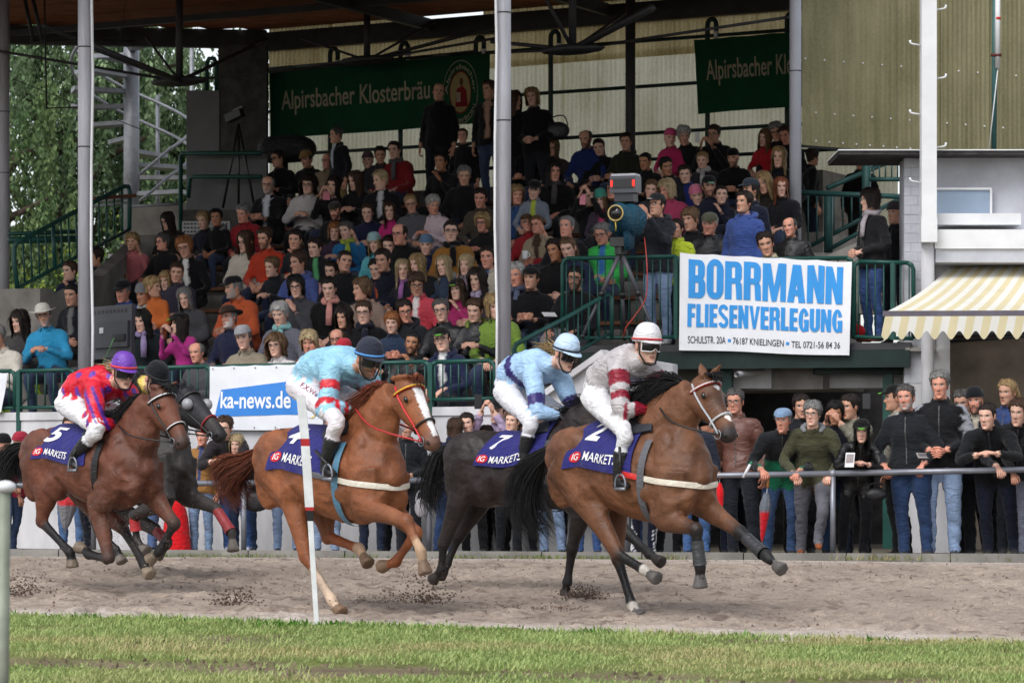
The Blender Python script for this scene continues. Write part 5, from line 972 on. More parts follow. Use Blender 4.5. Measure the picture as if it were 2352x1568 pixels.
def person(floor, yaw, label, pose='sit_lap', hgt=1.0, build=1.0, top=(.05, .05, .06), legs=(.04, .05, .09), shoes=(.03, .03, .03), inner=None, open_=0.0, skin='mid', hair='short', hairc='brown', hat=None, hatc=(.02, .02, .02), brimc=None, glasses=None, beard=None, lod='lo', hyaw=0.0, hpitch=0.0, fabric='cloth', scarf=None, paint=None, vox=None, hood=None, group=None, hroll=0.0, headscale=1.07, sunhat=False, hold=None, child=False, wide=1.0, tilt=(0.0, 0.0), head_at=None):
    global NPER; NPER += 1; seed = NPER
    vox = vox or (.0245 if lod == 'hi' else .0375); V_, Q, T, lab, hands, hd, ax, nek = body_template(pose, vox, build); sk = np.array(SKINS[skin]) * (1 + .10 * math.sin(seed * 7.3))
    hc = np.array(HAIRC[hairc]) if isinstance(hairc, str) else np.array(hairc); top = np.array(top); legs_ = np.array(legs); shoes_ = np.array(shoes)
    col = np.where((lab == 0)[:, None], top, np.where((lab == 1)[:, None], legs_, np.where((lab == 2)[:, None], sk, shoes_)))
    if inner is not None:      # open front showing the garment below
        zc = nek[2]; d = zc - V_[:, 2]; m = (lab == 0) & (np.abs(V_[:, 0]) < .012 + open_ * np.clip(1 - d / .42, .15, 1)) & (V_[:, 1] < nek[1] + .02 + (pose.startswith('lean')) * .1) & (d < .50); m &= (V_[:, 1] < -.02 + nek[1] + d * .0) | (d < .02); col[m] = np.array(inner)
    if paint is not None: col = paint(V_, lab, col, nek)
    WX = np.array([wide, 1 + (wide - 1) * .5, 1.0]); mb = MB(); mb.add(V_ * WX, Q, None, col=col, mi=np.where(lab[Q[:, 0]] == 0, 0, 2)); mb.add(V_ * WX, None, T, col=col, mi=0) if len(T) else None; hs = (.94 if child else 1.0) * headscale * (1.0 if not child else 1.18)
    ham = head_arrays(lod, sk, hc, beard=HAIRC[beard] if beard else None); Mh = rotm(hyaw, hpitch, hroll); hoff = hd
    hv = ham.arrays(); rr_ = np.random.default_rng(seed); wf = rr_.uniform(.93, 1.07); jf = rr_.uniform(.88, 1.14); ff = rr_.uniform(.94, 1.06); hvv = hv[0].copy(); hvv[:, 0] *= wf * np.interp(hvv[:, 2], [-.12, -.02, .03], [jf, 1, 1]); hvv[:, 1] = np.where(hvv[:, 1] < -.088, -.088 + (hvv[:, 1] + .088) * rr_.uniform(.6, 1.35), hvv[:, 1]); hvv[:, 2] = np.where(hvv[:, 2] < 0, hvv[:, 2] * ff, hvv[:, 2]); mb.add(hvv * hs @ Mh + hoff, hv[1], hv[2], col=hv[3], mi=1)
    for wr, d, s in hands:
        up = (0, -.5, 1) if pose.endswith(('rail', 'lap', 'knee', 'elb')) else (s * 1.0, -.3, .2); cu = 1.15 if pose.endswith(('rail', 'hold', 'elb', 'phone')) else .7 if pose.endswith(('lap', 'knee', 'down', 'photo')) else .25
        M = frame_from(d + np.array([0, 0, -.5 if pose.endswith(('rail', 'lap')) else 0]), up); a = HANDS[cu]; v = a[0] * np.array([-s, 1, 1]); mb.add(v @ M + wr * WX, a[1], a[2], col=sk * np.array([1.0, .92, .9]), mi=1)
    me = mb.mesh('person', True); me.materials.append(MSET[fabric]); me.materials.append(M_SKIN); me.materials.append(M_CLOTH)
    o = link('person', me, None, label, 'person', group or None, loc=floor); o.rotation_euler = (tilt[0], tilt[1], yaw); o.scale = (hgt, hgt, hgt)
    if head_at is not None: e_ = o.rotation_euler.to_matrix() @ Vector(hd * hgt); o.location = Vector(head_at) - e_
    def child_obj(name, arr, c, m, sc=1.0, off=(0, 0, 0), c_arr=None):
        mbx = MB(); v, q, t, _, _, _ = arr; mbx.add((v * sc * hs + np.asarray(off)) @ Mh + hoff, q, t, col=c if c_arr is None else c_arr); return mbx.build(name, m, o, smooth=True)
    if hair and not (hat in ('beanie',) and hair in ('short', 'crop')) and hair != 'none':
        st_ = hair if not (hat and hair in ('short', 'messy', 'fringe', 'crop')) else 'bald'
        a = get_hair(st_, seed); n = len(a[0]); tone = .75 + .5 * vnoise(np.arctan2(a[0][:, 0], a[0][:, 1]) * 14, a[0][:, 2] * 3, seed); child_obj('hair', a, None, M_HAIR, c_arr=hc[None] * tone[:, None])
    if hat:
        a = get_hat(hat); c = np.tile(np.array(hatc), (len(a[0]), 1))
        if brimc is not None: c[(a[0][:, 1] < -.150)] = np.array(brimc)
        child_obj('hat' if hat in ('flatcap', 'brimhat') else 'cap' if hat == 'cap' else hat, a, None, M_CLOTH, c_arr=c)
    if glasses: child_obj('glasses', GLS[1 if glasses == 'sun' else 0], (.02, .02, .02) if glasses != 'light' else (.3, .25, .2), M_LEATH)
    if scarf is not None:
        mbx = MB(); a = np.linspace(0, 2 * math.pi, 20); c0 = nek + ax * .03; ring = np.stack([c0[0] + .078 * np.sin(a), c0[1] - .005 - .078 * np.cos(a), c0[2] + .012 * np.sin(3 * a) - .012 * np.cos(a)], -1); mbx.tube(ring, .034 + .006 * np.sin(5 * a), 8, cap=False, col=scarf)
        mbx.tube([c0 + np.array([.02, -.09, -.02]), c0 + np.array([.03, -.145, -.12]), c0 + np.array([.02, -.155, -.28])], [.03, .04, .035], 8, col=scarf, r2=[.018, .02, .014]); mbx.build('scarf', M_CLOTH, o, smooth=True)
    if hood is None and scarf is None:      # upstanding jacket collar, open in front
        a = np.linspace(.55, 2 * math.pi - .55, 19); c0 = nek + ax * .012; lo_ = np.stack([c0[0] + .088 * np.sin(a), c0[1] + .004 - .082 * np.cos(a), c0[2] - .022 + .012 * np.cos(a) * -1], -1); hi_ = np.stack([c0[0] + .078 * np.sin(a), c0[1] + .004 - .074 * np.cos(a), c0[2] + .038 - .020 * np.cos(a)], -1); mid_ = (lo_ + hi_) / 2 + (lo_ - c0) * np.array([.12, .12, 0]); mbx = MB(); mbx.grid(np.stack([lo_, mid_, hi_, hi_ - (hi_ - c0) * np.array([.14, .14, 0]), lo_ - (lo_ - c0) * np.array([.2, .2, 0])]), col=tuple(np.array(top) * .8)); mbx.build('collar', MSET[fabric], o, smooth=True)
    if inner is None and lod == 'hi' and hood is None:
        zz = np.linspace(nek[2] - .02, nek[2] - .50, 16); P_ = []
        for z in zz:
            m = (lab == 0) & (np.abs(V_[:, 0]) < .022) & (np.abs(V_[:, 2] - z) < .02)
            if m.any(): P_.append((0, V_[m, 1].min() - .003, z))
        if len(P_) > 5: P_ = np.array(P_) * np.array([1, WX[1], 1]); dx = np.array([.007, 0, 0]); mbx = MB(); mbx.grid(np.stack([P_ - dx, P_ + np.array([0, -.003, 0]), P_ + dx]), col=tuple(np.array(top) * .4 + .03)); mbx.build('zip', M_LEATH, o, smooth=True)
    if hood is not None:
        mbx = MB(); c0 = nek + ax * .015; mbx.tube([c0 + np.array([x, y, z]) for x, y, z in ((-.085, -.06, -.03), (-.11, .03, .0), (-.075, .10, .02), (0, .125, .03), (.075, .10, .02), (.11, .03, .0), (.085, -.06, -.03))], [.02, .034, .045, .05, .045, .034, .02], 8, col=hood); mbx.build('hood', M_CLOTH, o, smooth=True)
    return o
# ------------------------------------------------------------------ horses and riders
def coat_mat():
    m = bpy.data.materials.new('horse_coat'); nt, out = nodes(m); lk = nt.links.new; b = N(nt, 'ShaderNodeBsdfPrincipled'); b.inputs['Specular IOR Level'].default_value = .34; tc = N(nt, 'ShaderNodeTexCoord'); at_ = N(nt, 'ShaderNodeAttribute', attribute_name='Col')
    n1 = N(nt, 'ShaderNodeTexNoise', Scale=4.0, Detail=6.0, Roughness=.65); lk(tc.outputs['Object'], n1.inputs['Vector']); r1 = N(nt, 'ShaderNodeMapRange'); r1.inputs[1].default_value = .3; r1.inputs[2].default_value = .7; r1.inputs[3].default_value = .5; r1.inputs[4].default_value = 1.28; lk(n1.outputs[0], r1.inputs[0])
    mp = N(nt, 'ShaderNodeMapping'); mp.inputs['Scale'].default_value = (40, 120, 220); lk(tc.outputs['Object'], mp.inputs[0]); n2 = N(nt, 'ShaderNodeTexNoise', Scale=1.0, Detail=3.0, Distortion=.6); lk(mp.outputs[0], n2.inputs['Vector']); r2 = N(nt, 'ShaderNodeMapRange'); r2.inputs[1].default_value = .3; r2.inputs[2].default_value = .7; r2.inputs[3].default_value = .82; r2.inputs[4].default_value = 1.12; lk(n2.outputs[0], r2.inputs[0])
    ml = N(nt, 'ShaderNodeMath', operation='MULTIPLY'); lk(r1.outputs[0], ml.inputs[0]); lk(r2.outputs[0], ml.inputs[1]); mx = N(nt, 'ShaderNodeMix', data_type='RGBA', blend_type='MULTIPLY'); mx.inputs['Factor'].default_value = 1.0; lk(at_.outputs['Color'], mx.inputs['A']); lk(ml.outputs[0], mx.inputs['B']); lk(mx.outputs['Result'], b.inputs['Base Color'])
    r3 = N(nt, 'ShaderNodeMapRange'); r3.inputs[1].default_value = .35; r3.inputs[2].default_value = .65; r3.inputs[3].default_value = .40; r3.inputs[4].default_value = .68; lk(n1.outputs[0], r3.inputs[0]); lk(r3.outputs[0], b.inputs['Roughness'])
    n4 = N(nt, 'ShaderNodeTexNoise', Scale=11.0, Detail=3.0, Distortion=1.2); lk(tc.outputs['Object'], n4.inputs['Vector']); ad = N(nt, 'ShaderNodeMath', operation='MULTIPLY_ADD'); lk(n2.outputs[0], ad.inputs[0]); ad.inputs[1].default_value = .12; lk(n4.outputs[0], ad.inputs[2]); bp = N(nt, 'ShaderNodeBump', Strength=.55, Distance=.02); lk(ad.outputs[0], bp.inputs['Height']); lk(bp.outputs[0], b.inputs['Normal']); lk(b.outputs[0], out.inputs[0]); return m
M_COAT = coat_mat()
M_TACK = mat('tack', attr=True, rough=.42, var=.08, scale=12, spec=.4)
def crop_fn(sc, ox, oy): return lambda x, y: (x / sc + ox, y / sc + oy)
H1 = crop_fn(2.640, 0, 772.1); H2 = crop_fn(2.2006, 475.1, 742.4); H3 = crop_fn(2.2006, 950.3, 712.7); H4 = crop_fn(2.1123, 1187.9, 712.7)
class HF_:      # a horse's own frame: x forward, y to its left, z up
    def __init__(s, pxc, Y0, psi, zg):
        s.psi = R(psi); s.c, s.s = math.cos(s.psi), math.sin(s.psi); s.Y0 = Y0; s.X0 = (pxc - CX) / FPX * Y0; s.zg = zg
        s.H = np.array([s.c, -s.s, 0]); s.Lf = np.array([s.s, s.c, 0]); s.O = np.array([s.X0, Y0, zg]); s.M = np.array([s.H, s.Lf, ZUP])
    def inv(s, px, py, lat):
        k = (px - CX) / FPX; x = (k * (s.Y0 + lat * s.c) - s.X0 - lat * s.s) / (s.c + k * s.s); Yd = s.Y0 - x * s.s + lat * s.c; return np.array([x, lat, CZ + (HY - py) / FPX * Yd - s.zg])
    def world(s, p): return np.asarray(p) @ s.M + s.O
def horse(spec):
    fr = spec['frame']; cf = spec['crop']; inv = lambda p, lat: fr.inv(*cf(*p), lat); o = thing('racehorse', spec['label'], 'horse', fr.O, group=None); o.rotation_euler = (0, 0, -fr.psi)
    mb = MB(); zc, zb, zw = spec['ztop']; zbel, zfl = spec['zbot']; xs_ = [-.80, -.70, -.50, -.26, .0, .24, .43, .57, .69, .76]; tp_ = [zc - .20, zc - .08, zc, zb + .01, zb, zw - .03, zw, zw - .04, zw - .16, zw - .30]
    bt_ = [zc - .44, zc - .58, zfl - .02, zfl, (zfl + zbel) / 2 - .01, zbel, zbel + .0, zbel + .04, zbel + .14, zbel + .26]; hw_ = [.10, .19, .255, .265, .285, .285, .235, .205, .155, .08]
    rows = [[x, 0, (a + b) / 2, w, (a - b) / 2] for x, a, b, w in zip(xs_, tp_, bt_, hw_)]; C = curve(rows, 40)
    ang = np.linspace(0, 2 * math.pi, 32, endpoint=False)
    def tsurf(x, an, off=0.0):
        x = np.asarray(x, float); an = np.asarray(an, float); cz_ = np.interp(x, C[:, 0], C[:, 2]); w = np.interp(x, C[:, 0], C[:, 3]) + off; hh = np.interp(x, C[:, 0], C[:, 4]) + off; ca = np.cos(an); wn = 1 - .22 * np.clip(ca, 0, 1) ** 2
        return np.stack([x + 0 * an, w * np.sin(an) * wn, cz_ + hh * ca], -1)
    Pg = np.array([tsurf(np.full(32, c[0]), ang) for c in C]); mb.grid(Pg, closed=True, col=(0, 0, 0)); mb.ball((C[0][0], 0, C[0][2]), (.04, C[0][3] * .9, C[0][4] * .9), col=(0, 0, 0)); mb.ball((C[-1][0], 0, C[-1][2]), (.05, C[-1][3] * .95, C[-1][4] * .95), col=(0, 0, 0))
    for s in (-1, 1):      # muscle masses
        mb.ball((-.48, s * .15, zc - .24), (.28, .13, .22), col=(0, 0, 0)); mb.ball((.50, s * .135, zw - .36), (.14, .095, .27), col=(0, 0, 0)); mb.ball((.66, s * .085, zbel + .20), (.09, .085, .13), col=(0, 0, 0)); mb.ball((.38, s * .15, zw - .52), (.10, .10, .12), col=(0, 0, 0)); mb.ball((-.26, s * .17, zc - .46), (.13, .09, .15), col=(0, 0, 0)); mb.ball((-.62, s * .12, zc - .42), (.15, .10, .20), col=(0, 0, 0))
    # neck
    nk = [inv(p[:2], p[4] if len(p) > 4 else 0.0).tolist() + [p[2], p[3]] for p in spec['neck']]
    base = [[.42, 0, zw - .24, .14, .24]]; Cn = curve(base + [[*r[:3], r[4], r[3]] for r in nk], 22)
    T = np.gradient(Cn[:, :3], axis=0); 
    for i in range(len(Cn)): pass
    mb.tube(Cn[:, :3], Cn[:, 3], 18, r2=Cn[:, 4], up=(-.5, 0, .85), col=(1, 0, 0))
    # head
    pl_, mz = inv(spec['poll'], spec.get('platp', 0.0)), inv(spec['muzzle'], spec.get('platm', 0.0)); hx = mz - pl_; HL = np.linalg.norm(hx); hx /= HL; sdv = np.array([0, 1.0, 0]); sdv = sdv - hx * sdv.dot(hx); sdv /= np.linalg.norm(sdv); hup = np.cross(hx, sdv); hup = hup if hup[0] > 0 or hup[2] > 0 else -hup; hk = spec.get('hk', 1.0)
    hp = lambda t, s, u: pl_ + hx * (t * HL) + sdv * s + hup * u
    st_t = [-.06, .06, .22, .38, .55, .72, .88, .97, 1.02]; st_h = [.075, .115, .142, .128, .098, .078, .074, .062, .030]; st_w = [.06, .088, .100, .094, .072, .058, .060, .052, .028]; st_o = [-.03, -.035, -.055, -.05, -.03, -.018, -.018, -.024, -.03]
    Ch = curve([[*hp(t, 0, u * hk), w * hk, h * hk] for t, h, w, u in zip(st_t, st_h, st_w, st_o)], 30); mb.tube(Ch[:, :3], Ch[:, 3], 18, r2=Ch[:, 4], up=hup, col=np.stack([np.full(30, 2.0), np.linspace(0, 1, 30), np.zeros(30)], -1))
    for s in (-1, 1):
        mb.ball(hp(.30, s * .078 * hk, .018 * hk), (.035, .03, .028), col=(2, .3, 0)); mb.ball(hp(.20, s * .06 * hk, -.10 * hk), (.085, .04, .075), ax=np.array([hx, sdv, hup]), col=(2, .2, 0)); mb.ball(hp(.92, s * .042 * hk, -.005), (.035, .022, .03), ax=np.array([hx, sdv, hup]), col=(2, .93, 0))
        eb = hp(.0, s * .045, .055 * hk); et = inv(spec['ears'][0 if s < 0 else 1], s * .06) if spec.get('ears') else eb + np.array([-.05, s * .02, .17]); ed = et - eb
        mb.tube([eb - ed * .15, eb + ed * .3, eb + ed * .65, et], [.030, .036, .026, .005], 10, r2=[.022, .02, .013, .004], up=hx, col=(3, 0, 0))
    # legs
    LEG = {}
    for nm in ('rh', 'lh', 'rf', 'lf'):
        s = -1 if nm[0] == 'r' else 1; J = spec[nm]; lats = J.get('lat', (.15, .14, .12, .11, .11)) ; P_ = [inv(p, s * l) for p, l in zip(J['p'], lats)]; hind = nm[1] == 'h'
        k1, k2, fe, ho = P_[0], P_[1], P_[2], P_[3]
        if hind:
            hip = np.array([-.52, s * .13, zc - .26]); hd_ = (fe - k2); hd_ /= np.linalg.norm(hd_)
            rows = [[*hip, .15, .24, 0], [*(hip * .45 + k1 * .55), .125, .19, .15], [*k1, .088, .125, .28], [*(k1 * .45 + k2 * .55), .060, .078, .42], [*(k2 + (k1 - k2) * .10), .047, .062, .48], [*k2, .046, .062, .53], [*(k2 * .80 + fe * .20), .033, .043, .60], [*(k2 * .3 + fe * .7), .029, .037, .75], [*(k2 * .1 + fe * .9), .035, .042, .81], [*fe, .041, .047, .85], [*(fe * .45 + ho * .55), .032, .034, .92]]
        else:
            sh = np.array([.54, s * .14, zw - .50]); rows = [[*(sh + np.array([0, 0, .12])), .10, .20, 0], [*(sh * .4 + k1 * .6), .098, .15, .12], [*k1, .080, .105, .25], [*(k1 * .4 + k2 * .6), .055, .066, .38], [*(k2 + (k1 - k2) * .12), .049, .052, .46], [*k2, .052, .056, .51], [*(k2 * .85 + fe * .15), .042, .046, .56], [*(k2 * .70 + fe * .30), .032, .040, .62], [*(k2 * .3 + fe * .7), .029, .036, .75], [*(k2 * .1 + fe * .9), .035, .042, .81], [*fe, .041, .046, .85], [*(fe * .45 + ho * .55), .031, .033, .92]]
        Cl = curve(rows, 44); mb.tube(Cl[:, :3], Cl[:, 3], 14, r2=Cl[:, 4], up=(1, 0, .05), col=np.stack([np.full(44, 4.0 + ('rh', 'lh', 'rf', 'lf').index(nm)), Cl[:, 5], np.zeros(44)], -1))
        if hind: kk = k2 - fe; kk /= np.linalg.norm(kk); mb.ball(k2 + np.array([-.035, 0, .02]), (.032, .024, .045), col=(4.0 + ('rh', 'lh').index(nm), .52, 0))
        pa = ho - fe; pa /= np.linalg.norm(pa); toe = J.get('toe'); fw = inv(toe, s * lats[3]) - ho if toe else None
        hd2 = (pa * .55 + (fw / np.linalg.norm(fw) if fw is not None else np.array([.6, 0, -.4])) * .6); hd2 /= np.linalg.norm(hd2); mb.tube([ho - hd2 * .035, ho + hd2 * .01, ho + hd2 * .055, ho + hd2 * .062], [.036, .048, .060, .052], 12, r2=[.036, .046, .056, .048], col=(4.0 + ('rh', 'lh', 'rf', 'lf').index(nm), 1.0, 0)); LEG[nm] = (k1, k2, fe, ho, hd2)
    v, q, t, c, _, _ = mb.arrays(); V_, Q, T = remesh(v, q, t, .0148, 2, .45); from mathutils import kdtree; kd = kdtree.KDTree(len(v)); [kd.insert(p, i) for i, p in enumerate(v)]; kd.balance(); src = np.array([c[kd.find(p)[1]] for p in V_]); lab = np.round(src[:, 0]).astype(int); tt = src[:, 1]
    n_ = vnormals(V_, Q, T); f1 = fbm(V_[:, 0] * 4.5 + V_[:, 2] * 2.2 + 3, V_[:, 2] * 5 - V_[:, 0] * 1.5 + np.abs(V_[:, 1]) * 3, 3, 3); rid = 1 - np.abs(2 * f1 - 1); big = np.where(lab >= 4, np.clip(1 - tt * 1.8, .15, 1), np.where(lab == 2, .25, 1.0)); V_ = V_ + n_ * (((rid - .8) * .030 + (fbm(V_[:, 0] * 11, V_[:, 2] * 12 + V_[:, 1] * 6, 13, 2) - .5) * .012) * big)[:, None]
    col = spec['paint'](V_, lab, tt, (pl_, hx, sdv, hup, HL, hk)); me = mk_mesh('racehorse_body', V_, Q, T, col); me.materials.append(M_COAT); body = link('body', me, o)
    # dark nostrils, mouth and eyes
    for s in (-1, 1):
        m2 = MB(); m2.ball(hp(.945, s * .058 * hk, .000), (.016, .008, .013), 10, 6, ax=np.array([hx, sdv, hup]), col=(.01, .008, .008)); m2.build('nostril', M_TACK, body, smooth=True)
        m2 = MB(); m2.ball(hp(.30, s * .098 * hk, .016 * hk), (.025, .016, .020), 10, 8, ax=np.array([hx, sdv, hup]), col=(.008, .006, .005)); m2.build('eye', mat('eye_gloss', (.01, .008, .006), rough=.08, spec=.6, var=0), body, smooth=True)
    # mane
    mc = np.array(spec['manec']); m2 = MB(); rg = np.random.default_rng(spec['seed']); nst_ = int(spec.get('nmane', 420) * 1.7); kk = rg.uniform(2, len(Cn) - 1.01, nst_); i = kk.astype(int); f = (kk - i)[:, None]; cp = Cn[i] * (1 - f) + Cn[i + 1] * f; tg = Cn[i + 1, :3] - Cn[i, :3]; tg /= np.linalg.norm(tg, axis=1)[:, None]; nu_ = np.stack([-tg[:, 2], 0 * tg[:, 0], tg[:, 0]], -1)
    root = cp[:, :3] + nu_ * (cp[:, 4:5] * .97)
    for r_, u_, tg_ in zip(root, nu_, tg):
        ln_ = rg.uniform(.10, .24) * spec.get('manel', 1.0); dr = u_ * rg.uniform(.2, .9) * spec.get('maneup', 1.0) - tg_ * rg.uniform(.3, 1.0) + np.array([0, rg.choice([-1, -1, 1]) * rg.uniform(.1, .6), -.25]); dr /= np.linalg.norm(dr); sid = rg.normal(0, .25, 3); p1 = r_ + dr * ln_ * .5 + sid * .02; p2 = r_ + dr * ln_ + np.array([0, 0, -.25 * ln_]) + sid * .08
        m2.tube([r_ - u_ * .015, p1, p2], [.004, .003, .0008], 3, cap=False, col=mc * rg.uniform(.6, 1.5))
    # forelock
    for _ in range(50 if spec.get('forelock', True) else 0):
        r_ = hp(0, rg.normal(0, .02), .06 * hk); p2 = hp(rg.uniform(.1, .26), rg.normal(0, .05), .09 * hk + rg.uniform(0, .05)); m2.tube([r_, (r_ + p2) / 2 + hup * .04, p2], [.005, .004, .001], 4, cap=False, col=mc * rg.uniform(.6, 1.5))
    m2.build('mane', M_HAIR, o, smooth=True)['kind'] = 'stuff'
    # tail
    m2 = MB(); tp = [inv(p[:2], p[2] if len(p) > 2 else 0.0) for p in spec['tail']]; tp = [np.array([-.77, 0, zc - .13])] + tp; Ct = curve(tp, 9); wd = np.array(spec.get('tailw', [.02, .03, .05, .07, .085, .10, .11, .11, .10]))
    for _ in range(int(spec.get('ntail', 520) * 1.25)):
        a_ = rg.uniform(0, 6.28); ra = math.sqrt(rg.uniform(0, 1)); cut = rg.integers(6, 10); ofs = np.stack([wd * ra * math.cos(a_), wd * ra * .8 * math.sin(a_), wd * ra * .6 * math.sin(a_ * 2)], -1); pth = Ct + ofs + np.cumsum(rg.normal(0, .016, (9, 3)), 0) * np.linspace(0, 1, 9)[:, None]; pth = pth[:cut]; m2.tube(pth, np.linspace(.0042, .0008, len(pth)), 3, cap=False, col=mc * rg.uniform(.5, 1.5) * spec.get('tailtone', 1.0))
    m2.build('tail', M_HAIR, o, smooth=True)['kind'] = 'stuff'
    # bridle
    tc = spec['tackc']; br = MB()
    def hring(t, off=.006, a0=0, a1=2 * math.pi, r=.010, n=26, tilt=0.0):
        P_ = []
        for a_ in np.linspace(a0, a1, n):
            k = (t + tilt * math.cos(a_)) ; w, h, u = [np.interp(k, st_t, z_) * hk for z_ in (st_w, st_h, st_o)]; P_.append(hp(k, (w + off) * math.sin(a_), u + (h + off) * math.cos(a_)))
        return P_
    def strap(name, P_, col, w=.011, th=.004, m=M_TACK, parent=o):
        mbs = MB(); P_ = np.asarray(P_); cen = P_.mean(0); mbs.tube(P_, th, 6, r2=np.full(len(P_), w), cap=True, col=col, up=None) if False else mbs.tube(P_, np.full(len(P_), w), 6, col=col); return mbs.build(name, m, parent, smooth=True)
    bd = spec.get('bridle', {}); bc = bd.get('cheek', (.02, .02, .02))
    bb1 = strap('browband', hring(.13, .008, -1.9, 1.9, tilt=.04), bd.get('brow', bc), .011)
    if bd.get('brow2'): strap('browband_stripe', hring(.13, .015, -1.8, 1.8, tilt=.04), bd['brow2'], .006, parent=bb1)
    nb1 = strap('noseband', hring(.66, .006, 0, 2 * math.pi), bd.get('nose', bc), .009)
    if bd.get('nose2'): strap('noseband_stripe', hring(.66, .012, -1.7, 1.7), bd['nose2'], .005, parent=nb1)
    for s in (-1, 1):
        P_ = [hp(t_, s * (np.interp(t_, st_t, st_w) + .004) * hk, -.045 * hk) for t_ in (.02, .2, .4, .6, .8, .86)]; strap('cheekpiece', P_, bc, .008)
        ring = hp(.865, s * .064 * hk, -.05 * hk); a_ = np.linspace(0, 2 * math.pi, 15); mbs = MB(); mbs.tube([ring + .032 * (hx * math.cos(b_) + hup * math.sin(b_)) for b_ in a_], .0045, 6, cap=False, col=(.55, .55, .55)); mbs.build('bit_ring', M_GALV, o, smooth=True)
        hnd = inv(spec['hands'], s * .10); mid = (ring + hnd) / 2 + np.array([0, s * .13, -.02]); strap('rein', curve([ring, mid, hnd], 10), spec.get('reinc', (.015, .015, .015)), .007)
    # saddle cloth with its number, saddle, girth
    x0, x1, a1 = spec.get('cloth', (-.34, .30, 1.62)); u, vv = np.meshgrid(np.linspace(0, 1, 26), np.linspace(-1, 1, 44)); navy = np.array(L((44, 44, 112)))
    def cl_s(u_, v_, off=.014):     # u front-back 0..1, v -1..1 (negative: right side)
        amax = a1 * (1 - .18 * u_ * 0); xx = x0 + (x1 - x0) * u_ - .12 * np.abs(v_) ** 1.5 * (1 - u_); wv = .006 * np.sin(u_ * 17 + v_ * 5) * np.abs(v_) + .010 * np.clip(np.abs(v_) - .75, 0, 1) * np.sin(u_ * 22); return tsurf(xx, v_ * amax, off + wv)
    m2 = MB(); m2.grid(cl_s(u, vv), col=navy); m2.grid(cl_s(u, vv, .009)[:, ::-1], col=navy * .6); scl = m2.build('saddle_cloth', M_CLOTH, o, smooth=True)
    m2 = MB()
    def ct(word, box, colr, bold=.0, italic=0.0):       # box in (u, |v|) on the right side; reading left-right = rear-front
        vt, tr_ = text_tris(word, bold); w_, h_ = vt[:, 0].max(), vt[:, 1].max(); u0, v0, u1, v1 = box; U_ = u0 + (u1 - u0) * vt[:, 0] / w_ + italic * vt[:, 1] / h_; V2 = -(v1 + (v0 - v1) * vt[:, 1] / h_); return cl_s(U_, V2, .021), tr_, colr
    if spec.get('num'):
        for side in (1,):
            P_, tr_, cc = ct(spec['num'], spec.get('numbox', (.17, .34, .42, .70)), (.85, .85, .85), .03, .04); m2.add(P_, None, tr_, col=cc)
            P_, tr_, cc = ct('MARKETS', spec.get('mkbox', (.24, .80, .74, .92)), (.85, .85, .85), .01); m2.add(P_, None, tr_, col=cc); m2.build('cloth_lettering', M_CLOTH, scl); m2 = MB(); a_ = np.linspace(0, 2 * math.pi, 20, endpoint=False); cu, cv = spec.get('ig', (.14, .85)); U_, V2 = cu + .085 * np.cos(a_), -(cv + .075 * np.sin(a_)); U_, V2 = np.append(U_, cu), np.append(V2, -cv); m2.add(cl_s(U_, V2, .018), None, np.stack([np.arange(20), (np.arange(20) + 1) % 20, np.full(20, 20)], -1), col=L((205, 44, 52))); P_, tr_, cc = ct('IG', (cu - .045, cv - .045, cu + .045, cv + .045), (.85, .85, .85), .01); m2.add(P_, None, tr_, col=cc); m2.build('cloth_badge', M_CLOTH, scl)
    u, vv = np.meshgrid(np.linspace(0, 1, 16), np.linspace(-1, 1, 24)); sadc = np.array(spec.get('sadc', L((52, 54, 60)))); S_ = tsurf(.02 + .26 * u + .12 * np.abs(vv), vv * .80, .030 + .012 * (np.cos(u * 2 * math.pi) * .5 + .5) * (1 - np.abs(vv))); m2 = MB(); m2.grid(S_, col=sadc); m2.grid(tsurf(.02 + .26 * u + .12 * np.abs(vv), vv * .80, .016)[:, ::-1], col=sadc); m2.build('saddle', M_LEATH, o, smooth=True)
    a_ = np.linspace(1.0, 2 * math.pi - 1.0, 40); m2 = MB(); gs = spec.get('gslant', -.10); m2.grid(np.stack([tsurf(.38 + gs * (1 - np.abs(a_ - math.pi) / 2.1), a_, .014), tsurf(.435 + gs * (1 - np.abs(a_ - math.pi) / 2.1), a_, .014)]), col=spec.get('girthc', (.03, .03, .04))); m2.build('girth', M_LEATH, o, smooth=True)
    if spec.get('breast') is not None:
        bc_ = spec['breast']; z1, z2 = zw - .40, zw - .50; from mathutils.bvhtree import BVHTree; bv = BVHTree.FromPolygons([tuple(p) for p in V_], [tuple(q_) for q_ in Q]); Cb, n2 = [], []
        for an_ in np.linspace(-2.05, 2.05, 49):
            org = Vector((.30, 0, z2 + (z1 - z2) * abs(an_) / 2.05)); dr = Vector((math.cos(an_) * .9, math.sin(an_), 0)).normalized(); ht = bv.ray_cast(org + dr * 1.6, -dr)
            if ht[0] is not None: Cb.append(np.array(ht[0] + dr * .010)); n2.append(np.array(dr))
        Cb, n2 = np.array(Cb), np.array(n2); Cs = Cb.copy(); Cs[1:-1] = (Cb[:-2] + Cb[1:-1] + Cb[2:]) / 3; Cs = np.maximum(np.abs(Cs), np.abs(Cb)) * np.sign(Cb) if False else Cs + n2 * .003; nn = len(Cs); cc = np.tile(np.array(bc_[0]), (nn, 1)); cc[:10] = bc_[1]; cc[-10:] = bc_[1]
        m2 = MB(); m2.grid(np.stack([Cs - ZUP * .021 + n2 * 0, Cs + n2 * .004, Cs + ZUP * .021]), col=np.stack([cc, cc, cc])); m2.build('breastplate', M_LEATH, o, smooth=True)
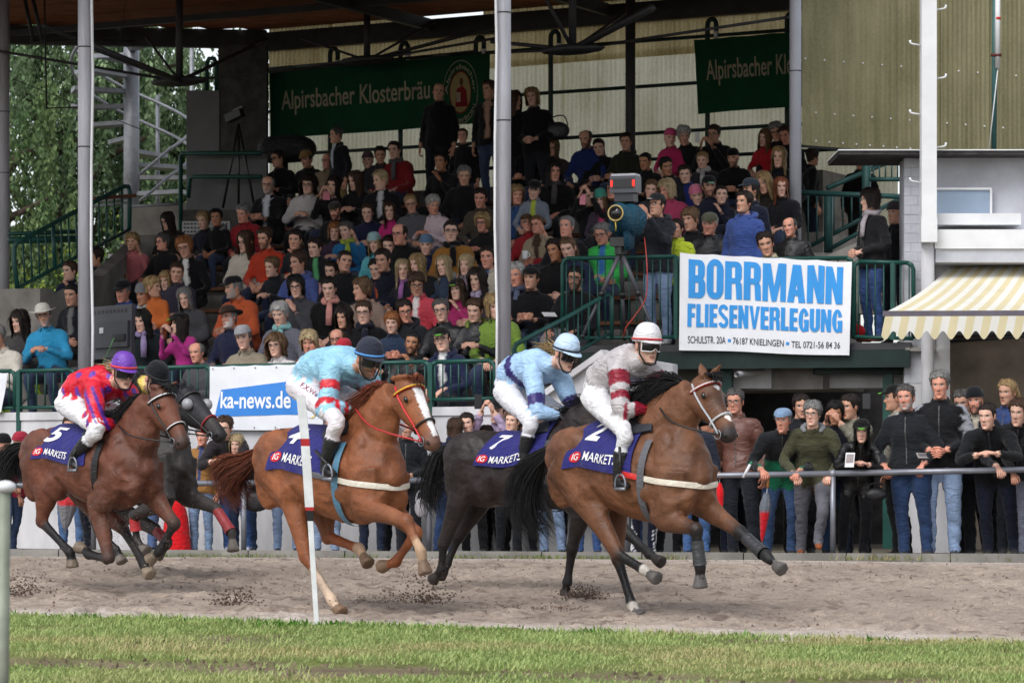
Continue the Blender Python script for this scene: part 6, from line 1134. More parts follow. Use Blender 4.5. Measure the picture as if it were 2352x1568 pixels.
    for nm, (ba, bb_, colr) in spec.get('boots', {}).items():
        k1, k2, fe, ho, hd2 = LEG[nm]; m2 = MB(); A0, B0 = k2 + (fe - k2) * ba, k2 + (fe - k2) * bb_; m2.tube([A0, A0 * .66 + B0 * .34, A0 * .33 + B0 * .67, B0], [.046, .046, .047, .052], 12, col=colr, cap=False); m2.build('leg_boot', M_LEATH, o, smooth=True)
    spec['inv'] = inv; spec['o'] = o; spec['hp'] = hp; spec['tsurf'] = tsurf; spec['hax'] = (hx, sdv, hup, HL, hk); spec['legs'] = LEG
    return o
def jockey(sp, j):
    fr = sp['frame']; inv = lambda p, lat: fr.inv(*j.get('crop', sp['crop'])(*p), lat); o = thing('person', j['label'], 'person', fr.O); o.rotation_euler = (0, 0, -fr.psi); mb = MB()
    Pl, Wa, Ch_, Nk, Hd = [inv(j[k], 0.0) for k in ('pel', 'wai', 'che', 'nek', 'head')]
    ax = Nk - Ch_; ax /= np.linalg.norm(ax); J_, T_, S_, B_ = 0, 1, 2, 3; lat_up = np.array([0, 1.0, 0]); up = np.cross(lat_up, (Nk - Pl)); 
    limb(mb, [[*(Pl + (Pl - Wa) * .3), .10, .10], [*Pl, .155, .135], [*(Pl * .5 + Wa * .5), .150, .125], [*Wa, .14, .115]], 10, 16, up=up, label=T_)
    limb(mb, [[*(Pl * .45 + Wa * .55), .165, .135], [*Wa, .172, .145], [*Ch_, .188, .150], [*(Ch_ * .4 + Nk * .6), .170, .122], [*(Nk - ax * .03), .122, .088], [*(Nk + ax * .015), .062, .06]], 16, 18, up=up, label=J_)
    limb(mb, [[*(Nk - ax * .04), .056, .056], [*(Nk * .5 + Hd * .5), .05, .05], [*(Hd + np.array([-.02, 0, -.05])), .05, .052]], 7, 12, label=S_); limb(mb, [[*(Nk - ax * .03), .075, .07], [*(Nk + ax * .03), .064, .06]], 4, 12, label=J_); hands = []
    for s in (-1, 1):
        sh = inv(j['sh'], -.16); el = inv(j['el'], -j.get('elat', .22)); wr = inv(j['wr'], -.07); hip = Pl + np.array([.0, -.085, -.02]); kn = inv(j['kn'], -j.get('klat', .27)); an = inv(j['an'], -j.get('alat', .27)); to = inv(j['toe'], -j.get('tlat', .29))
        if s > 0:
            f_ = np.array([1, -1, 1.0]); sh, el, wr, hip, kn, an, to = [p * f_ for p in (sh, el, wr, hip, kn, an, to)]
            if 'el2' in j: el, wr = inv(j['el2'], .2), inv(j['wr2'], .07)
            if 'sh2' in j: sh = inv(j['sh2'], .16)
        limb(mb, [[*(sh * .5 + Ch_ * .5), .07, .07], [*sh, .080, .080], [*(sh * .5 + el * .5), .072, .074], [*el, .062, .062], [*(el * .5 + wr * .5), .055, .055], [*(wr * .92 + el * .08), .037, .037]], 18, 14, label=J_)
        hands.append((wr, (wr - el) / np.linalg.norm(wr - el), s))
        limb(mb, [[*hip, .105, .105], [*(hip * .55 + kn * .45), .088, .088], [*kn, .062, .062], [*(kn * .75 + an * .25), .056, .056], [*(kn * .60 + an * .40), .045, .045]], 16, 14, label=T_)
        limb(mb, [[*(kn * .60 + an * .40), .066, .066], [*(kn * .3 + an * .7), .056, .056], [*an, .043, .043]], 8, 14, label=B_); fd = to - an; limb(mb, [[*(an - fd * .30 + np.array([0, 0, -.03])), .034, .030], [*(an + fd * .15 + np.array([0, 0, -.02])), .042, .042], [*(an + fd * .65), .040, .030], [*to, .028, .02]], 9, 10, label=B_)
    v, q, t, c, _, _ = mb.arrays(); V_, Q, T = remesh(v, q, t, .0145, 2); from mathutils import kdtree; kd = kdtree.KDTree(len(v)); [kd.insert(p, i) for i, p in enumerate(v)]; kd.balance(); lab = np.array([c[kd.find(p)[1], 0] for p in V_]).astype(int); n_ = vnormals(V_, Q, T); f1 = fbm(V_[:, 0] * 11 + V_[:, 2] * 6, V_[:, 2] * 9 + V_[:, 1] * 10 - V_[:, 0] * 5, 7, 2); rid = 1 - np.abs(2 * f1 - 1); V_ = V_ + n_ * (((rid - .75) * np.where(lab == 0, .030, np.where(lab == 1, .014, .004))) + (fbm(V_[:, 0] * 30 + 2, V_[:, 2] * 30 + V_[:, 1] * 25, 4, 2) - .5) * .008 * (lab < 2))[:, None]
    sk = np.array(SKINS[j.get('skin', 'pale')]); col = np.where((lab == 0)[:, None], np.array(j['silk']), np.where((lab == 1)[:, None], np.array(j.get('breech', L((226, 226, 230)))), np.where((lab == 2)[:, None], sk, np.array((.014, .014, .016)))))
    AR = dict(sh=inv(j['sh'], -.16), el=inv(j['el'], -j.get('elat', .22)), wr=inv(j['wr'], -.07), nk=Nk, pl=Pl, ch=Ch_, wa=Wa); col = j['paint'](V_, lab, col, AR) if 'paint' in j else col
    mi = np.where(lab[Q[:, 0]] == 0, 0, np.where(lab[Q[:, 0]] == 1, 2, np.where(lab[Q[:, 0]] == 2, 1, 3))); m2 = MB(); m2.add(V_, Q, None, col=col, mi=mi); m2.add(V_, None, T, col=col) if len(T) else None
    hd = head_arrays('hi', sk, np.array(HAIRC['brown']), beard=HAIRC[j['beard']] if j.get('beard') else None); hv = hd.arrays(); Mh = rotm(R(90) + R(j.get('hyaw', 0)), 0, 0); Mp = rotm(0, R(j.get('hpitch', 0)), R(j.get('hroll', 0))); Mh = Mp @ Mh; hs = 1.05; m2.add(hv[0] * hs @ Mh + Hd, hv[1], hv[2], col=hv[3], mi=1)
    gc = j.get('glove')
    for wr, d, s in hands: M = frame_from(d + np.array([.2, 0, -.5]), (0, s * .6, 1)); a = HANDS[1.15]; vv = a[0] * np.array([-s, 1, 1]) * (1.12 if gc is not None else 1.0); m2.add(vv @ M + wr, a[1], a[2], col=gc if gc is not None else sk * np.array([1, .9, .88]), mi=3 if gc is not None else 1)
    me = m2.mesh('rider_body'); [me.materials.append(m) for m in (M_SILK, M_SKIN, M_CLOTH, M_LEATH)]; link('body', me, o)
    if 'thigh_text' in j:
        from mathutils.bvhtree import BVHTree; bv = BVHTree.FromPolygons([tuple(p) for p in V_], [tuple(f) for f in Q]); tx, (a0, a1), hgt_ = j['thigh_text']; vt, tr_ = text_tris(tx, .01); a0, a1 = np.array(j.get('crop', sp['crop'])(*a0)), np.array(j.get('crop', sp['crop'])(*a1)); d_ = a1 - a0; n_2 = np.array([d_[1], -d_[0]]) / np.linalg.norm(d_); org = (np.array([0, 0, CZ]) - fr.O) @ fr.M.T; P_ = []
        for x_, y_ in vt / np.array([vt[:, 0].max(), vt[:, 1].max()]):
            q2_ = a0 + d_ * x_ + n_2 * hgt_ * y_; w_ = (at(q2_[0], q2_[1], 20.0) - fr.O) @ fr.M.T; dr = Vector(w_ - org).normalized(); ht = bv.ray_cast(Vector(org), dr); P_.append(np.array(ht[0] - dr * .006) if ht[0] is not None else None)
        if all(p is not None for p in P_): mt = MB(); mt.add(np.array(P_), None, tr_, col=L((140, 40, 70))); mt.build('breeches_lettering', M_CLOTH, o)
    def hchild(name, mbh, m, par=None): vv, qq, tt_, cc, _, _ = mbh.arrays(); mx = MB(); mx.add(vv * hs @ Mh + Hd, qq, tt_, col=cc); return mx.build(name, m, par or o, smooth=True)
    hc = np.array(j['helm']); n = 36; phi = np.linspace(0, 2 * math.pi, n, endpoint=False); V2 = []
    for t_ in np.linspace(0, 1, 14):
        k = math.cos(t_ * math.pi / 2) ** .72; z0 = .046 - .010 * (1 - np.cos(phi)); V2.append(np.stack([.095 * np.sin(phi) * k, -(np.where(np.cos(phi) > 0, .108, .114)) * np.cos(phi) * k, z0 + (.168 - z0) * math.sin(t_ * math.pi / 2) + 0 * phi], -1))
    V2 = np.array(V2); mh = MB(); cz_ = np.tile(hc, (14, n, 1)); mh.grid(V2, col=cz_, closed=True); mh.add(np.concatenate([V2[-1], [[0, 0, .1685]]]), None, np.stack([np.arange(n), (np.arange(n) + 1) % n, np.full(n, n)], -1), col=hc); a_ = np.linspace(-1.25, 1.25, 17); pk = j.get('peak', .045); inn = np.stack([.094 * np.sin(a_), -.108 * np.cos(a_), .050 + 0 * a_], -1); out = np.stack([.092 * np.sin(a_), -.108 * np.cos(a_) - pk * np.cos(a_ * 1.25).clip(0), .046 - .010 * np.cos(a_)], -1); mh.sheet(np.stack([inn, out]), .005, np.array([0, 0, 1.0]), col=tuple(hc)); hel = hchild('helmet', mh, M_SILK if j.get('silkhelm', True) else M_CLOTH)
    mh = MB(); a_ = np.linspace(0, 2 * math.pi, 33); mh.tube(np.stack([.096 * np.sin(a_), -(np.where(np.cos(a_) > 0, .110, .117)) * np.cos(a_), .060 - .008 * (1 - np.cos(a_))], -1), .0075, 6, cap=False, col=j.get('bandc', (.02, .02, .02))); hchild('helmet_band', mh, M_CLOTH, hel)
    if j.get('goggles', True):
        mh = MB(); a_ = np.linspace(-1.15, 1.15, 21); top_ = np.stack([.082 * np.sin(a_), -.102 * np.cos(a_) - .006, .042 + 0 * a_], -1); bot_ = np.stack([.082 * np.sin(a_), -.100 * np.cos(a_) - .008, -.026 + .020 * np.exp(-(a_ / .18) ** 2)], -1); mh.grid(np.stack([bot_, (top_ + bot_) / 2 + np.array([0, -.008, 0]), top_]), col=(.006, .006, .008)); gog = hchild('goggles', mh, mat('goggle_lens', (.008, .008, .01), rough=.1, spec=.6, var=0)); mh = MB(); mh.tube(np.concatenate([bot_, top_[::-1], bot_[:1]]), .0036, 6, cap=False, col=j.get('gogc', (.02, .02, .02))); hchild('goggle_frame', mh, M_TACK, gog)
    mh = MB(); mh.tube([(-.082, -.02, .03), (-.078, -.035, -.05), (-.04, -.06, -.112), (0, -.068, -.122), (.04, -.06, -.112), (.078, -.035, -.05), (.082, -.02, .03)], .006, 6, col=(.02, .02, .02)); hchild('chin_strap', mh, M_CLOTH, hel)
    if j.get('pony'):
        mh = MB(); rg = np.random.default_rng(5); pc = np.array(HAIRC[j['pony']])
        for _ in range(90): d = rg.normal(0, .02, 3); mh.tube([np.array([0, .10, -.01]) + d * .5, np.array([-.01, .17, .0]) + d, np.array([-.03, .24, -.03]) + d * 1.8], [.006, .005, .001], 4, cap=False, col=pc * rg.uniform(.7, 1.3))
        hchild('hair', mh, M_HAIR)
    return o
def coat_paint(coat, leg, legt=(.42, .5), socks=None, muz=None, face=None, belly=None, var=.10, dark_hoof=(.10, .095, .09), dust=None):
    coat, leg = np.array(coat), np.array(leg)
    def f(V_, lab, tt, hd):
        pl_, hx, sdv, hup, HL, hk = hd; c = np.tile(coat, (len(V_), 1)); n = fbm(V_[:, 0] * 3 + 9, V_[:, 2] * 3 + V_[:, 1] * 2, 5, 3); c = c * (1 - var + 2 * var * n)[:, None]
        if belly is not None: k = np.clip((.95 - V_[:, 2]) / .35, 0, 1)[:, None] * (lab < 1)[:, None]; c = c + (np.array(belly) - c) * k * .5
        for i in range(4):
            m = lab == 4 + i; a = legt[0] if i < 2 else legt[1] - .12; k = np.clip((tt - a + .06 * (n - .5)) / .14, 0, 1)[:, None]; c[m] = (c + (leg - c) * k)[m]
            if socks and i in socks: t0, sc = socks[i]; k = np.clip((tt - t0 + .05 * (n - .5)) / .03, 0, 1)[:, None]; c[m] = (c + (np.array(sc) - c) * k)[m]
            c[m & (tt > .955)] = np.array(dark_hoof)
        h = lab >= 2; h &= lab <= 3; d = V_ - pl_; t = d @ hx / HL; s = d @ sdv; u = d @ hup
        if muz is not None: k = np.clip((t - .78 + .1 * (n - .5)) / .14, 0, 1)[:, None]; m = lab == 2; c[m] = (c + (np.array(muz) - c) * k)[m]
        if face is not None: c = face(c, t, s, u, lab, n)
        if dust is not None: k = np.clip((V_[:, 0] - .1) / .5, 0, 1) * np.clip((1.05 - V_[:, 2]) / .4, 0, 1) * np.clip(n * 2 - .6, 0, 1) * (lab != 2); c = c + (np.array(dust) - c) * (k * .55)[:, None]
        return c
    return f
BLK = (.012, .011, .012); WH = L((214, 206, 196))
def face2(c, t, s, u, lab, n):
    m = (lab == 2) & (((t - .24) / .045) ** 2 + (s / .022) ** 2 < 1) & (u > 0); c[m] = L((235, 235, 238)); m = (lab == 2) & (((t - .70) / .07) ** 2 + ((s - .0) / .030) ** 2 < 1) & (u > 0); c[m] = L((228, 222, 216))
    k = np.clip(1 - np.abs(t - .45) / .35, 0, 1) * np.clip(u / .05, 0, 1) * (lab == 2); return c + (np.array(L((66, 50, 44))) - c) * (k * .5)[:, None] * (c.sum(1) < 1.2)[:, None]
def face4(c, t, s, u, lab, n):
    w = np.interp(t, [.05, .2, .45, .7, .88], [.02, .038, .03, .022, .022]); m = (lab == 2) & (t > .12) & (t < .90) & (np.abs(s + .006) < w + .006 * (n - .5)) & (u > .0); c[m] = L((238, 236, 236)); return c
def face5(c, t, s, u, lab, n): m = (lab == 2) & (t > .18) & (t < .45) & (np.abs(s) < .006) & (u > 0); c[m] = L((190, 170, 160)); return c
def faceg(c, t, s, u, lab, n): c[(lab >= 2) & (lab <= 3) & (t < .62)] = L((38, 38, 42)); return c
S2 = dict(frame=HF_(1450.7, 22.1, 50, -.2025), crop=H4, label='leading bay racehorse with cloth number 2 and white star', ztop=(1.385, 1.395, 1.43), zbot=(.67, .77), seed=2,
    neck=[(715, 585, .26, .14), (790, 490, .195, .11), (855, 400, .135, .085)], poll=(905, 335), muzzle=(1043, 622), ears=((884, 246), (1003, 243)),
    rh=dict(p=[(365, 955), (488, 1182), (612, 1256), (655, 1287)], toe=(705, 1303)), lh=dict(p=[(470, 1000), (488, 1205), (556, 1425), (585, 1472)], toe=(645, 1482)), rf=dict(p=[(715, 1005), (868, 1062), (888, 1245), (888, 1305)], toe=(892, 1366)), lf=dict(p=[(905, 945), (1080, 1075), (1207, 1190), (1262, 1242)], toe=(1345, 1268)),
    paint=coat_paint(L((112, 74, 52)), BLK, (.46, .50), {0: (.82, WH), 1: (.82, WH)}, L((52, 44, 44)), face2, L((150, 98, 62)), .16, L((96, 92, 90))), manec=BLK, tail=[(95, 740), (45, 860), (50, 980), (110, 1070)], tailw=[.03, .05, .09, .12, .14, .16, .17, .17, .15], ntail=900, manel=1.6, maneup=2.3, nmane=640,
    tackc=BLK, bridle=dict(cheek=L((176, 180, 186)), brow=L((196, 52, 48)), brow2=L((212, 212, 214)), nose=L((190, 190, 194))), hands=(690, 470), num='2', numbox=(.20, .26, .40, .62), mkbox=(.30, .78, .82, .90), ig=(.17, .86), breast=(L((222, 212, 196)), L((200, 44, 40))), boots={'rf': (.30, .95, L((52, 54, 56))), 'lf': (.25, .9, L((50, 50, 54)))}, girthc=L((92, 92, 98)))
S4 = dict(frame=HF_(763, 22.4, 50, -.194), crop=H2, label='chestnut racehorse with broad white blaze and red bridle', ztop=(1.365, 1.36, 1.41), zbot=(.65, .76), seed=4,
    neck=[(835, 560, .25, .135), (895, 455, .19, .105), (955, 360, .13, .085)], poll=(1012, 295), muzzle=(1157, 622), ears=((918, 282), (1064, 243)),
    rh=dict(p=[(430, 880), (500, 1180), (632, 1395), (662, 1442)], toe=(712, 1462)), lh=dict(p=[(590, 950), (612, 1078), (770, 1138), (800, 1192)], toe=(835, 1228)), rf=dict(p=[(805, 930), (1010, 998), (1082, 1155), (1097, 1225)], toe=(1112, 1292)), lf=dict(p=[(930, 935), (1058, 1058), (955, 1204), (905, 1222)], toe=(862, 1232)),
    paint=coat_paint(L((136, 82, 52)), L((140, 78, 44)), (.46, .5), {0: (.60, L((196, 172, 150))), 1: (.80, L((180, 150, 124))), 2: (.70, L((192, 160, 130)))}, L((110, 78, 66)), face4, L((150, 92, 52)), .16, L((120, 96, 76)), dust=L((130, 108, 92))), manec=L((132, 66, 38)), tail=[(225, 690), (150, 735), (115, 815), (165, 885)], tailw=[.03, .05, .08, .12, .15, .17, .17, .16, .13], ntail=900, manel=1.2, nmane=620, tailtone=.8,
    tackc=BLK, bridle=dict(cheek=L((206, 44, 50)), brow=L((196, 40, 44)), brow2=L((236, 200, 60)), nose=(.02, .02, .02)), hands=(750, 430), num='4', numbox=(.14, .30, .36, .62), mkbox=(.26, .76, .78, .89), ig=(.13, .82), breast=(L((224, 216, 202)), L((90, 90, 96))), reinc=L((180, 40, 44)), girthc=L((86, 130, 158)), sadc=(.03, .03, .035))
H1q = lambda x, y: (x * .6667 + 78.4, y * .6667 + 940.8)
S5 = dict(frame=HF_(212, 24.6, 46, -.135), crop=H1, label='reddish bay racehorse with cloth number 5 at left', ztop=(1.35, 1.345, 1.39), zbot=(.67, .80), seed=5,
    neck=[(815, 640, .26, .14), (875, 510, .20, .11), (925, 400, .14, .088)], poll=(972, 335), muzzle=(1122, 665), ears=((898, 302), (1083, 272)),
    rh=dict(p=[(280, 960), H1q(260, 270), H1q(520, 555), H1q(534, 625)], toe=H1q(538, 730)), lh=dict(p=[(600, 1040), H1q(1000, 330), H1q(1190, 660), H1q(1222, 725)], toe=H1q(1300, 778)), rf=dict(p=[(590, 1010), H1q(872, 610), H1q(690, 572), H1q(630, 520)], toe=H1q(555, 505)), lf=dict(p=[(935, 975), H1q(1470, 290), H1q(1335, 535), H1q(1280, 590)], toe=H1q(1235, 622)),
    paint=coat_paint(L((104, 62, 46)), BLK, (.46, .52), None, L((74, 56, 50)), face5, None, .16, L((130, 116, 100)), dust=L((104, 92, 84))), manec=BLK, tail=[(95, 690), (45, 790), (60, 880)], ntail=500, nmane=560, manel=1.2,
    tackc=BLK, bridle=dict(cheek=(.02, .02, .02), brow=(.02, .02, .02), brow2=L((226, 226, 230)), nose=(.02, .02, .02), nose2=L((226, 226, 230))), hands=(720, 540), num='5', numbox=(.10, .34, .36, .70), mkbox=(.24, .82, .70, .93), ig=(.11, .875), cloth=(-.36, .28, 1.55), girthc=(.012, .012, .014), sadc=L((60, 66, 72)))
SG = dict(frame=HF_(299, 26.6, 46, -.08), crop=H1, label='dark grey racehorse in a black blinker hood with red bandages', ztop=(1.33, 1.33, 1.40), zbot=(.62, .75), seed=6,
    neck=[(1000, 640, .25, .13), (1050, 505, .185, .105), (1085, 410, .13, .085)], poll=(1122, 345), muzzle=(1352, 610), ears=((1106, 256), (1172, 300)),
    rh=dict(p=[(560, 1000), H1q(780, 350), H1q(940, 535), H1q(972, 595)], toe=H1q(1012, 690)), lh=dict(p=[(640, 1000), H1q(1300, 350), H1q(1410, 470), H1q(1345, 555)], toe=H1q(1300, 600)), rf=dict(p=[(1000, 990), H1q(1100, 220), H1q(1130, 455), H1q(1185, 515)], toe=H1q(1245, 540)), lf=dict(p=[(1130, 960), (1312, 1045), (1404, 1190), (1412, 1262)], toe=(1416, 1335)),
    paint=coat_paint(L((56, 51, 50)), L((40, 37, 37)), (.46, .5), None, L((36, 34, 36)), faceg, None, .2, L((120, 112, 104)), dust=L((84, 78, 74))), manec=(.03, .03, .032), tail=[(250, 690), (230, 800)], ntail=200, nmane=220,
    tackc=BLK, bridle=dict(cheek=(.02, .02, .02), nose=L((150, 44, 50)), brow=(.03, .03, .03)), hands=(930, 520), num=None, boots={'lf': (.05, .98, L((150, 52, 56))), 'rf': (.05, .6, L((186, 48, 52))), 'lh': (.1, .95, L((140, 50, 56)))}, forelock=False, hk=1.0)
S7 = dict(frame=HF_(1207, 24.6, 42, -.135), crop=H3, label='nearly black racehorse with cloth number 7 behind the leader', ztop=(1.325, 1.295, 1.385), zbot=(.67, .70), seed=7,
    neck=[(900, 600, .25, .13), (985, 540, .19, .105), (1060, 490, .13, .085)], poll=(1110, 455), muzzle=(1225, 650), ears=((1075, 400), (1130, 395)),
    rh=dict(p=[(240, 930), (150, 1185), (140, 1305), (112, 1345)], toe=(66, 1385)), lh=dict(p=[(330, 960), (222, 1150), (168, 1280), (150, 1325)], toe=(105, 1350)), rf=dict(p=[(850, 1000), (802, 1200), (776, 1375), (764, 1425)], toe=(812, 1452)), lf=dict(p=[(940, 990), (1085, 1130), (1190, 1228), (1230, 1258)], toe=(1272, 1276)),
    paint=coat_paint(L((46, 38, 37)), BLK, (.44, .5), None, (.012, .012, .012), None, L((58, 42, 36)), .2, L((50, 46, 44)), dust=None), manec=BLK, tail=[(125, 720), (90, 850), (85, 950), (110, 1000)], ntail=500, nmane=200,
    tackc=BLK, hands=(795, 545), num='7', numbox=(.10, .36, .30, .70), mkbox=(.22, .82, .74, .94), ig=(.10, .88), cloth=(-.20, .40, 1.50))
for S_ in (S2, S4, S5, SG, S7): horse(S_)
# blinker cups of the grey's hood
for s in (-1, 1):
    hx_, sd_, hu_, HL_, hk_ = SG['hax']; mb = MB(); mb.ball(SG['hp'](.30, s * .105, .02), (.055, .045, .05), 14, 10, ax=np.array([hx_, sd_, hu_]), col=L((150, 150, 154))); mb.build('blinker_cup', mat('blinker_plastic', attr=True, rough=.25, var=.05, spec=.5), SG['o'], smooth=True)
# worn sheepskin and stirrups
def stirrup(sp, p, lat, colr=(.62, .62, .64)):
    c = sp['inv'](p, lat); mb = MB(); a = np.linspace(-.35, math.pi + .35, 14); mb.tube([c + np.array([.055 * math.cos(x), 0, .075 * math.sin(x) - .0]) for x in a], .008, 8, col=colr); mb.tube([c + np.array([-.055, 0, -.03]), c + np.array([.055, 0, -.03])], .012, 8, col=colr); mb.build('stirrup', M_GALV, sp['o'], smooth=True)
    mb = MB(); mb.tube([c + np.array([0, 0, .075]), np.array([.22, lat * .95, sp['ztop'][1] - .18])], .012, 6, col=(.02, .02, .02)); mb.build('stirrup_leather', M_LEATH, sp['o'], smooth=True)
stirrup(S2, (500, 845), -.33); stirrup(S4, (610, 765), -.33, (.05, .05, .05)); stirrup(S5, (440, 790), -.33, (.1, .1, .1))
# ---- riders
def arm_t(V_, A):       # position along the sleeve: 0 shoulder .. 1 elbow .. 2 wrist, and distance from it
    P = V_.copy(); P[:, 1] = -np.abs(P[:, 1]); best = np.full(len(P), 9.0); T_ = np.full(len(P), -1.0)
    for k, (a, b) in enumerate(((A['sh'], A['el']), (A['el'], A['wr']))):
        d = b - a; t = np.clip((P - a) @ d / d.dot(d), 0, 1); ds = np.linalg.norm(P - a - t[:, None] * d, axis=1); m = ds < best; best[m] = ds[m]; T_[m] = k + t[m]
    return T_, best
def tor_t(V_, A): d = A['nk'] - A['pl']; return (V_ - A['pl']) @ d / d.dot(d)
def pJ2(V_, lab, c, A):
    t, ds = arm_t(V_, A); J = lab == 0; M_ = np.array(L((136, 24, 46))); sl = J & (ds < .10); c[sl & (((t > .12) & (t < .45)) | ((t > .62) & (t < .80)) | ((t > 1.0) & (t < 1.16)) | (t > 1.42))] = M_; tt_ = tor_t(V_, A); m = J & ~sl & (tt_ > .55) & (tt_ < .80) & (V_[:, 0] > A['ch'][0] + .02) & (np.abs(V_[:, 1]) < .10); c[m] = L((200, 190, 222)); return c
def pJ4(V_, lab, c, A):
    t, ds = arm_t(V_, A); J = lab == 0; R_ = np.array(L((206, 36, 50))); sl = J & (ds < .10); c[sl & (((t > .30) & (t < .55)) | ((t > .80) & (t < 1.0)) | ((t > 1.2) & (t < 1.42)) | ((t > 1.62) & (t < 1.8)))] = R_; return c
def pJ5(V_, lab, c, A):
    t, ds = arm_t(V_, A); J = lab == 0; P_ = np.array(L((92, 44, 150))); sl = J & (ds < .10) & (t > .05); an = np.arctan2(V_[:, 2] - A['el'][2] + .3 * V_[:, 1], V_[:, 0] - A['el'][0]); k = np.sin((V_[:, 1] * 1.0 + V_[:, 0] * .85 + V_[:, 2] * .55) * 62); c[sl & (k > .25)] = P_
    tt_ = tor_t(V_, A); g = np.sin(V_[:, 0] * 34 + 1) * np.sin(V_[:, 1] * 34 + .5) + .3 * np.sin(V_[:, 2] * 40); c[J & ~sl & (g > .80)] = np.array(L((104, 56, 160))); return c
def pJ7(V_, lab, c, A):
    t, ds = arm_t(V_, A); J = lab == 0; N_ = np.array(L((46, 36, 104))); sl = J & (ds < .10); c[sl & (t > .58) & (t < .86)] = N_; tt_ = tor_t(V_, A); low = .42 + .9 * np.abs(V_[:, 1]) * 0 + .55 * np.clip(A['ch'][2] - V_[:, 2], -.3, .3); m = J & ~sl & (np.abs(tt_ - .34 - .5 * np.clip(-(V_[:, 2] - A['wa'][2]), 0, .3)) < .075); c[m] = N_; return c
def pJG(V_, lab, c, A): tt_ = np.linalg.norm(V_ - A['nk'], axis=1); c[(lab == 0) & (tt_ < .105)] = L((226, 206, 110)); return c
WB_ = L((226, 226, 232))
jockey(S2, dict(label='rider in silver and maroon silks with red gloves on the leading bay', pel=(408, 400), wai=(440, 325), che=(550, 262), nek=(606, 240), head=(628, 175), sh=(490, 285), el=(508, 478), wr=(636, 478), kn=(520, 590), an=(492, 830), toe=(540, 856), silk=L((186, 180, 182)), paint=pJ2, helm=L((222, 220, 224)), bandc=L((200, 60, 62)), glove=L((206, 30, 40)), hyaw=-8, hpitch=8, gogc=L((226, 226, 230)), peak=.02, elat=.24))
jockey(S4, dict(label='rider in light blue silks with red sleeve bands on the chestnut', pel=(505, 300), wai=(560, 235), che=(680, 215), nek=(755, 222), head=(815, 188), sh=(625, 250), el=(612, 425), wr=(735, 432), kn=(655, 485), an=(600, 725), toe=(645, 768), silk=L((150, 200, 224)), paint=pJ4, helm=L((44, 48, 62)), silkhelm=False, bandc=L((86, 150, 216)), skin='mid', beard='dark', hyaw=-6, hpitch=18, breech=L((226, 220, 226)), elat=.24, thigh_text=('F.X.We', ((470, 318), (552, 372)), 12)))
jockey(S5, dict(label='rider in red silks with purple stripes and purple helmet', pel=(450, 385), wai=(510, 310), che=(615, 290), nek=(690, 285), head=(745, 222), sh=(570, 330), el=(590, 530), wr=(700, 530), kn=(595, 560), an=(440, 742), toe=(470, 800), silk=L((214, 28, 52)), paint=pJ5, helm=L((112, 64, 172)), bandc=L((224, 70, 60)), glove=(.015, .015, .015), hyaw=-10, hpitch=14, pony='pale', elat=.24))
jockey(SG, dict(label='rider in black with yellow collar and black helmet on the grey', pel=(680, 410), wai=(740, 335), che=(830, 300), nek=(890, 308), head=(938, 262), sh=(800, 340), el=(830, 470), wr=(925, 520), kn=(800, 560), an=(760, 740), toe=(800, 770), silk=L((30, 30, 34)), paint=pJG, helm=L((24, 25, 30)), silkhelm=False, bandc=L((50, 52, 50)), glove=(.015, .015, .015), hyaw=0, hpitch=34, goggles=True))
jockey(S7, dict(label='rider in pale blue silks with navy hoop on the dark horse', pel=(490, 395), wai=(520, 315), che=(630, 285), nek=(705, 275), head=(765, 225), sh=(600, 330), el=(632, 510), wr=(745, 535), kn=(592, 562), an=(556, 735), toe=(605, 790), silk=L((166, 200, 234)), paint=pJ7, helm=L((190, 214, 240)), bandc=L((40, 40, 48)), glove=(.015, .015, .018), hyaw=-6, hpitch=20, pony='blond', peak=.05, elat=.23, breech=L((224, 224, 230))))
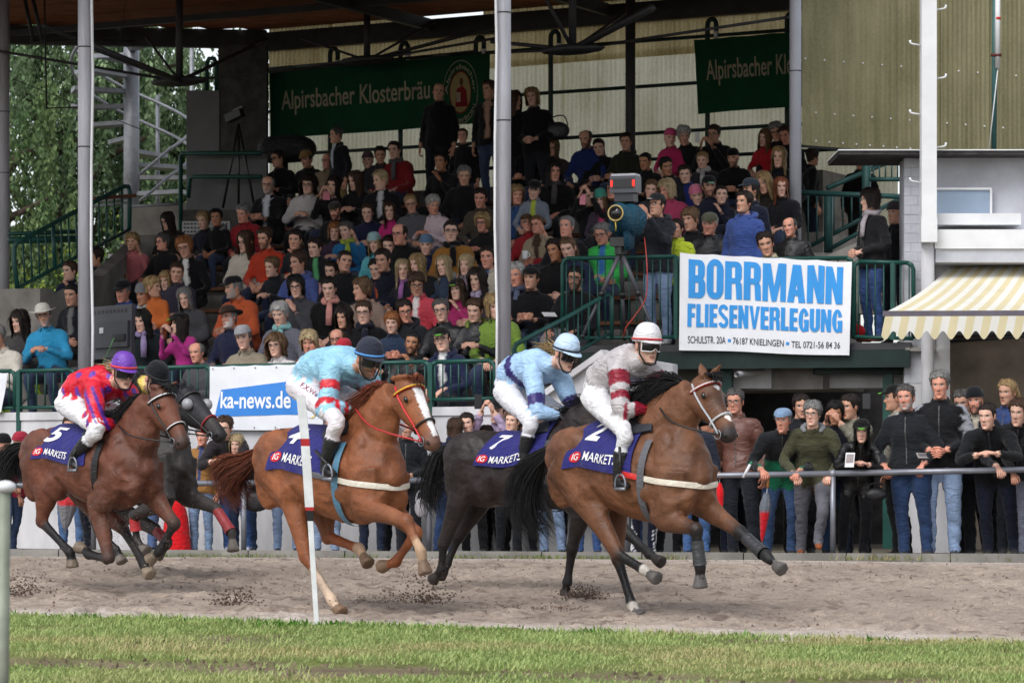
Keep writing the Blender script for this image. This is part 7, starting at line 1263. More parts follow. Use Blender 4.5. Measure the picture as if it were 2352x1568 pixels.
# ------------------------------------------------------------------ spectators, one line each: crop x y | looks | label
CR = {'L1': (3.3, 0, 403.9), 'M1': (3.96, 570.2, 285.1), 'M2': (3.96, 570.2, 582), 'R1': (3.96, 1128.5, 285.1), 'R2': (3.96, 1128.5, 582), 'R3': (4.3995, 1544.2, 267.3), 'T2': (3.7715, 570.2, 0), 'T3': (3.7715, 1128.5, 0), 'F': (3.301, 1900.6, 386), 'G1': (3.142, 1579.8, 831.5), 'G2': (3.1436, 1900.6, 831.5), 'H1': (2.64, 0, 772.1), 'H2': (2.2006, 475.1, 742.4), 'H3': (2.2006, 950.3, 712.7), 'v': (1, 0, 0)}
STAND = '''
L1 150 1110|longwavy:dark t:4a4746 p:clap k:pale|smiling woman with long dark hair and grey jacket clapping at far left
L1 330 1065|short:grey t:2a9bd0 l:34435e p:clap hat:brimhat:d6d2c8 g k:mid b:grey|man in bright blue jacket and pale brimmed hat clapping
L1 -20 1230|short:grey t:cfc8bc p:clap|person in cream coat clapping at the very left edge
L1 545 905|crop:black t:1c1e26 i:777777 k:mid|black haired man in dark jacket just left of the grey column
L1 528 728|short:brown t:1d2340 c p:chin k:pale|boy in navy jacket raising a hand left of the column
L1 725 620|short:dark t:18202c p:lap y-60|person in black and blue jacket half hidden by the left column
L1 1003 508|grannybob:blond t:d9767c p:raise k:mid l:3a3a40|woman in salmon pink coat holding up a white cup
L1 1232 508|short:dgrey t:1a1a1e g k:red|man with grey hair and glasses right of the woman in pink
L1 1400 548|grannybob:ginger t:121216 i:e8e6e2 g|woman with short ginger hair and white collar on black coat
L1 1272 345|long:dark t:2c2a26 g k:pale|woman with long dark hair and glasses beside the perforated panel
L1 1542 345|short:blond t:1e2030 c k:pale|fair haired child in dark jacket before the perforated panel
L1 1640 325|short:black t:141418 c ho:77777c k:tan|black haired boy with grey hood before the perforated panel
L1 1842 288|short:grey t:9c1f2a k:red|grey haired man in red jacket with dark collar at the upper left
L1 1862 500|long:brown t:cfc4b4 g k:pale p:lap|woman with long brown hair and glasses in a cream jacket
L1 1340 738|pony:brown t:3a3444 k:mid|woman with tied brown hair in violet grey jacket behind a girl
L1 1262 800|long:blond t:8a8ea0 hat:headband:b02838 c k:pale|small blond girl wearing a red headband
L1 1160 850|messy:blond t:d46a2c c y70|blond child in orange turned sideways
L1 930 880|short:grey t:2456b4 hat:cap:15151a k:red|man in royal blue jacket and black cap behind the monitor
L1 1088 905|short:dark t:2c2c30 hat:beanie:77787c sc:a8a49c k:tan|woman in grey knit hat and light grey scarf
L1 1400 930|long:grey t:4a4a4e k:pale|smiling woman with long grey hair in a grey coat
L1 1078 1105|longwavy:black t:1c2428 sc:9a88b8 k:pale|black haired woman with lilac scarf right of the monitor
L1 1362 1130|long:dark t:c83090 hat:cap:111111:66cc33 c y-60 p:phone k:pale|girl in magenta top and black green cap looking down
L1 1770 855|short:grey t:c8562c hat:cap:15151a y-65 b:grey|man in orange jacket and black cap seen from the side
L1 1735 1080|short:grey t:262a48 hat:brimhat:3a2a22 b:white k:red|bearded man in brown western hat and navy jacket
L1 1845 1235|short:dgrey t:9a8e7a hat:cap:9a9aa0 p:clapl k:pale|man in beige jacket and light grey cap left of the news banner
L1 1490 1345|bald:grey t:55555c k:red|nearly bald man in grey jacket leaning beside the girl in magenta
M2 250 850|curly:ltbrown t:e6e0e0 g k:pale|woman with curly hair and glasses above the news banner
M2 555 815|bob:pale t:6a4636 i:e8c8d0 p:raise k:red|blond woman in brown jacket waving above the news banner
M2 812 795|bald:brown t:3a3a44 g k:red|balding man with glasses behind the red cap
M2 868 885|short:dark t:2c2c34 hat:cap:c82838 k:pale|person in bright red cap behind the rider in light blue
M2 290 560|messy:white t:70707e sc:88c0c0 k:pale|white haired woman in grey puffer jacket with turquoise scarf
M2 435 310|bob:black t:4a4a50 g p:chin k:pale|black haired woman with glasses in a grey top
M2 735 325|short:black t:121214 sc:e89a90 k:pale|woman with short black hair and pink white scarf
M2 215 130|short:ltbrown t:202126 c p:clap k:pale|light brown haired boy in dark jacket clapping
M2 455 90|short:brown t:4a5a9c y-50 ho:4a5a9c k:mid|man in blue hoodie seen in profile
M2 755 165|pony:dark t:d8a0a8 c k:pale|dark haired girl with pale pink scarf
M2 875 80|crop:dark t:17181a k:mid|short haired man in black jacket beside the girl with pink scarf
M2 1030 335|grannybob:ltbrown t:9a8274 y-60|brown haired woman in beige coat seen from the side
M2 870 590|longwavy:dark t:2c2c32 k:mid|young woman with long dark hair behind the rider in light blue
M2 1052 545|short:brown t:16161a g sc:1a1c2e k:pale|young man with brown quiff and glasses in a black coat
M2 1168 150|short:dark t:1c2440 c k:pale i:d0582c|dark haired boy with an orange zip
M2 1225 70|short:dark t:181c2c k:mid|smiling dark haired man leaning beside the boy with orange zip
M2 1312 645|fringe:ginger t:2e3e58 c k:pale|ginger haired boy in denim jacket
M2 1422 530|short:dark t:22242a g ho:22242a k:red|man with glasses and hooded dark jacket behind the ginger boy
M2 1405 155|long:pale t:2a2a30 sc:b070b8 c k:pale|little blond girl with purple scarf
M2 1540 105|long:blond t:24242a k:pale|long haired blond woman behind the little girl
M2 1530 285|fringe:brown t:e04858 g i:f0eae6 k:mid|woman in coral red jacket with short brown hair and glasses
M2 1757 530|short:dgrey t:1e1e22 g lea k:pale|grey haired man with glasses in black leather jacket
M2 1490 825|crop:black t:161618 b:black lea p:chin k:tan|black haired man in leather jacket raising his fist to his chin
M2 1762 790|short:dark t:1e2646 hat:cap:121212:66cc33 g ho:1e2646 i:e8e8e8 k:pale|man in navy hoodie and black green cap behind the railing
M2 1780 120|long:pale t:3a4a62 c k:pale ho:b8b8bc|blond girl in denim jacket with pale hood
M2 1982 110|long:pale t:6a5e66 sc:8a7a84 k:pale|frowning woman with very long pale blond hair
M2 1900 345|longwavy:brown t:b82a6a hat:cap:121212:66cc33 c p:chin k:pale|girl in pink jacket and black green cap eating
M2 2085 250|longwavy:dark t:4a4248 sc:b8aac8 y-30 k:pale|girl with long dark hair and lilac scarf looking down
M2 2062 525|short:brown t:1a1a1e lea ho:7a8a3c p:clap k:pale|young man clapping in black jacket with olive hood
M2 2178 45|short:dark t:c8bca8 i:4a6a9c k:red|man in beige jacket and blue shirt left of the middle column
M2 2238 490|bob:blond t:7a9a3a k:pale p:lap|person in light green jacket half hidden by the middle column
M1 180 560|bald:grey t:15151a i:d0d4e0 o.05 g b:grey k:mid|bald man with grey beard in black blazer and white shirt
M1 265 325|short:dark t:131316 g k:mid|dark haired man with glasses at the upper left of the crowd
M1 530 325|short:dark t:17171a hat:cap:8a6a3c k:mid|man in tan baseball cap near the top row
M1 725 340|bald:grey t:8a7a64 g k:red|bald man in beige jacket near the top row
M1 800 105|crop:dgrey t:14161e i:b8c0d0 stand y-70 l:8a7444|man in dark blazer standing sideways before the bright wall
M1 545 560|curly:dark t:c8c4c4 g p:clap k:pale|dark curly haired woman in white jacket clapping
M1 775 565|long:dark t:1a1a1e p:phone k:pale|dark haired woman photographing with a pink phone
M1 975 520|long:brown t:16161a p:clap k:pale|young woman with long brown hair clapping in black
M1 1088 340|short:dark t:6a2038 hat:beanie:5a4450 c k:pale|toddler in maroon jacket and patterned hat
M1 1200 290|short:dark t:3a3840 k:mid|dark haired man between toddler and woman in red jacket
M1 1330 245|bun:dark t:8a1c24 sc:5a5a5e k:pale|woman in red jacket with grey scarf near the top row
M1 1205 515|short:pale t:15151a i:c8c8d0 y-60 k:pale|woman with short blond hair seen in profile
M1 790 790|short:dark t:1a1a1c hat:flatcap:3a362e b:dark k:red|man with moustache and dark flat cap
M1 1085 810|crop:brown t:1e2244 c k:pale|short haired boy in navy sweater
M1 1285 800|long:brown t:d02878 c k:pale|girl with brown hair in bright pink jacket
M1 1480 730|bun:blond t:5a5a60 g k:mid|woman with pinned up fair hair and dark glasses
M1 1680 740|messy:white t:d8c0c8 p:clap k:red|white haired woman in pale pink fleece clapping
M1 150 1045|short:brown t:c83a20 b:brown k:mid|bearded man in bright orange red jacket
M1 425 1060|short:dark t:24262c c p:chin k:mid|dark haired boy eating with hand at mouth
M1 605 1130|short:dark t:202024 i:5ab070 o.03 c k:pale|boy in black jacket with green shirt
M1 790 985|bob:ginger t:3e2c44 p:clap k:pale|woman with reddish hair clapping in purple
M1 890 975|short:dgrey t:1e6ea8 sc:a8c040 p:raise y-30 k:pale|grey haired woman in blue jacket pointing forward
M1 1150 1090|long:blond t:5ab4c0 hat:beanie:8fb4b8 c k:pale|girl in turquoise jacket and pale knit hat
M1 1375 1005|bald:dark t:141416 g k:red|bald man with glasses in black jacket
M1 1285 1110|short:dark t:2a2c36 c k:pale|small dark haired boy wedged beside the bald man with glasses
M1 1618 1110|short:dark t:20264a hat:beanie:5a7898 c k:pale|small boy in blue striped knit hat
M1 1842 985|bun:dark t:a06a28 sc:0e0e10 g k:pale|woman in ochre jacket with thick black scarf and glasses
M1 2130 905|grannybob:blond t:18181a g p:clap k:red|laughing woman with short wavy blond hair clapping
M1 2112 680|short:dark t:4a4036 k:red|man in brown jacket left of the middle column
M1 1965 475|short:grey t:17171b k:mid|grey haired man in dark jacket below the standing men
M1 1950 115|crop:dark t:17171b k:mid stand r9|smiling boy with dark red sleeves in front of the standing men
M1 1752 350|short:black t:1a1a1e p:chin k:tan|dark haired man with hand at his mouth beside the boy
T2 1648 800|bald:dark t:0e0f14 stand l:141820 k:mid|tall man in long black coat standing at the back
T2 2085 785|short:brown t:131418 i:b08a74 o.05 stand k:mid|man in dark V neck sweater standing behind the middle column
T3 355 850|bob:blond t:0e0e12 stand p:hold k:pale|blond woman standing with shoulder bag at the back
T3 195 880|longwavy:brown t:121418 stand y60|woman with wavy hair standing right behind the middle column
R1 245 190|short:blond t:141418 i:5a6a8a k:mid|fair haired man in black right of the middle column near the top
R1 560 220|long:ltbrown t:3a3230 g k:mid|woman with long light brown hair and glasses in brown coat
R1 572 440|longwavy:black t:101012 sc:4a4648 k:red|woman with long black wavy hair and grey scarf
R1 858 140|bald:dark t:1c2c6a b:dark k:mid|bald bearded man in blue jacket
R1 980 215|pony:dark t:131316 k:pale|young woman with hair pulled back beside the bald bearded man
R1 1225 170|short:dark t:26281e ho:26281e k:mid|man in dark olive jacket near the rear column
R1 1400 345|crop:black t:17171a k:tan|smiling black haired man above the television camera
R1 1625 135|short:blond t:c82a64 hat:beanie:d0487c c k:pale|toddler in pink hat and pink patterned jacket
R1 1750 110|fringe:white t:1a1a1e k:mid|white haired woman holding the toddler in pink
R1 2025 95|bun:dark t:17171b g p:phone y-25 k:mid|woman with bun filming with a white phone
R1 1590 395|short:black t:22242a c k:tan|black haired boy below the toddler in pink
R1 1762 465|short:dark t:24307a c k:pale|boy in blue puffer jacket
R1 1920 335|bun:blond t:2a2a30 sc:b8b4b4 k:pale|blond woman with white scarf in the upper right
R1 2200 315|short:black t:121214 hat:beanie:0e0e10 b:dark k:mid|man in black knit hat and black shirt with beard
R1 230 655|bob:blond t:2a4a80 k:red|smiling blond woman in blue beside the middle column
R1 390 605|short:dark t:7a8494 hat:cap:131313 i:b8c83c c k:pale|boy in black cap with yellow lined jacket
R1 325 905|short:grey t:a01e26 hat:flatcap:4a3020 g k:red|man in red jacket and brown flat cap
R1 417 925|short:ltbrown t:a8967c i:4a342a o.06 g p:raise k:red|woman with short hair and beige jacket holding a white cup
R1 685 940|crop:grey t:1c1c22 k:red|red faced grey haired man in dark jacket
R1 580 1155|short:dark t:151517 k:tan|tanned dark haired man in black behind the platform railing
R1 702 1140|pony:ltbrown t:24304a k:pale|woman with tied light hair beside the tanned man
R1 1010 1005|short:grey t:3cc85a g i:3a78c8 k:red|man in neon green jacket with glasses
R1 998 690|long:ltbrown t:4a3c50 hat:beanie:3a9a88 i:d84878 c k:pale|girl in teal knit hat left of the television camera
R1 895 665|pony:dark t:17171b p:photo k:pale|dark haired woman taking a picture with pink phone case
R1 1110 605|short:dark t:2a2a2e hat:cap:2c2c2e k:red|man in dark cap behind the television camera
R1 1458 605|short:ltbrown t:3a3a44 c k:pale|fair child right behind the television camera
R1 1600 600|bob:pale t:c04068 k:red|blond woman in raspberry pink jacket behind the cameraman
R1 1868 655|short:dark t:c0283a hat:beanie:d0708c c k:pale|toddler in red jacket with pink and navy hat
R1 1980 575|short:dark t:1c2034 hat:cap:121212:88ccaa b:brown k:mid|smiling bearded man in black green cap
R1 2092 655|pony:dark t:1a1c30 c p:chin k:pale|small dark haired girl with hand at her mouth
R1 1812 875|fringe:ltbrown t:1c1c22 k:mid|woman with short light brown hair left of the tweed cap
R1 1985 910|short:white t:1c1c20 hat:flatcap:5a5a48 lea k:red|man in tweed flat cap and black leather jacket
R3 725 880|short:dark t:3e58a4 stand r3.4 y-45 ho:3e58a4 k:mid|man in blue hoodie standing above the tiling banner
R3 790 750|short:dark t:1c2236 hat:cap:2a323c y-60 stand r4|person in navy puffer jacket and cap behind the blue hoodie
R3 930 685|longwavy:blond t:2c2620 k:mid|smiling person with long fair hair in brown jacket
R3 1098 725|long:red t:1a1a20 k:pale|woman with reddish hair next to the pale column
R3 1190 1125|bald:dgrey t:1a1a1e lea y-30 k:red r3 stand|bald man in black leather jacket above the banner's right end
R3 945 1300|short:dark t:d8ccaa k:mid r2.6|dark haired woman with cream collar peeping over the banner
R3 1080 420|long:blond t:1a1a20 k:pale|woman with long fair hair left of the pale column
R3 940 225|long:ltbrown t:b81c28 c k:pale|girl in red jacket near the pale column
R3 1050 165|messy:grey t:1a1a1e g|grey haired person behind the girl in red
R3 1145 200|short:brown t:1a1a1e k:red|brown haired man cut by the pale column at top
R3 1420 420|short:dark t:0e0f14 l:1a2238 stand r8.5 y120|person in black seen from behind right of the pale column
v 1975 372|short:dark t:101014 stand r9 l:141418|person in black behind the upper teal railing
R2 230 200|short:white t:1c2030 sc:5a6480 k:red|white haired man with grey blue scarf right of the middle column
R2 365 235|short:dark t:121216 hat:flatcap:121214 k:mid|man in black coat and black flat cap with paper in hand
R2 762 235|short:black t:1a1a1e g b:black k:mid l:88888e|man with dark beard and glasses behind the platform railing
'''
def hx(c):
    v = np.array([int(c[0:2], 16), int(c[2:4], 16), int(c[4:6], 16)], float); g = v.mean(); return L((g + (v - g) * .90) * .94)
def parse(line):
    pos, look, label = line.split('|'); c, x, y = pos.split(); sc_, ox, oy = CR[c]; px, py = float(x) / sc_ + ox, float(y) / sc_ + oy; kw = dict(label=label); ex = {}
    for tk in look.split():
        a = tk.split(':')
        if a[0] == 't': kw['top'] = hx(a[1])
        elif a[0] == 'l': kw['legs'] = hx(a[1])
        elif a[0] == 'f': kw['shoes'] = hx(a[1])
        elif a[0] == 'i': kw['inner'] = hx(a[1]); kw.setdefault('open_', .025)
        elif tk.startswith('o.'): kw['open_'] = float(tk[1:])
        elif a[0] == 'p': ex['pose'] = a[1]
        elif a[0] == 'hat':
            kw['hat'] = a[1]; kw['hatc'] = hx(a[2])
            if len(a) > 3: kw['brimc'] = hx(a[3])
        elif a[0] == 'sc': kw['scarf'] = hx(a[1])
        elif a[0] == 'ho': kw['hood'] = hx(a[1])
        elif a[0] == 'b': kw['beard'] = a[1]
        elif a[0] == 'k': kw['skin'] = a[1]
        elif tk == 'g': kw['glasses'] = 1
        elif tk == 'c': kw['child'] = True
        elif tk == 'lea': kw['fabric'] = 'leather'
        elif tk == 'stand': ex['stand'] = True
        elif tk[0] == 'y' and (tk[1:].lstrip('-').isdigit()): ex['yaw'] = float(tk[1:])
        elif tk[0] == 'r' and tk[1:].replace('.', '').isdigit(): ex['row'] = float(tk[1:])
        elif tk[0] == 'd' and tk[1:].replace('.', '').replace('-', '').isdigit(): ex['dy'] = float(tk[1:])
        elif tk[0] == 'B' and tk[1:].replace('.', '').isdigit(): kw['build'] = float(tk[1:])
        elif a[0] in ('short', 'messy', 'crop', 'fringe', 'bob', 'grannybob', 'curly', 'long', 'longwavy', 'pony', 'bun', 'bald'): kw['hair'] = a[0]; kw['hairc'] = a[1]
        else: raise ValueError(tk)
    return px, py, kw, ex
CROWD = []
for line in STAND.strip().splitlines():
    px, py, kw, ex = parse(line); stand = ex.get('stand'); rr_ = random.Random(hash(kw['label']) % 9973 if False else sum(map(ord, kw['label'])))
    if 'row' in ex: k = ex['row']
    else:
        k_ = (px - CX) / FPX; den = (k_ * V[0] + V[1]); zoff = .38 if stand else 0.0      # head plane of the rows
        A_ = (HY - py) / FPX; Y = (2.30 + zoff - .305 * (C0 + W0) - CZ) / (A_ - .305 * den); k = round((Y * den - C0 - W0) / ROWW); k = min(max(k, 0), 9 if not stand else 9)
    w = W0 + ROWW * k + (.05 * rr_.uniform(-1, 1)) + (.0 if not stand else -.25); Y = yw(px, w); p = at(px, py, Y); child = kw.get('child'); hz = 1.615 if stand else 1.205
    fl = row_floor(k); hg = (p[2] - fl) / hz; lo, hi = (.70, .88) if child else (.90, 1.06); hg = min(max(hg, lo), hi)
    pose = ('stand_' + ex.get('pose', 'down')) if stand else 'sit_' + ex.get('pose', rr_.choice(['lap', 'lap', 'knee', 'lap', 'clapl', 'fold']))
    yaw = R(-24 + rr_.uniform(-8, 14)); fy = ex.get('yaw'); 
    if stand and fy is not None: yaw = R(fy * .8)
    face = R(fy) if fy is not None else R(max(-55, min(24, rr_.gauss(-14, 17)))); hp_ = p.copy(); p[2] -= hz * hg; off = Matrix.Rotation(yaw, 3, 'Z') @ Vector((0, -.05 if not stand else -.03, 0)) * hg; p[0] -= off.x; p[1] -= off.y
    kw.setdefault('build', rr_.choice([.94, 1.0, 1.0, 1.06, 1.12]) if not child else .92); kw['build'] = {.94: 1.0, 1.06: 1.0}.get(kw['build'], kw['build'])
    kw.setdefault('legs', rr_.choice([L((40, 48, 70)), L((30, 32, 38)), L((52, 62, 88)), L((36, 36, 40))])); o = person(p, yaw, kw.pop('label'), pose, hg, hyaw=face - yaw, hpitch=R(rr_.uniform(-5, 7)), hroll=R(rr_.uniform(-6, 6)), lod='lo', wide=1.0 if child else 1.07, tilt=(R(rr_.uniform(-2, 13)) if not stand else 0.0, R(rr_.uniform(-5, 5))), head_at=hp_, **kw); CROWD.append(o)
print('stand', len(CROWD))
RAIL = '''
G1 400 290|short:dgrey t:6e4438 l:20242e g lea p:down d.55 y-20 k:red|man in brown leather jacket and glasses at the track rail
G1 640 420|short:grey t:1c1e22 l:3a5480 hat:flatcap:7e9cc0 p:lean_rail y-15 k:red d.30 B1.12|old man in blue flat cap and black green jacket leaning on the rail
G1 905 375|messy:grey t:4a4a34 l:70707a f:a05428 g ho:8a8e92 p:step_rail y-15 k:pale d.30|grey haired man in olive jacket resting one foot on the rail
G1 1065 375|messy:black t:1c1e26 l:2c4468 p:stand_down d.85 k:tan y-10|young black haired man behind the rail between two others
G1 1205 325|short:dark t:8c8878 l:2a3038 p:stand_phone d.95 k:mid y-40|dark haired man holding up a black phone at the rail
G1 1188 500|long:black t:101013 l:15151a hat:cap:101010:66cc33 lea p:lean_elb d.30 k:pale y-10|woman in black leather with black green cap leaning on the rail
G2 505 265|crop:brown t:9c978a l:26282c hat:cap:101010:66cc33 ho:c8c8c4 p:stand_down d.70 y-75 k:mid|man in beige jacket and black green cap in profile
G2 632 262|short:dgrey t:1c2026 l:2a4068 b:grey p:stand_rail d.36 k:red y-20|man with moustache and white piped dark jacket holding the rail
G2 822 170|short:grey t:191a1e l:8ea6cc p:stand_hold d.45 k:red y-15 B1.12|tall grey haired man in black jacket with grey sleeves and pale jeans
G2 1112 285|short:dgrey t:1c2030 l:16181e hat:beanie:16181c b:dark i:c8bca8 p:stand_down d.75 k:red y-15|man with moustache in black knit cap and navy coat
G2 1212 385|crop:dark t:14161a l:1c2234 p:lean_elb d.30 k:pale y-30|young man in black puffer jacket leaning on the rail
G2 1275 225|pony:blond t:34487e l:24262c p:stand_down d1.1 k:mid y-35|blond woman with ponytail and blue jacket at right
G2 1490 330|short:brown t:1a1a1e l:6a6e80 p:stand_rail d.36 k:mid y-20|person in grey jeans cut by the right edge of the picture
v 1640 945|bob:brown t:a8684a l:1c2438 p:stand_hold d.75 k:pale y-20 lea|person in tan leather jacket behind the muzzle of the leading bay
H1 1212 612|short:grey t:a07038 l:7e98bc p:stand_down d.45 k:red y-15 i:3a4a7a|older man in ochre jacket and pale jeans behind the grey horse's nose
H1 1385 555|short:brown t:2a262a l:3c5c98 f:c8c8cc g p:lean_elb d.34 k:pale y-20|man with glasses in dark jacket leaning with clasped hands
H1 1448 652|long:pale t:1c1e24 l:2a3c5c p:lean_rail d.42 k:pale y-10 i:d8d8da|blond long haired woman in black and white jacket at the rail
H1 30 655|short:black t:16181c l:44608e hat:beanie:121214 p:lean_rail d.36 y40|person in black knit cap at the far left of the rail
H1 100 648|short:dark t:b02038 l:2c3c5c hat:beanie:b02840 p:stand_down d.75 y100 c|person in red hooded jacket behind the bay's rump
H1 432 552|short:brown t:30343c l:5a7cb0 p:stand_down d.8|person whose brown hair shows above the bay's croup
v 222 935|short:dark t:22242a l:1e222e p:stand_down d.5|person in dark trousers behind the bay's hind legs
v 372 950|short:grey t:34343a l:5672a4 p:stand_down d.5|person in blue jeans behind the grey horse's legs
v 655 1010|short:brown t:2c2c34 l:8ca4cc p:lean_rail d.34|person in pale jeans bending behind the chestnut's rump
v 748 965|short:dark t:2a3040 l:93a9cc p:stand_down d.5|person in light blue jeans behind the finish post
v 852 960|short:dark t:202026 l:232c44 p:stand_down d.55|person in dark jeans under the chestnut's belly
v 938 985|short:dark t:1c2026 l:23262e p:stand_hold d.4|person in dark coat behind the chestnut's chest
v 1024 985|bob:brown t:1e2440 l:2e4470 p:stand_down d.38 y150|person with brown hair and navy jacket turned away beside the chestnut's nose
H3 308 572|pony:dark t:3a3a42 l:17171b p:stand_down d.6 k:pale y-10|young dark haired woman looking over the dark horse's rump
H3 468 562|bun:ltbrown t:1e1e22 l:1c1e24 sc:141416 p:stand_down d.55 k:pale|young woman with tied hair and black scarf behind the dark horse
H3 408 512|short:dark t:c8b0d8 l:1c1c20 hat:cap:141416 p:stand_photo d1.0 k:pale|person in lilac and black cap holding a phone overhead
v 1268 960|short:grey t:2a2c34 l:7c92b4 p:stand_down d.5|person in pale jeans and black shoes below the rider in pale blue
v 1352 975|short:dark t:2c3040 l:3a5890 p:stand_down d.5|person in blue jeans behind the leading bay's hocks
v 1445 965|short:brown t:26262c l:3a5c98 p:stand_down d.55|person in blue jeans behind the leading bay's belly
v 1478 985|short:dark t:2a2a30 l:1a1e34 f:8a7a8a p:stand_down d.45|person in navy track trousers with white stripes behind the leading bay
v 1598 960|short:dark t:2a3040 l:4a6ea8 p:stand_down d.5|person in bright jeans behind the leading bay's raised foreleg
'''
RAIL += '''v 1128 1000|short:dark t:22242a l:15161a p:stand_down d.9|person in black trousers behind the dark horse's belly
v 1205 985|short:dark t:26282e l:1c1e26 p:stand_down d.8|person in dark trousers behind the dark horse's cloth
v 1312 970|short:dark t:26282e l:24262e p:stand_down d.9|person in charcoal trousers left of the leading bay
v 1405 975|short:dark t:26282e l:1a1c24 p:stand_down d.95|person in dark clothes behind the leading bay's flank
v 1535 985|short:dark t:26282e l:17181e p:stand_down d.7|person in black trousers behind the leading bay's girth
v 1685 950|short:dark t:2c2e36 l:1e2230 p:stand_down d1.1|person in dark jacket half hidden behind the leading bay's mouth
v 1838 935|short:dark t:1e2026 l:1c1e24 p:stand_down d1.3 k:mid|person in dark coat in the shade behind the olive jacket
v 2240 925|short:dgrey t:22262e l:1e2026 p:stand_down d1.2 k:mid|person in dark jacket behind the man in knit cap
v 2330 945|short:brown t:1a1c22 l:20242e p:lean_rail d.36 k:pale|person in black jacket leaning at the far right
v 905 985|short:dark t:24262c l:1e2026 p:stand_down d.8|person in dark trousers under the chestnut's neck
'''
GRN_ = np.array(L((24, 100, 70)))
def paint_green(V_, lab, col, nek): m = (lab == 0) & ((V_[:, 2] < nek[2] - .30) & (np.abs(V_[:, 0]) < .22) & (V_[:, 2] < 1.06)); col[m] = GRN_; return col
def paint_sleeve(V_, lab, col, nek): m = (lab == 0) & (np.abs(V_[:, 0]) > .155 + .04 * (V_[:, 2] < 1.2)) & (V_[:, 1] > -.04) & (V_[:, 2] > .98); col[m] = np.array(L((150, 152, 160))); return col
def paint_stripes(V_, lab, col, nek): m = (lab == 1) & (np.abs(V_[:, 0]) > .09) & (np.abs(np.sin(V_[:, 1] * 120)) > .6) & (np.abs(V_[:, 1]) < .035); col[m] = (.8, .8, .82); return col
def railY(px): return 31.2 - 2.0 * px / 2352.0 + .22
NR = 0
for line in RAIL.strip().splitlines():
    px, py, kw, ex = parse(line); rr_ = random.Random(sum(map(ord, kw['label']))); pose = ex.get('pose', 'stand_down'); pose = pose if '_' in pose else 'stand_' + pose; Y = railY(px) + ex.get('dy', .5); hd_ = pose_joints(pose)['hd']; p = at(px, py, Y); hg = min(max(p[2] / hd_[2], .70), 1.10); yaw = R(ex.get('yaw', rr_.uniform(-25, 5))); face = yaw * 1.15 + R(rr_.uniform(-6, 6)); p[2] = 0
    if pose.startswith(('lean', 'step')): yaw *= .5
    off = Matrix.Rotation(yaw, 3, 'Z') @ Vector((0, hd_[1], 0)) * hg; p[0] -= off.x; p[1] -= off.y * .5
    if 'flat cap and black green' in kw['label']: kw['paint'] = paint_green
    if 'grey sleeves' in kw['label']: kw['paint'] = paint_sleeve
    if 'white stripes' in kw['label']: kw['paint'] = paint_stripes
    kw['build'] = 1.12 if rr_.random() < .65 else 1.0
    person(p, yaw, kw.pop('label'), pose, hg, hyaw=face - yaw, hpitch=R(rr_.uniform(-3, 6)) + (R(-0) if not pose.startswith('lean') else R(4)), hroll=R(rr_.uniform(-4, 4)), lod='hi', wide=1.09 if hg > .9 else 1.0, tilt=(R(rr_.uniform(0, 5)), R(rr_.uniform(-4, 4))), **kw); NR += 1
# people on the platform
def on_platform(px, py, dy, line_kw, pose, yaw, face, label, **kw):
    Y = pl(px, 0)[1] + dy; p = at(px, py, Y); hz = pose_joints(pose)['hd'][2]; hg = (p[2] - PZ) / hz; hg = min(max(hg, .85), 1.12); p[2] = PZ; return person(p, R(yaw), label, pose, hg, hyaw=R(face - yaw), lod='hi', **kw)
cmn = on_platform(1512, 474, .75, None, 'stand_phone', -35, -40, 'camera operator in dark hooded rain jacket and pale jeans with headset', top=L((38, 40, 48)), legs=L((132, 152, 186)), shoes=L((170, 170, 170)), hat='cap', hatc=L((36, 38, 40)), brimc=L((170, 176, 178)), hair='short', hairc='dark', glasses=1, skin='mid', hood=L((38, 40, 48)), hpitch=R(-8))
on_platform(2003, 462, .35, None, 'stand_hold', -62, -80, 'woman with dark bob and patterned scarf standing on the platform', top=L((28, 27, 30)), legs=L((56, 80, 128)), shoes=L((120, 70, 50)), hair='bob', hairc='dark', scarf=L((178, 170, 176)), skin='pale')
on_platform(2058, 492, 1.0, None, 'stand_down', -40, -45, 'person in striped knit hat behind the woman on the platform', top=L((26, 27, 30)), legs=L((30, 34, 44)), hat='beanie', hatc=L((64, 60, 64)), hair='short', hairc='dark', skin='mid')
on_platform(1557, 560, 1.1, None, 'stand_down', -30, -30, 'person in a neon yellow vest behind the camera operator', top=L((196, 214, 60)), legs=L((40, 46, 60)), hair='short', hairc='dark', skin='mid')
print('persons', NPER)
# ------------------------------------------------------------------ television camera on the platform
tv = thing('television_camera', 'television camera under a teal rain cover on a tripod', 'television camera', at(1440, 775, 34.25))
CV = 34.25; tp_ = lambda px, py, dy=0.0: rel(at(px - 14, py, CV + dy), tv)
M_COVER = cloth_mat('rain_cover', .55, .3, .9); M_PLAST = mat('dark_plastic', attr=True, rough=.35, var=.08, spec=.5)
mb = MB(); fwd = np.array([-.30, -.95, -.02]); fwd /= np.linalg.norm(fwd); rt = np.array([.95, -.30, 0]); rt /= np.linalg.norm(rt)
c0 = tp_(1452, 495); rows = []
for k, (d, w_, h_) in enumerate(((.36, .09, .09), (.30, .12, .13), (.14, .15, .15), (-.05, .20, .19), (-.22, .19, .18), (-.36, .12, .12))): rows.append([*(c0 + fwd * d + ZUP * (-.02 * k)), w_, h_])
Cc = curve(rows, 20); mb.tube(Cc[:, :3], Cc[:, 3], 20, r2=Cc[:, 4], up=(0, 0, 1), col=L((34, 84, 106)))
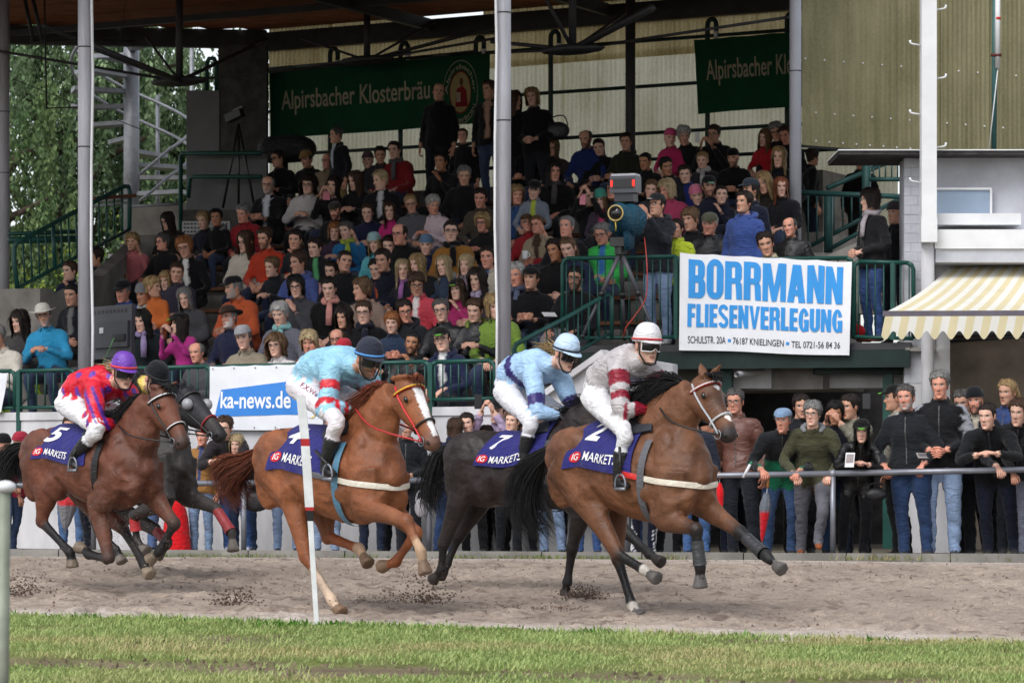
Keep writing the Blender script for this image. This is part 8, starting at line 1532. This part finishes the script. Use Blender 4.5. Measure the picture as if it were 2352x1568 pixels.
v0 = mb.v[-1]; n0 = (fbm(v0[:, 0] * 9 + v0[:, 1] * 5, v0[:, 2] * 9, 3, 3) - .5) * .12; v0 += (v0 - c0) / (np.linalg.norm(v0 - c0, axis=1)[:, None] + 1e-6) * n0[:, None]; mb.build('rain_cover', M_COVER, tv, smooth=True)
mb = MB(); mb.prism([c0 + fwd * .22 + ZUP * -.12 + rt * .02, c0 + fwd * -.15 + ZUP * -.14 + rt * .02, c0 + fwd * -.10 + ZUP * -.36 + rt * .02, c0 + fwd * .14 + ZUP * -.40 + rt * .02], rt, .05, col=L((32, 80, 102))); mb.build('cover_flap', M_COVER, tv, smooth=True)
mb = MB(); mb.tube([c0 + fwd * .34, c0 + fwd * .44], .072, 22, col=(.01, .01, .012)); mb.build('lens', mat('lens_glass', (.01, .01, .012), rough=.08, spec=.6, var=0), tv, smooth=True)
a_ = np.linspace(0, 2 * math.pi, 29); mb = MB(); mb.tube([c0 + fwd * .44 + rt * .084 * math.cos(b_) + ZUP * .084 * math.sin(b_) for b_ in a_], .009, 6, cap=False, col=L((206, 178, 110))); mb.build('lens_rim', M_PLAST, tv, smooth=True)
mb = MB(); mb.tube([c0 + fwd * .45 + ZUP * -.10, c0 + fwd * .46 + ZUP * -.16 + rt * .01, c0 + fwd * .44 + ZUP * -.20], .007, 6, col=L((210, 180, 70))); mb.build('cord', M_PLAST, tv, smooth=True)
vf = tp_(1451, 425); AX = np.array([rt, fwd, ZUP]); mb = MB(); mb.box(vf, (.30, .24, .19), AX, col=L((74, 76, 84))); mb.build('viewfinder', M_PLAST, tv); mb = MB(); mb.box(vf + fwd * .125 + ZUP * .01, (.24, .02, .10), AX, col=L((30, 31, 36))); mb.build('viewfinder_front', M_PLAST, tv)
mb = MB(); mb.box(vf + ZUP * .105, (.28, .22, .03), AX, col=L((190, 192, 200))); mb.build('viewfinder_top', M_PLAST, tv)
M_TALLY = bpy.data.materials.new('tally_light'); nt_, out_ = nodes(M_TALLY); em = N(nt_, 'ShaderNodeEmission', Strength=2.0); em.inputs[0].default_value = (1, .03, .02, 1); nt_.links.new(em.outputs[0], out_.inputs[0])
for s_ in (-.125, .125): mb = MB(); mb.box(vf + fwd * .13 + rt * s_ + ZUP * .01, (.02, .02, .07), AX); mb.build('tally_light', M_TALLY, tv)
mb = MB(); mb.box(vf + ZUP * -.14 + fwd * -.02, (.22, .2, .10), AX, col=L((44, 46, 52))); mb.build('viewfinder_bracket', M_PLAST, tv)
hdp = tp_(1440, 556); mb = MB(); mb.box(hdp, (.2, .2, .10), AX, col=(.02, .02, .022)); mb.tube([hdp - ZUP * .05, hdp - ZUP * .14], .07, 12, col=(.02, .02, .022)); mb.build('pan_head', M_PLAST, tv)
mb = MB(); mb.tube([hdp, tp_(1475, 540, .2), tp_(1492, 532, .3)], .012, 6, col=(.02, .02, .02)); mb.build('pan_handle', M_PLAST, tv, smooth=True)
for (x_, y_, d_) in ((1352, 772, -.1), (1520, 770, -.1), (1448, 776, .55)):
    mb = MB(); e_ = tp_(x_, y_, d_); t_ = hdp - ZUP * .1; mid = (e_ + t_) / 2; mb.tube([t_, mid], .026, 8, col=L((92, 92, 98))); mb.tube([mid, e_], .019, 8, col=L((74, 74, 80))); mb.tube([mid + (t_ - mid) * .06, mid - (t_ - mid) * .06], .034, 8, col=(.02, .02, .022)); mb.ball(e_, .03, 8, 6, col=(.02, .02, .022)); mb.build('tripod_leg', M_PLAST, tv, smooth=True)
cb_ = link('camera_cable', None, label='red cable hanging from the television camera to the deck', cat='cable', loc=at(1450, 770, 34.2)); mb = MB(); mb.tube(curve([rel(at(x_, y_, Y_), cb_) for x_, y_, Y_ in ((1480, 545, 34.3), (1486, 610, 34.1), (1484, 680, 34.1), (1462, 720, 34.1), (1438, 752, 34.1), (1432, 776, 34.2))], 26), .0065, 6, col=L((186, 62, 50))); mb.build('cable_run', M_PLAST, cb_, smooth=True)
# monitor on a table
mo = thing('monitor', 'back of a large dark grey flat screen monitor on a table', 'monitor', st(252, 838, .6)); q_ = lambda px, py, w=.6: rel(st(px, py, w), mo); GRY = L((62, 63, 70))
mb = MB(); mb.prism([q_(205, 826), q_(301, 820), q_(303, 697), q_(206, 706)], V, .07, col=GRY); mb.build('rear_shell', M_PLAST, mo); mb = MB(); mb.prism([q_(212, 800, .55), q_(292, 795, .55), q_(293, 735, .55), q_(213, 742, .55)], V, .06, col=L((56, 57, 63))); mb.build('electronics_bulge', M_PLAST, mo)
mb = MB(); mb.prism([q_(258, 783, .53), q_(286, 781, .53), q_(286, 766, .53), q_(258, 768, .53)], V, .02, col=(.012, .012, .014)); mb.build('socket_panel', M_PLAST, mo); mb = MB(); mb.prism([q_(228, 766, .54), q_(237, 765, .54), q_(237, 752, .54), q_(228, 753, .54)], V, .02, col=L((190, 190, 194))); mb.build('sticker', M_PLAST, mo)
for i in range(9): mb = MB(); mb.prism([q_(214 + i * 9, 722 - i * .7, .595), q_(219 + i * 9, 721.6 - i * .7, .595), q_(219 + i * 9, 714 - i * .7, .595), q_(214 + i * 9, 714.4 - i * .7, .595)], V, .01, col=(.02, .02, .024)); mb.build('vent_slot', M_PLAST, mo)
mb = MB(); mb.prism([q_(236, 838, .6), q_(272, 836, .6), q_(266, 820, .6), q_(242, 821, .6)], V, .2, col=(.03, .03, .034)); mb.build('foot', M_PLAST, mo); mb = MB(); mb.tube(curve([q_(262, 775, .5), q_(252, 800, .48), q_(240, 826, .48), q_(233, 845, .5)], 14), .006, 6, col=L((90, 150, 90))); mb.build('green_cable', M_PLAST, mo, smooth=True)
tb = thing('monitor_table', 'dark table carrying the monitor at left', 'table', st(250, 900, .7)); mb = MB(); mb.prism([rel(st(165, 850, .5), tb), rel(st(330, 846, .5), tb), rel(st(330, 840, .5), tb), rel(st(165, 843, .5), tb)], V, .6); mb.build('table_top', M_DKSTEEL, tb)
for x_ in (170, 325): mb = MB(); mb.bar(rel(st(x_, 850, .6), tb), rel(st(x_, 940, .6), tb), .04, .04, up=U); mb.build('leg', M_DKSTEEL, tb)
# dark video camera at the booth and covered equipment
vc = thing('video_camera', 'dark video camera on tripod in front of the booth', 'video camera', st(548, 470, 11.9)); q2 = lambda px, py: rel(st(px, py, 11.9), vc)
mb = MB(); mb.bar(q2(522, 274), q2(556, 258), .14, .12, col=(.02, .02, .022)); mb.build('camera_body', M_PLAST, vc); mb = MB(); mb.bar(q2(538, 255), q2(560, 246), .10, .03, col=L((96, 92, 86))); mb.build('top_plate', M_PLAST, vc)
for x_ in (512, 548, 585): mb = MB(); mb.tube([q2(548, 285), q2(x_, 478)], .022, 6, col=(.014, .014, .016)); mb.build('tripod_leg', M_PLAST, vc, smooth=True)
eq = thing('covered_equipment', 'black covered equipment on a stand below the green banner', 'equipment', st(655, 400, 12.9)); mb = MB(); Ce = curve([[*rel(st(x_, y_, 12.9), eq), r_, r2_] for x_, y_, r_, r2_ in ((598, 352, .06, .08), (612, 346, .15, .20), (650, 343, .17, .22), (690, 342, .17, .21), (712, 346, .13, .16), (722, 350, .05, .07))], 20); mb.tube(Ce[:, :3], Ce[:, 3], 14, r2=Ce[:, 4], up=(0, 0, 1), col=(.012, .012, .014)); mb.build('cover', M_COVER, eq, smooth=True); mb = MB(); mb.tube([rel(st(655, 360, 12.9), eq), rel(st(655, 440, 12.9), eq)], .05, 8, col=(.02, .02, .02)); mb.build('stand', M_PLAST, eq, smooth=True)
# ------------------------------------------------------------------ things held and things on the ground
def small(name, label, cat, loc): return thing(name, label, cat, loc)
def cup(px, py, Y, label):
    o = small('white_cup', label, 'cup', at(px, py + 12, Y)); mb = MB(); mb.tube([(0, 0, 0), (0, 0, .10)], [.032, .040], 16, cap=False); mb.tube([(0, 0, .004), (0, 0, .006)], .031, 16); mb.tube([(0, 0, .097), (0, 0, .101)], .042, 16, cap=False); mb.build('cup_wall', M_WHITEP, o, smooth=True); mb = MB(); a = np.linspace(-1.4, 1.4, 9); mb.tube([(.036 + .025 * math.cos(x), 0, .05 + .03 * math.sin(x)) for x in a], .006, 6); mb.build('handle', M_WHITEP, o, smooth=True)
def find(txt): return next(o for o in bpy.data.objects if o.get('label') == txt)
def hand_at(txt, side, dz=0.0, fwd=.05):
    o = find(txt); return o
cup(254, 588, find('woman in salmon pink coat holding up a white cup').location[1] - .35, 'white cup held up by the woman in pink'); cup(1206, 582, find('woman with short hair and beige jacket holding a white cup').location[1] - .35, 'white cup held by the woman in beige')
def flat_thing(name, label, cat, px, py, Y, w, h, th, colr, yaw=0.0, pitch=0.0, m=None, extra=None):
    o = small(name, label, cat, at(px, py, Y)); M = rotm(R(yaw), R(pitch)); mb = MB(); mb.box((0, 0, 0), (w, th, h), M, col=colr); mb.build('body', m or M_PLAST, o)
    if extra is not None: mb = MB(); mb.box(np.array([0, -th * .6, h * .1]) @ M, (w * .8, th * .3, h * .6), M, col=extra); mb.build('printed_page' if 'program' in name or 'leaflet' in name else 'screen', m or M_PLAST, o)
    return o
flat_thing('phone', 'white phone held up by the woman with bun', 'phone', 1602, 316, find('woman with bun filming with a white phone').location[1] - .42, .075, .15, .01, L((200, 200, 200)))
flat_thing('phone', 'pink patterned phone case in the upper left crowd', 'phone', 750, 449, find('dark haired woman photographing with a pink phone').location[1] - .42, .10, .13, .012, L((190, 90, 110)))
flat_thing('phone', 'pink phone case beside the teal knit hat', 'phone', 1338, 458, find('dark haired woman taking a picture with pink phone case').location[1] - .40, .08, .14, .012, L((226, 130, 150)))
flat_thing('phone', 'black phone held up at the track rail on the right', 'phone', 1990, 921, railY(1990) + .55, .075, .15, .01, (.015, .015, .018), -20)
flat_thing('phone', 'black phone held overhead behind the dark horse', 'phone', 1098, 922, railY(1098) + .62, .075, .15, .01, (.015, .015, .018), 10)
flat_thing('program_leaflet', 'printed programme in the hands of the leaning woman', 'programme', 1952, 1056, railY(1955) - .16, .09, .15, .006, L((222, 222, 224)), -20, -20, M_MATT, L((150, 140, 140)))
flat_thing('program_leaflet', 'folded programme held by the tall grey haired man', 'programme', 2123, 1046, railY(2123) + .12, .15, .08, .008, L((150, 146, 142)), 15, -50, M_MATT, L((96, 92, 96)))
flat_thing('program_leaflet', 'white paper held by the man in black flat cap', 'programme', 1262, 722, find('man in black coat and black flat cap with paper in hand').location[1] - .40, .16, .10, .006, L((226, 226, 228)), 20, -60, M_MATT)
pn = small('white_marker', 'white marker stick in the hand of the old man at the rail', 'marker', at(1716, 1080, railY(1716) - .12)); mb = MB(); mb.tube([(-.04, 0, -.07), (.03, 0, .06)], .014, 8, col=L((226, 228, 232))); mb.build('barrel', M_PLAST, pn, smooth=True); mb = MB(); mb.tube([(.03, 0, .06), (.045, 0, .085)], .013, 8, col=L((40, 130, 90))); mb.build('cap', M_PLAST, pn, smooth=True)
def umbrella(label, px, y0, y1, Y, tilt, c1, c2, rad=.05):
    o = small('folded_umbrella', label, 'umbrella', at(px, y1, Y)); H_ = (y1 - y0) / FPX * Y; n = 15; zs = np.linspace(0, H_ * .78, n); rr = rad * np.interp(zs / (H_ * .78), [0, .1, .75, 1], [.12, .35, 1, .45]); mb = MB(); cc = np.array([c1 if z < H_ * .48 else c2 for z in zs]); a = np.linspace(0, 2 * math.pi, 20, endpoint=False)
    P = np.stack([np.stack([(r * (1 + .22 * np.cos(8 * a))) * np.cos(a) + tilt * z, (r * (1 + .22 * np.cos(8 * a))) * np.sin(a), np.full(20, z)], -1) for r, z in zip(rr, zs)]); mb.grid(P, closed=True, col=np.repeat(cc[:, None], 20, 1)); mb.build('canopy', M_CLOTH, o, smooth=True)
    mb = MB(); mb.tube([(0, 0, -.04), (tilt * H_, 0, H_)], .006, 6, col=(.3, .3, .3)); mb.build('shaft', M_PLAST, o, smooth=True); mb = MB(); mb.tube([(tilt * H_ * .9, 0, H_ * .86), (tilt * H_, 0, H_ * 1.02)], .014, 8, col=L((170, 110, 60))); mb.build('handle', M_PLAST, o, smooth=True)
umbrella('folded red and grey umbrella hanging from the rail beside the old man', 1750, 1100, 1243, railY(1750) - .02, .10, L((186, 28, 40)), L((104, 110, 120)))
umbrella('folded red and grey umbrella behind the bay\'s hind legs', 150, 1100, 1215, railY(150) - .05, .10, L((120, 120, 124)), L((196, 54, 62)), .10)
umbrella('rolled bright red umbrella behind the leading bay\'s chest', 1657, 1085, 1190, railY(1657) + .02, -.05, L((214, 30, 36)), L((214, 30, 36)), .035)
co_ = small('red_cone', 'tall red rounded cone against the white wall behind the grey horse', 'cone', at(405, 1272, railY(405) + .35)); mb = MB(); zs = np.linspace(0, .58, 9); mb.tube([(0, 0, z) for z in zs], np.interp(zs, [0, .4, .52, .58], [.16, .12, .08, .02]), 18, col=L((208, 26, 34))); mb.build('cone_body', M_CLOTH, co_, smooth=True); mb = MB(); mb.tube([(0, 0, 0), (0, 0, .02)], .18, 18, col=L((190, 24, 30))); mb.build('base', M_CLOTH, co_, smooth=True)
def bag(label, px, py, Y, colr, w=.3, h=.22, d=.1):
    o = small('shoulder_bag', label, 'bag', at(px, py, Y)); mb = MB(); mb.ball((0, 0, 0), (w / 2, d / 2, h / 2), 16, 10, col=colr); v = mb.v[-1]; v *= 1; mb.build('bag_body', M_LEATH, o, smooth=True); mb = MB(); mb.tube(curve([(-w * .4, 0, h * .3), (-w * .25, .03, h * .75), (w * .25, .04, h * .85), (w * .42, 0, h * .3)], 12), .010, 6, col=colr); mb.build('strap', M_LEATH, o, smooth=True)
bag('black shoulder bag of the blond woman at the rail', 588, 1150, railY(588) + .1, (.015, .015, .018)); bag('grey handbag hanging beside the rail post', 968, 1165, railY(968) - .04, L((150, 146, 150)), .14, .2, .06); bag('black waist bag of the leaning woman in leather', 2012, 1135, railY(2012) + .12, (.012, .012, .014), .22, .13); bag('dark shoulder bag of the standing blond woman at the back', 1282, 300, find('blond woman standing with shoulder bag at the back').location[1] - .1, (.015, .015, .018), .34, .26)
rc = small('red_backpack', 'red bag on the platform deck right of the banner', 'bag', at(1968, 772, 34.4)); mb = MB(); mb.ball((0, 0, .05), (.10, .08, .09), 12, 8, col=L((196, 30, 40))); mb.build('bag_body', M_CLOTH, rc, smooth=True); mb = MB(); mb.tube([(-.05, 0, .11), (0, 0, .16), (.05, 0, .11)], .01, 6, col=(.05, .05, .05)); mb.build('strap', M_CLOTH, rc, smooth=True)
# sand thrown up by the hooves
def spray(label, cpx, cpy, Y, sx, sy, n, rmin, rmax, tone=.8, up=0.0):
    mb = MB(); c0 = at(cpx, cpy, Y); g = RNG.normal(0, 1, (n, 3)); P = c0 + np.stack([g[:, 0] * sx / FPX * Y, g[:, 1] * .15, np.abs(g[:, 2]) * sy / FPX * Y + up], -1); gz = GZ(P[:, 1]) + .01; P[:, 2] = np.maximum(P[:, 2], gz); crumbs(mb, P, RNG.uniform(rmin, rmax, n), np.array(L((104, 88, 78))) * RNG.uniform(.55, 1.3, (n, 1)) * tone)
    o = mb.build('flying_sand', M_SAND); o['kind'] = 'stuff'; o['label'] = label; o['category'] = 'sand'
spray('clump of sand thrown up by the dark horse\'s forefoot', 1336, 1378, 23.9, 26, 13, 900, .004, .012, .8); spray('spray of sand behind the chestnut\'s hind foot', 975, 1385, 22.3, 42, 20, 330, .004, .013); spray('spray of sand left of the finish post', 540, 1388, 23.0, 28, 20, 260, .004, .015); spray('spray of sand at the far left behind the bay', 45, 1365, 24.0, 34, 22, 300, .004, .014); spray('flecks of sand flying around the bay\'s legs', 300, 1260, 23.6, 75, 70, 420, .002, .006, 1.6); spray('flecks of sand thrown up at the chestnut\'s forefeet', 985, 1340, 22.8, 34, 30, 220, .003, .009)
spray('sand kicked up beside the finish post', 860, 1385, 22.0, 40, 10, 160, .003, .009); spray('low clods of sand left by the leading bay', 1240, 1400, 22.6, 60, 6, 160, .004, .010)
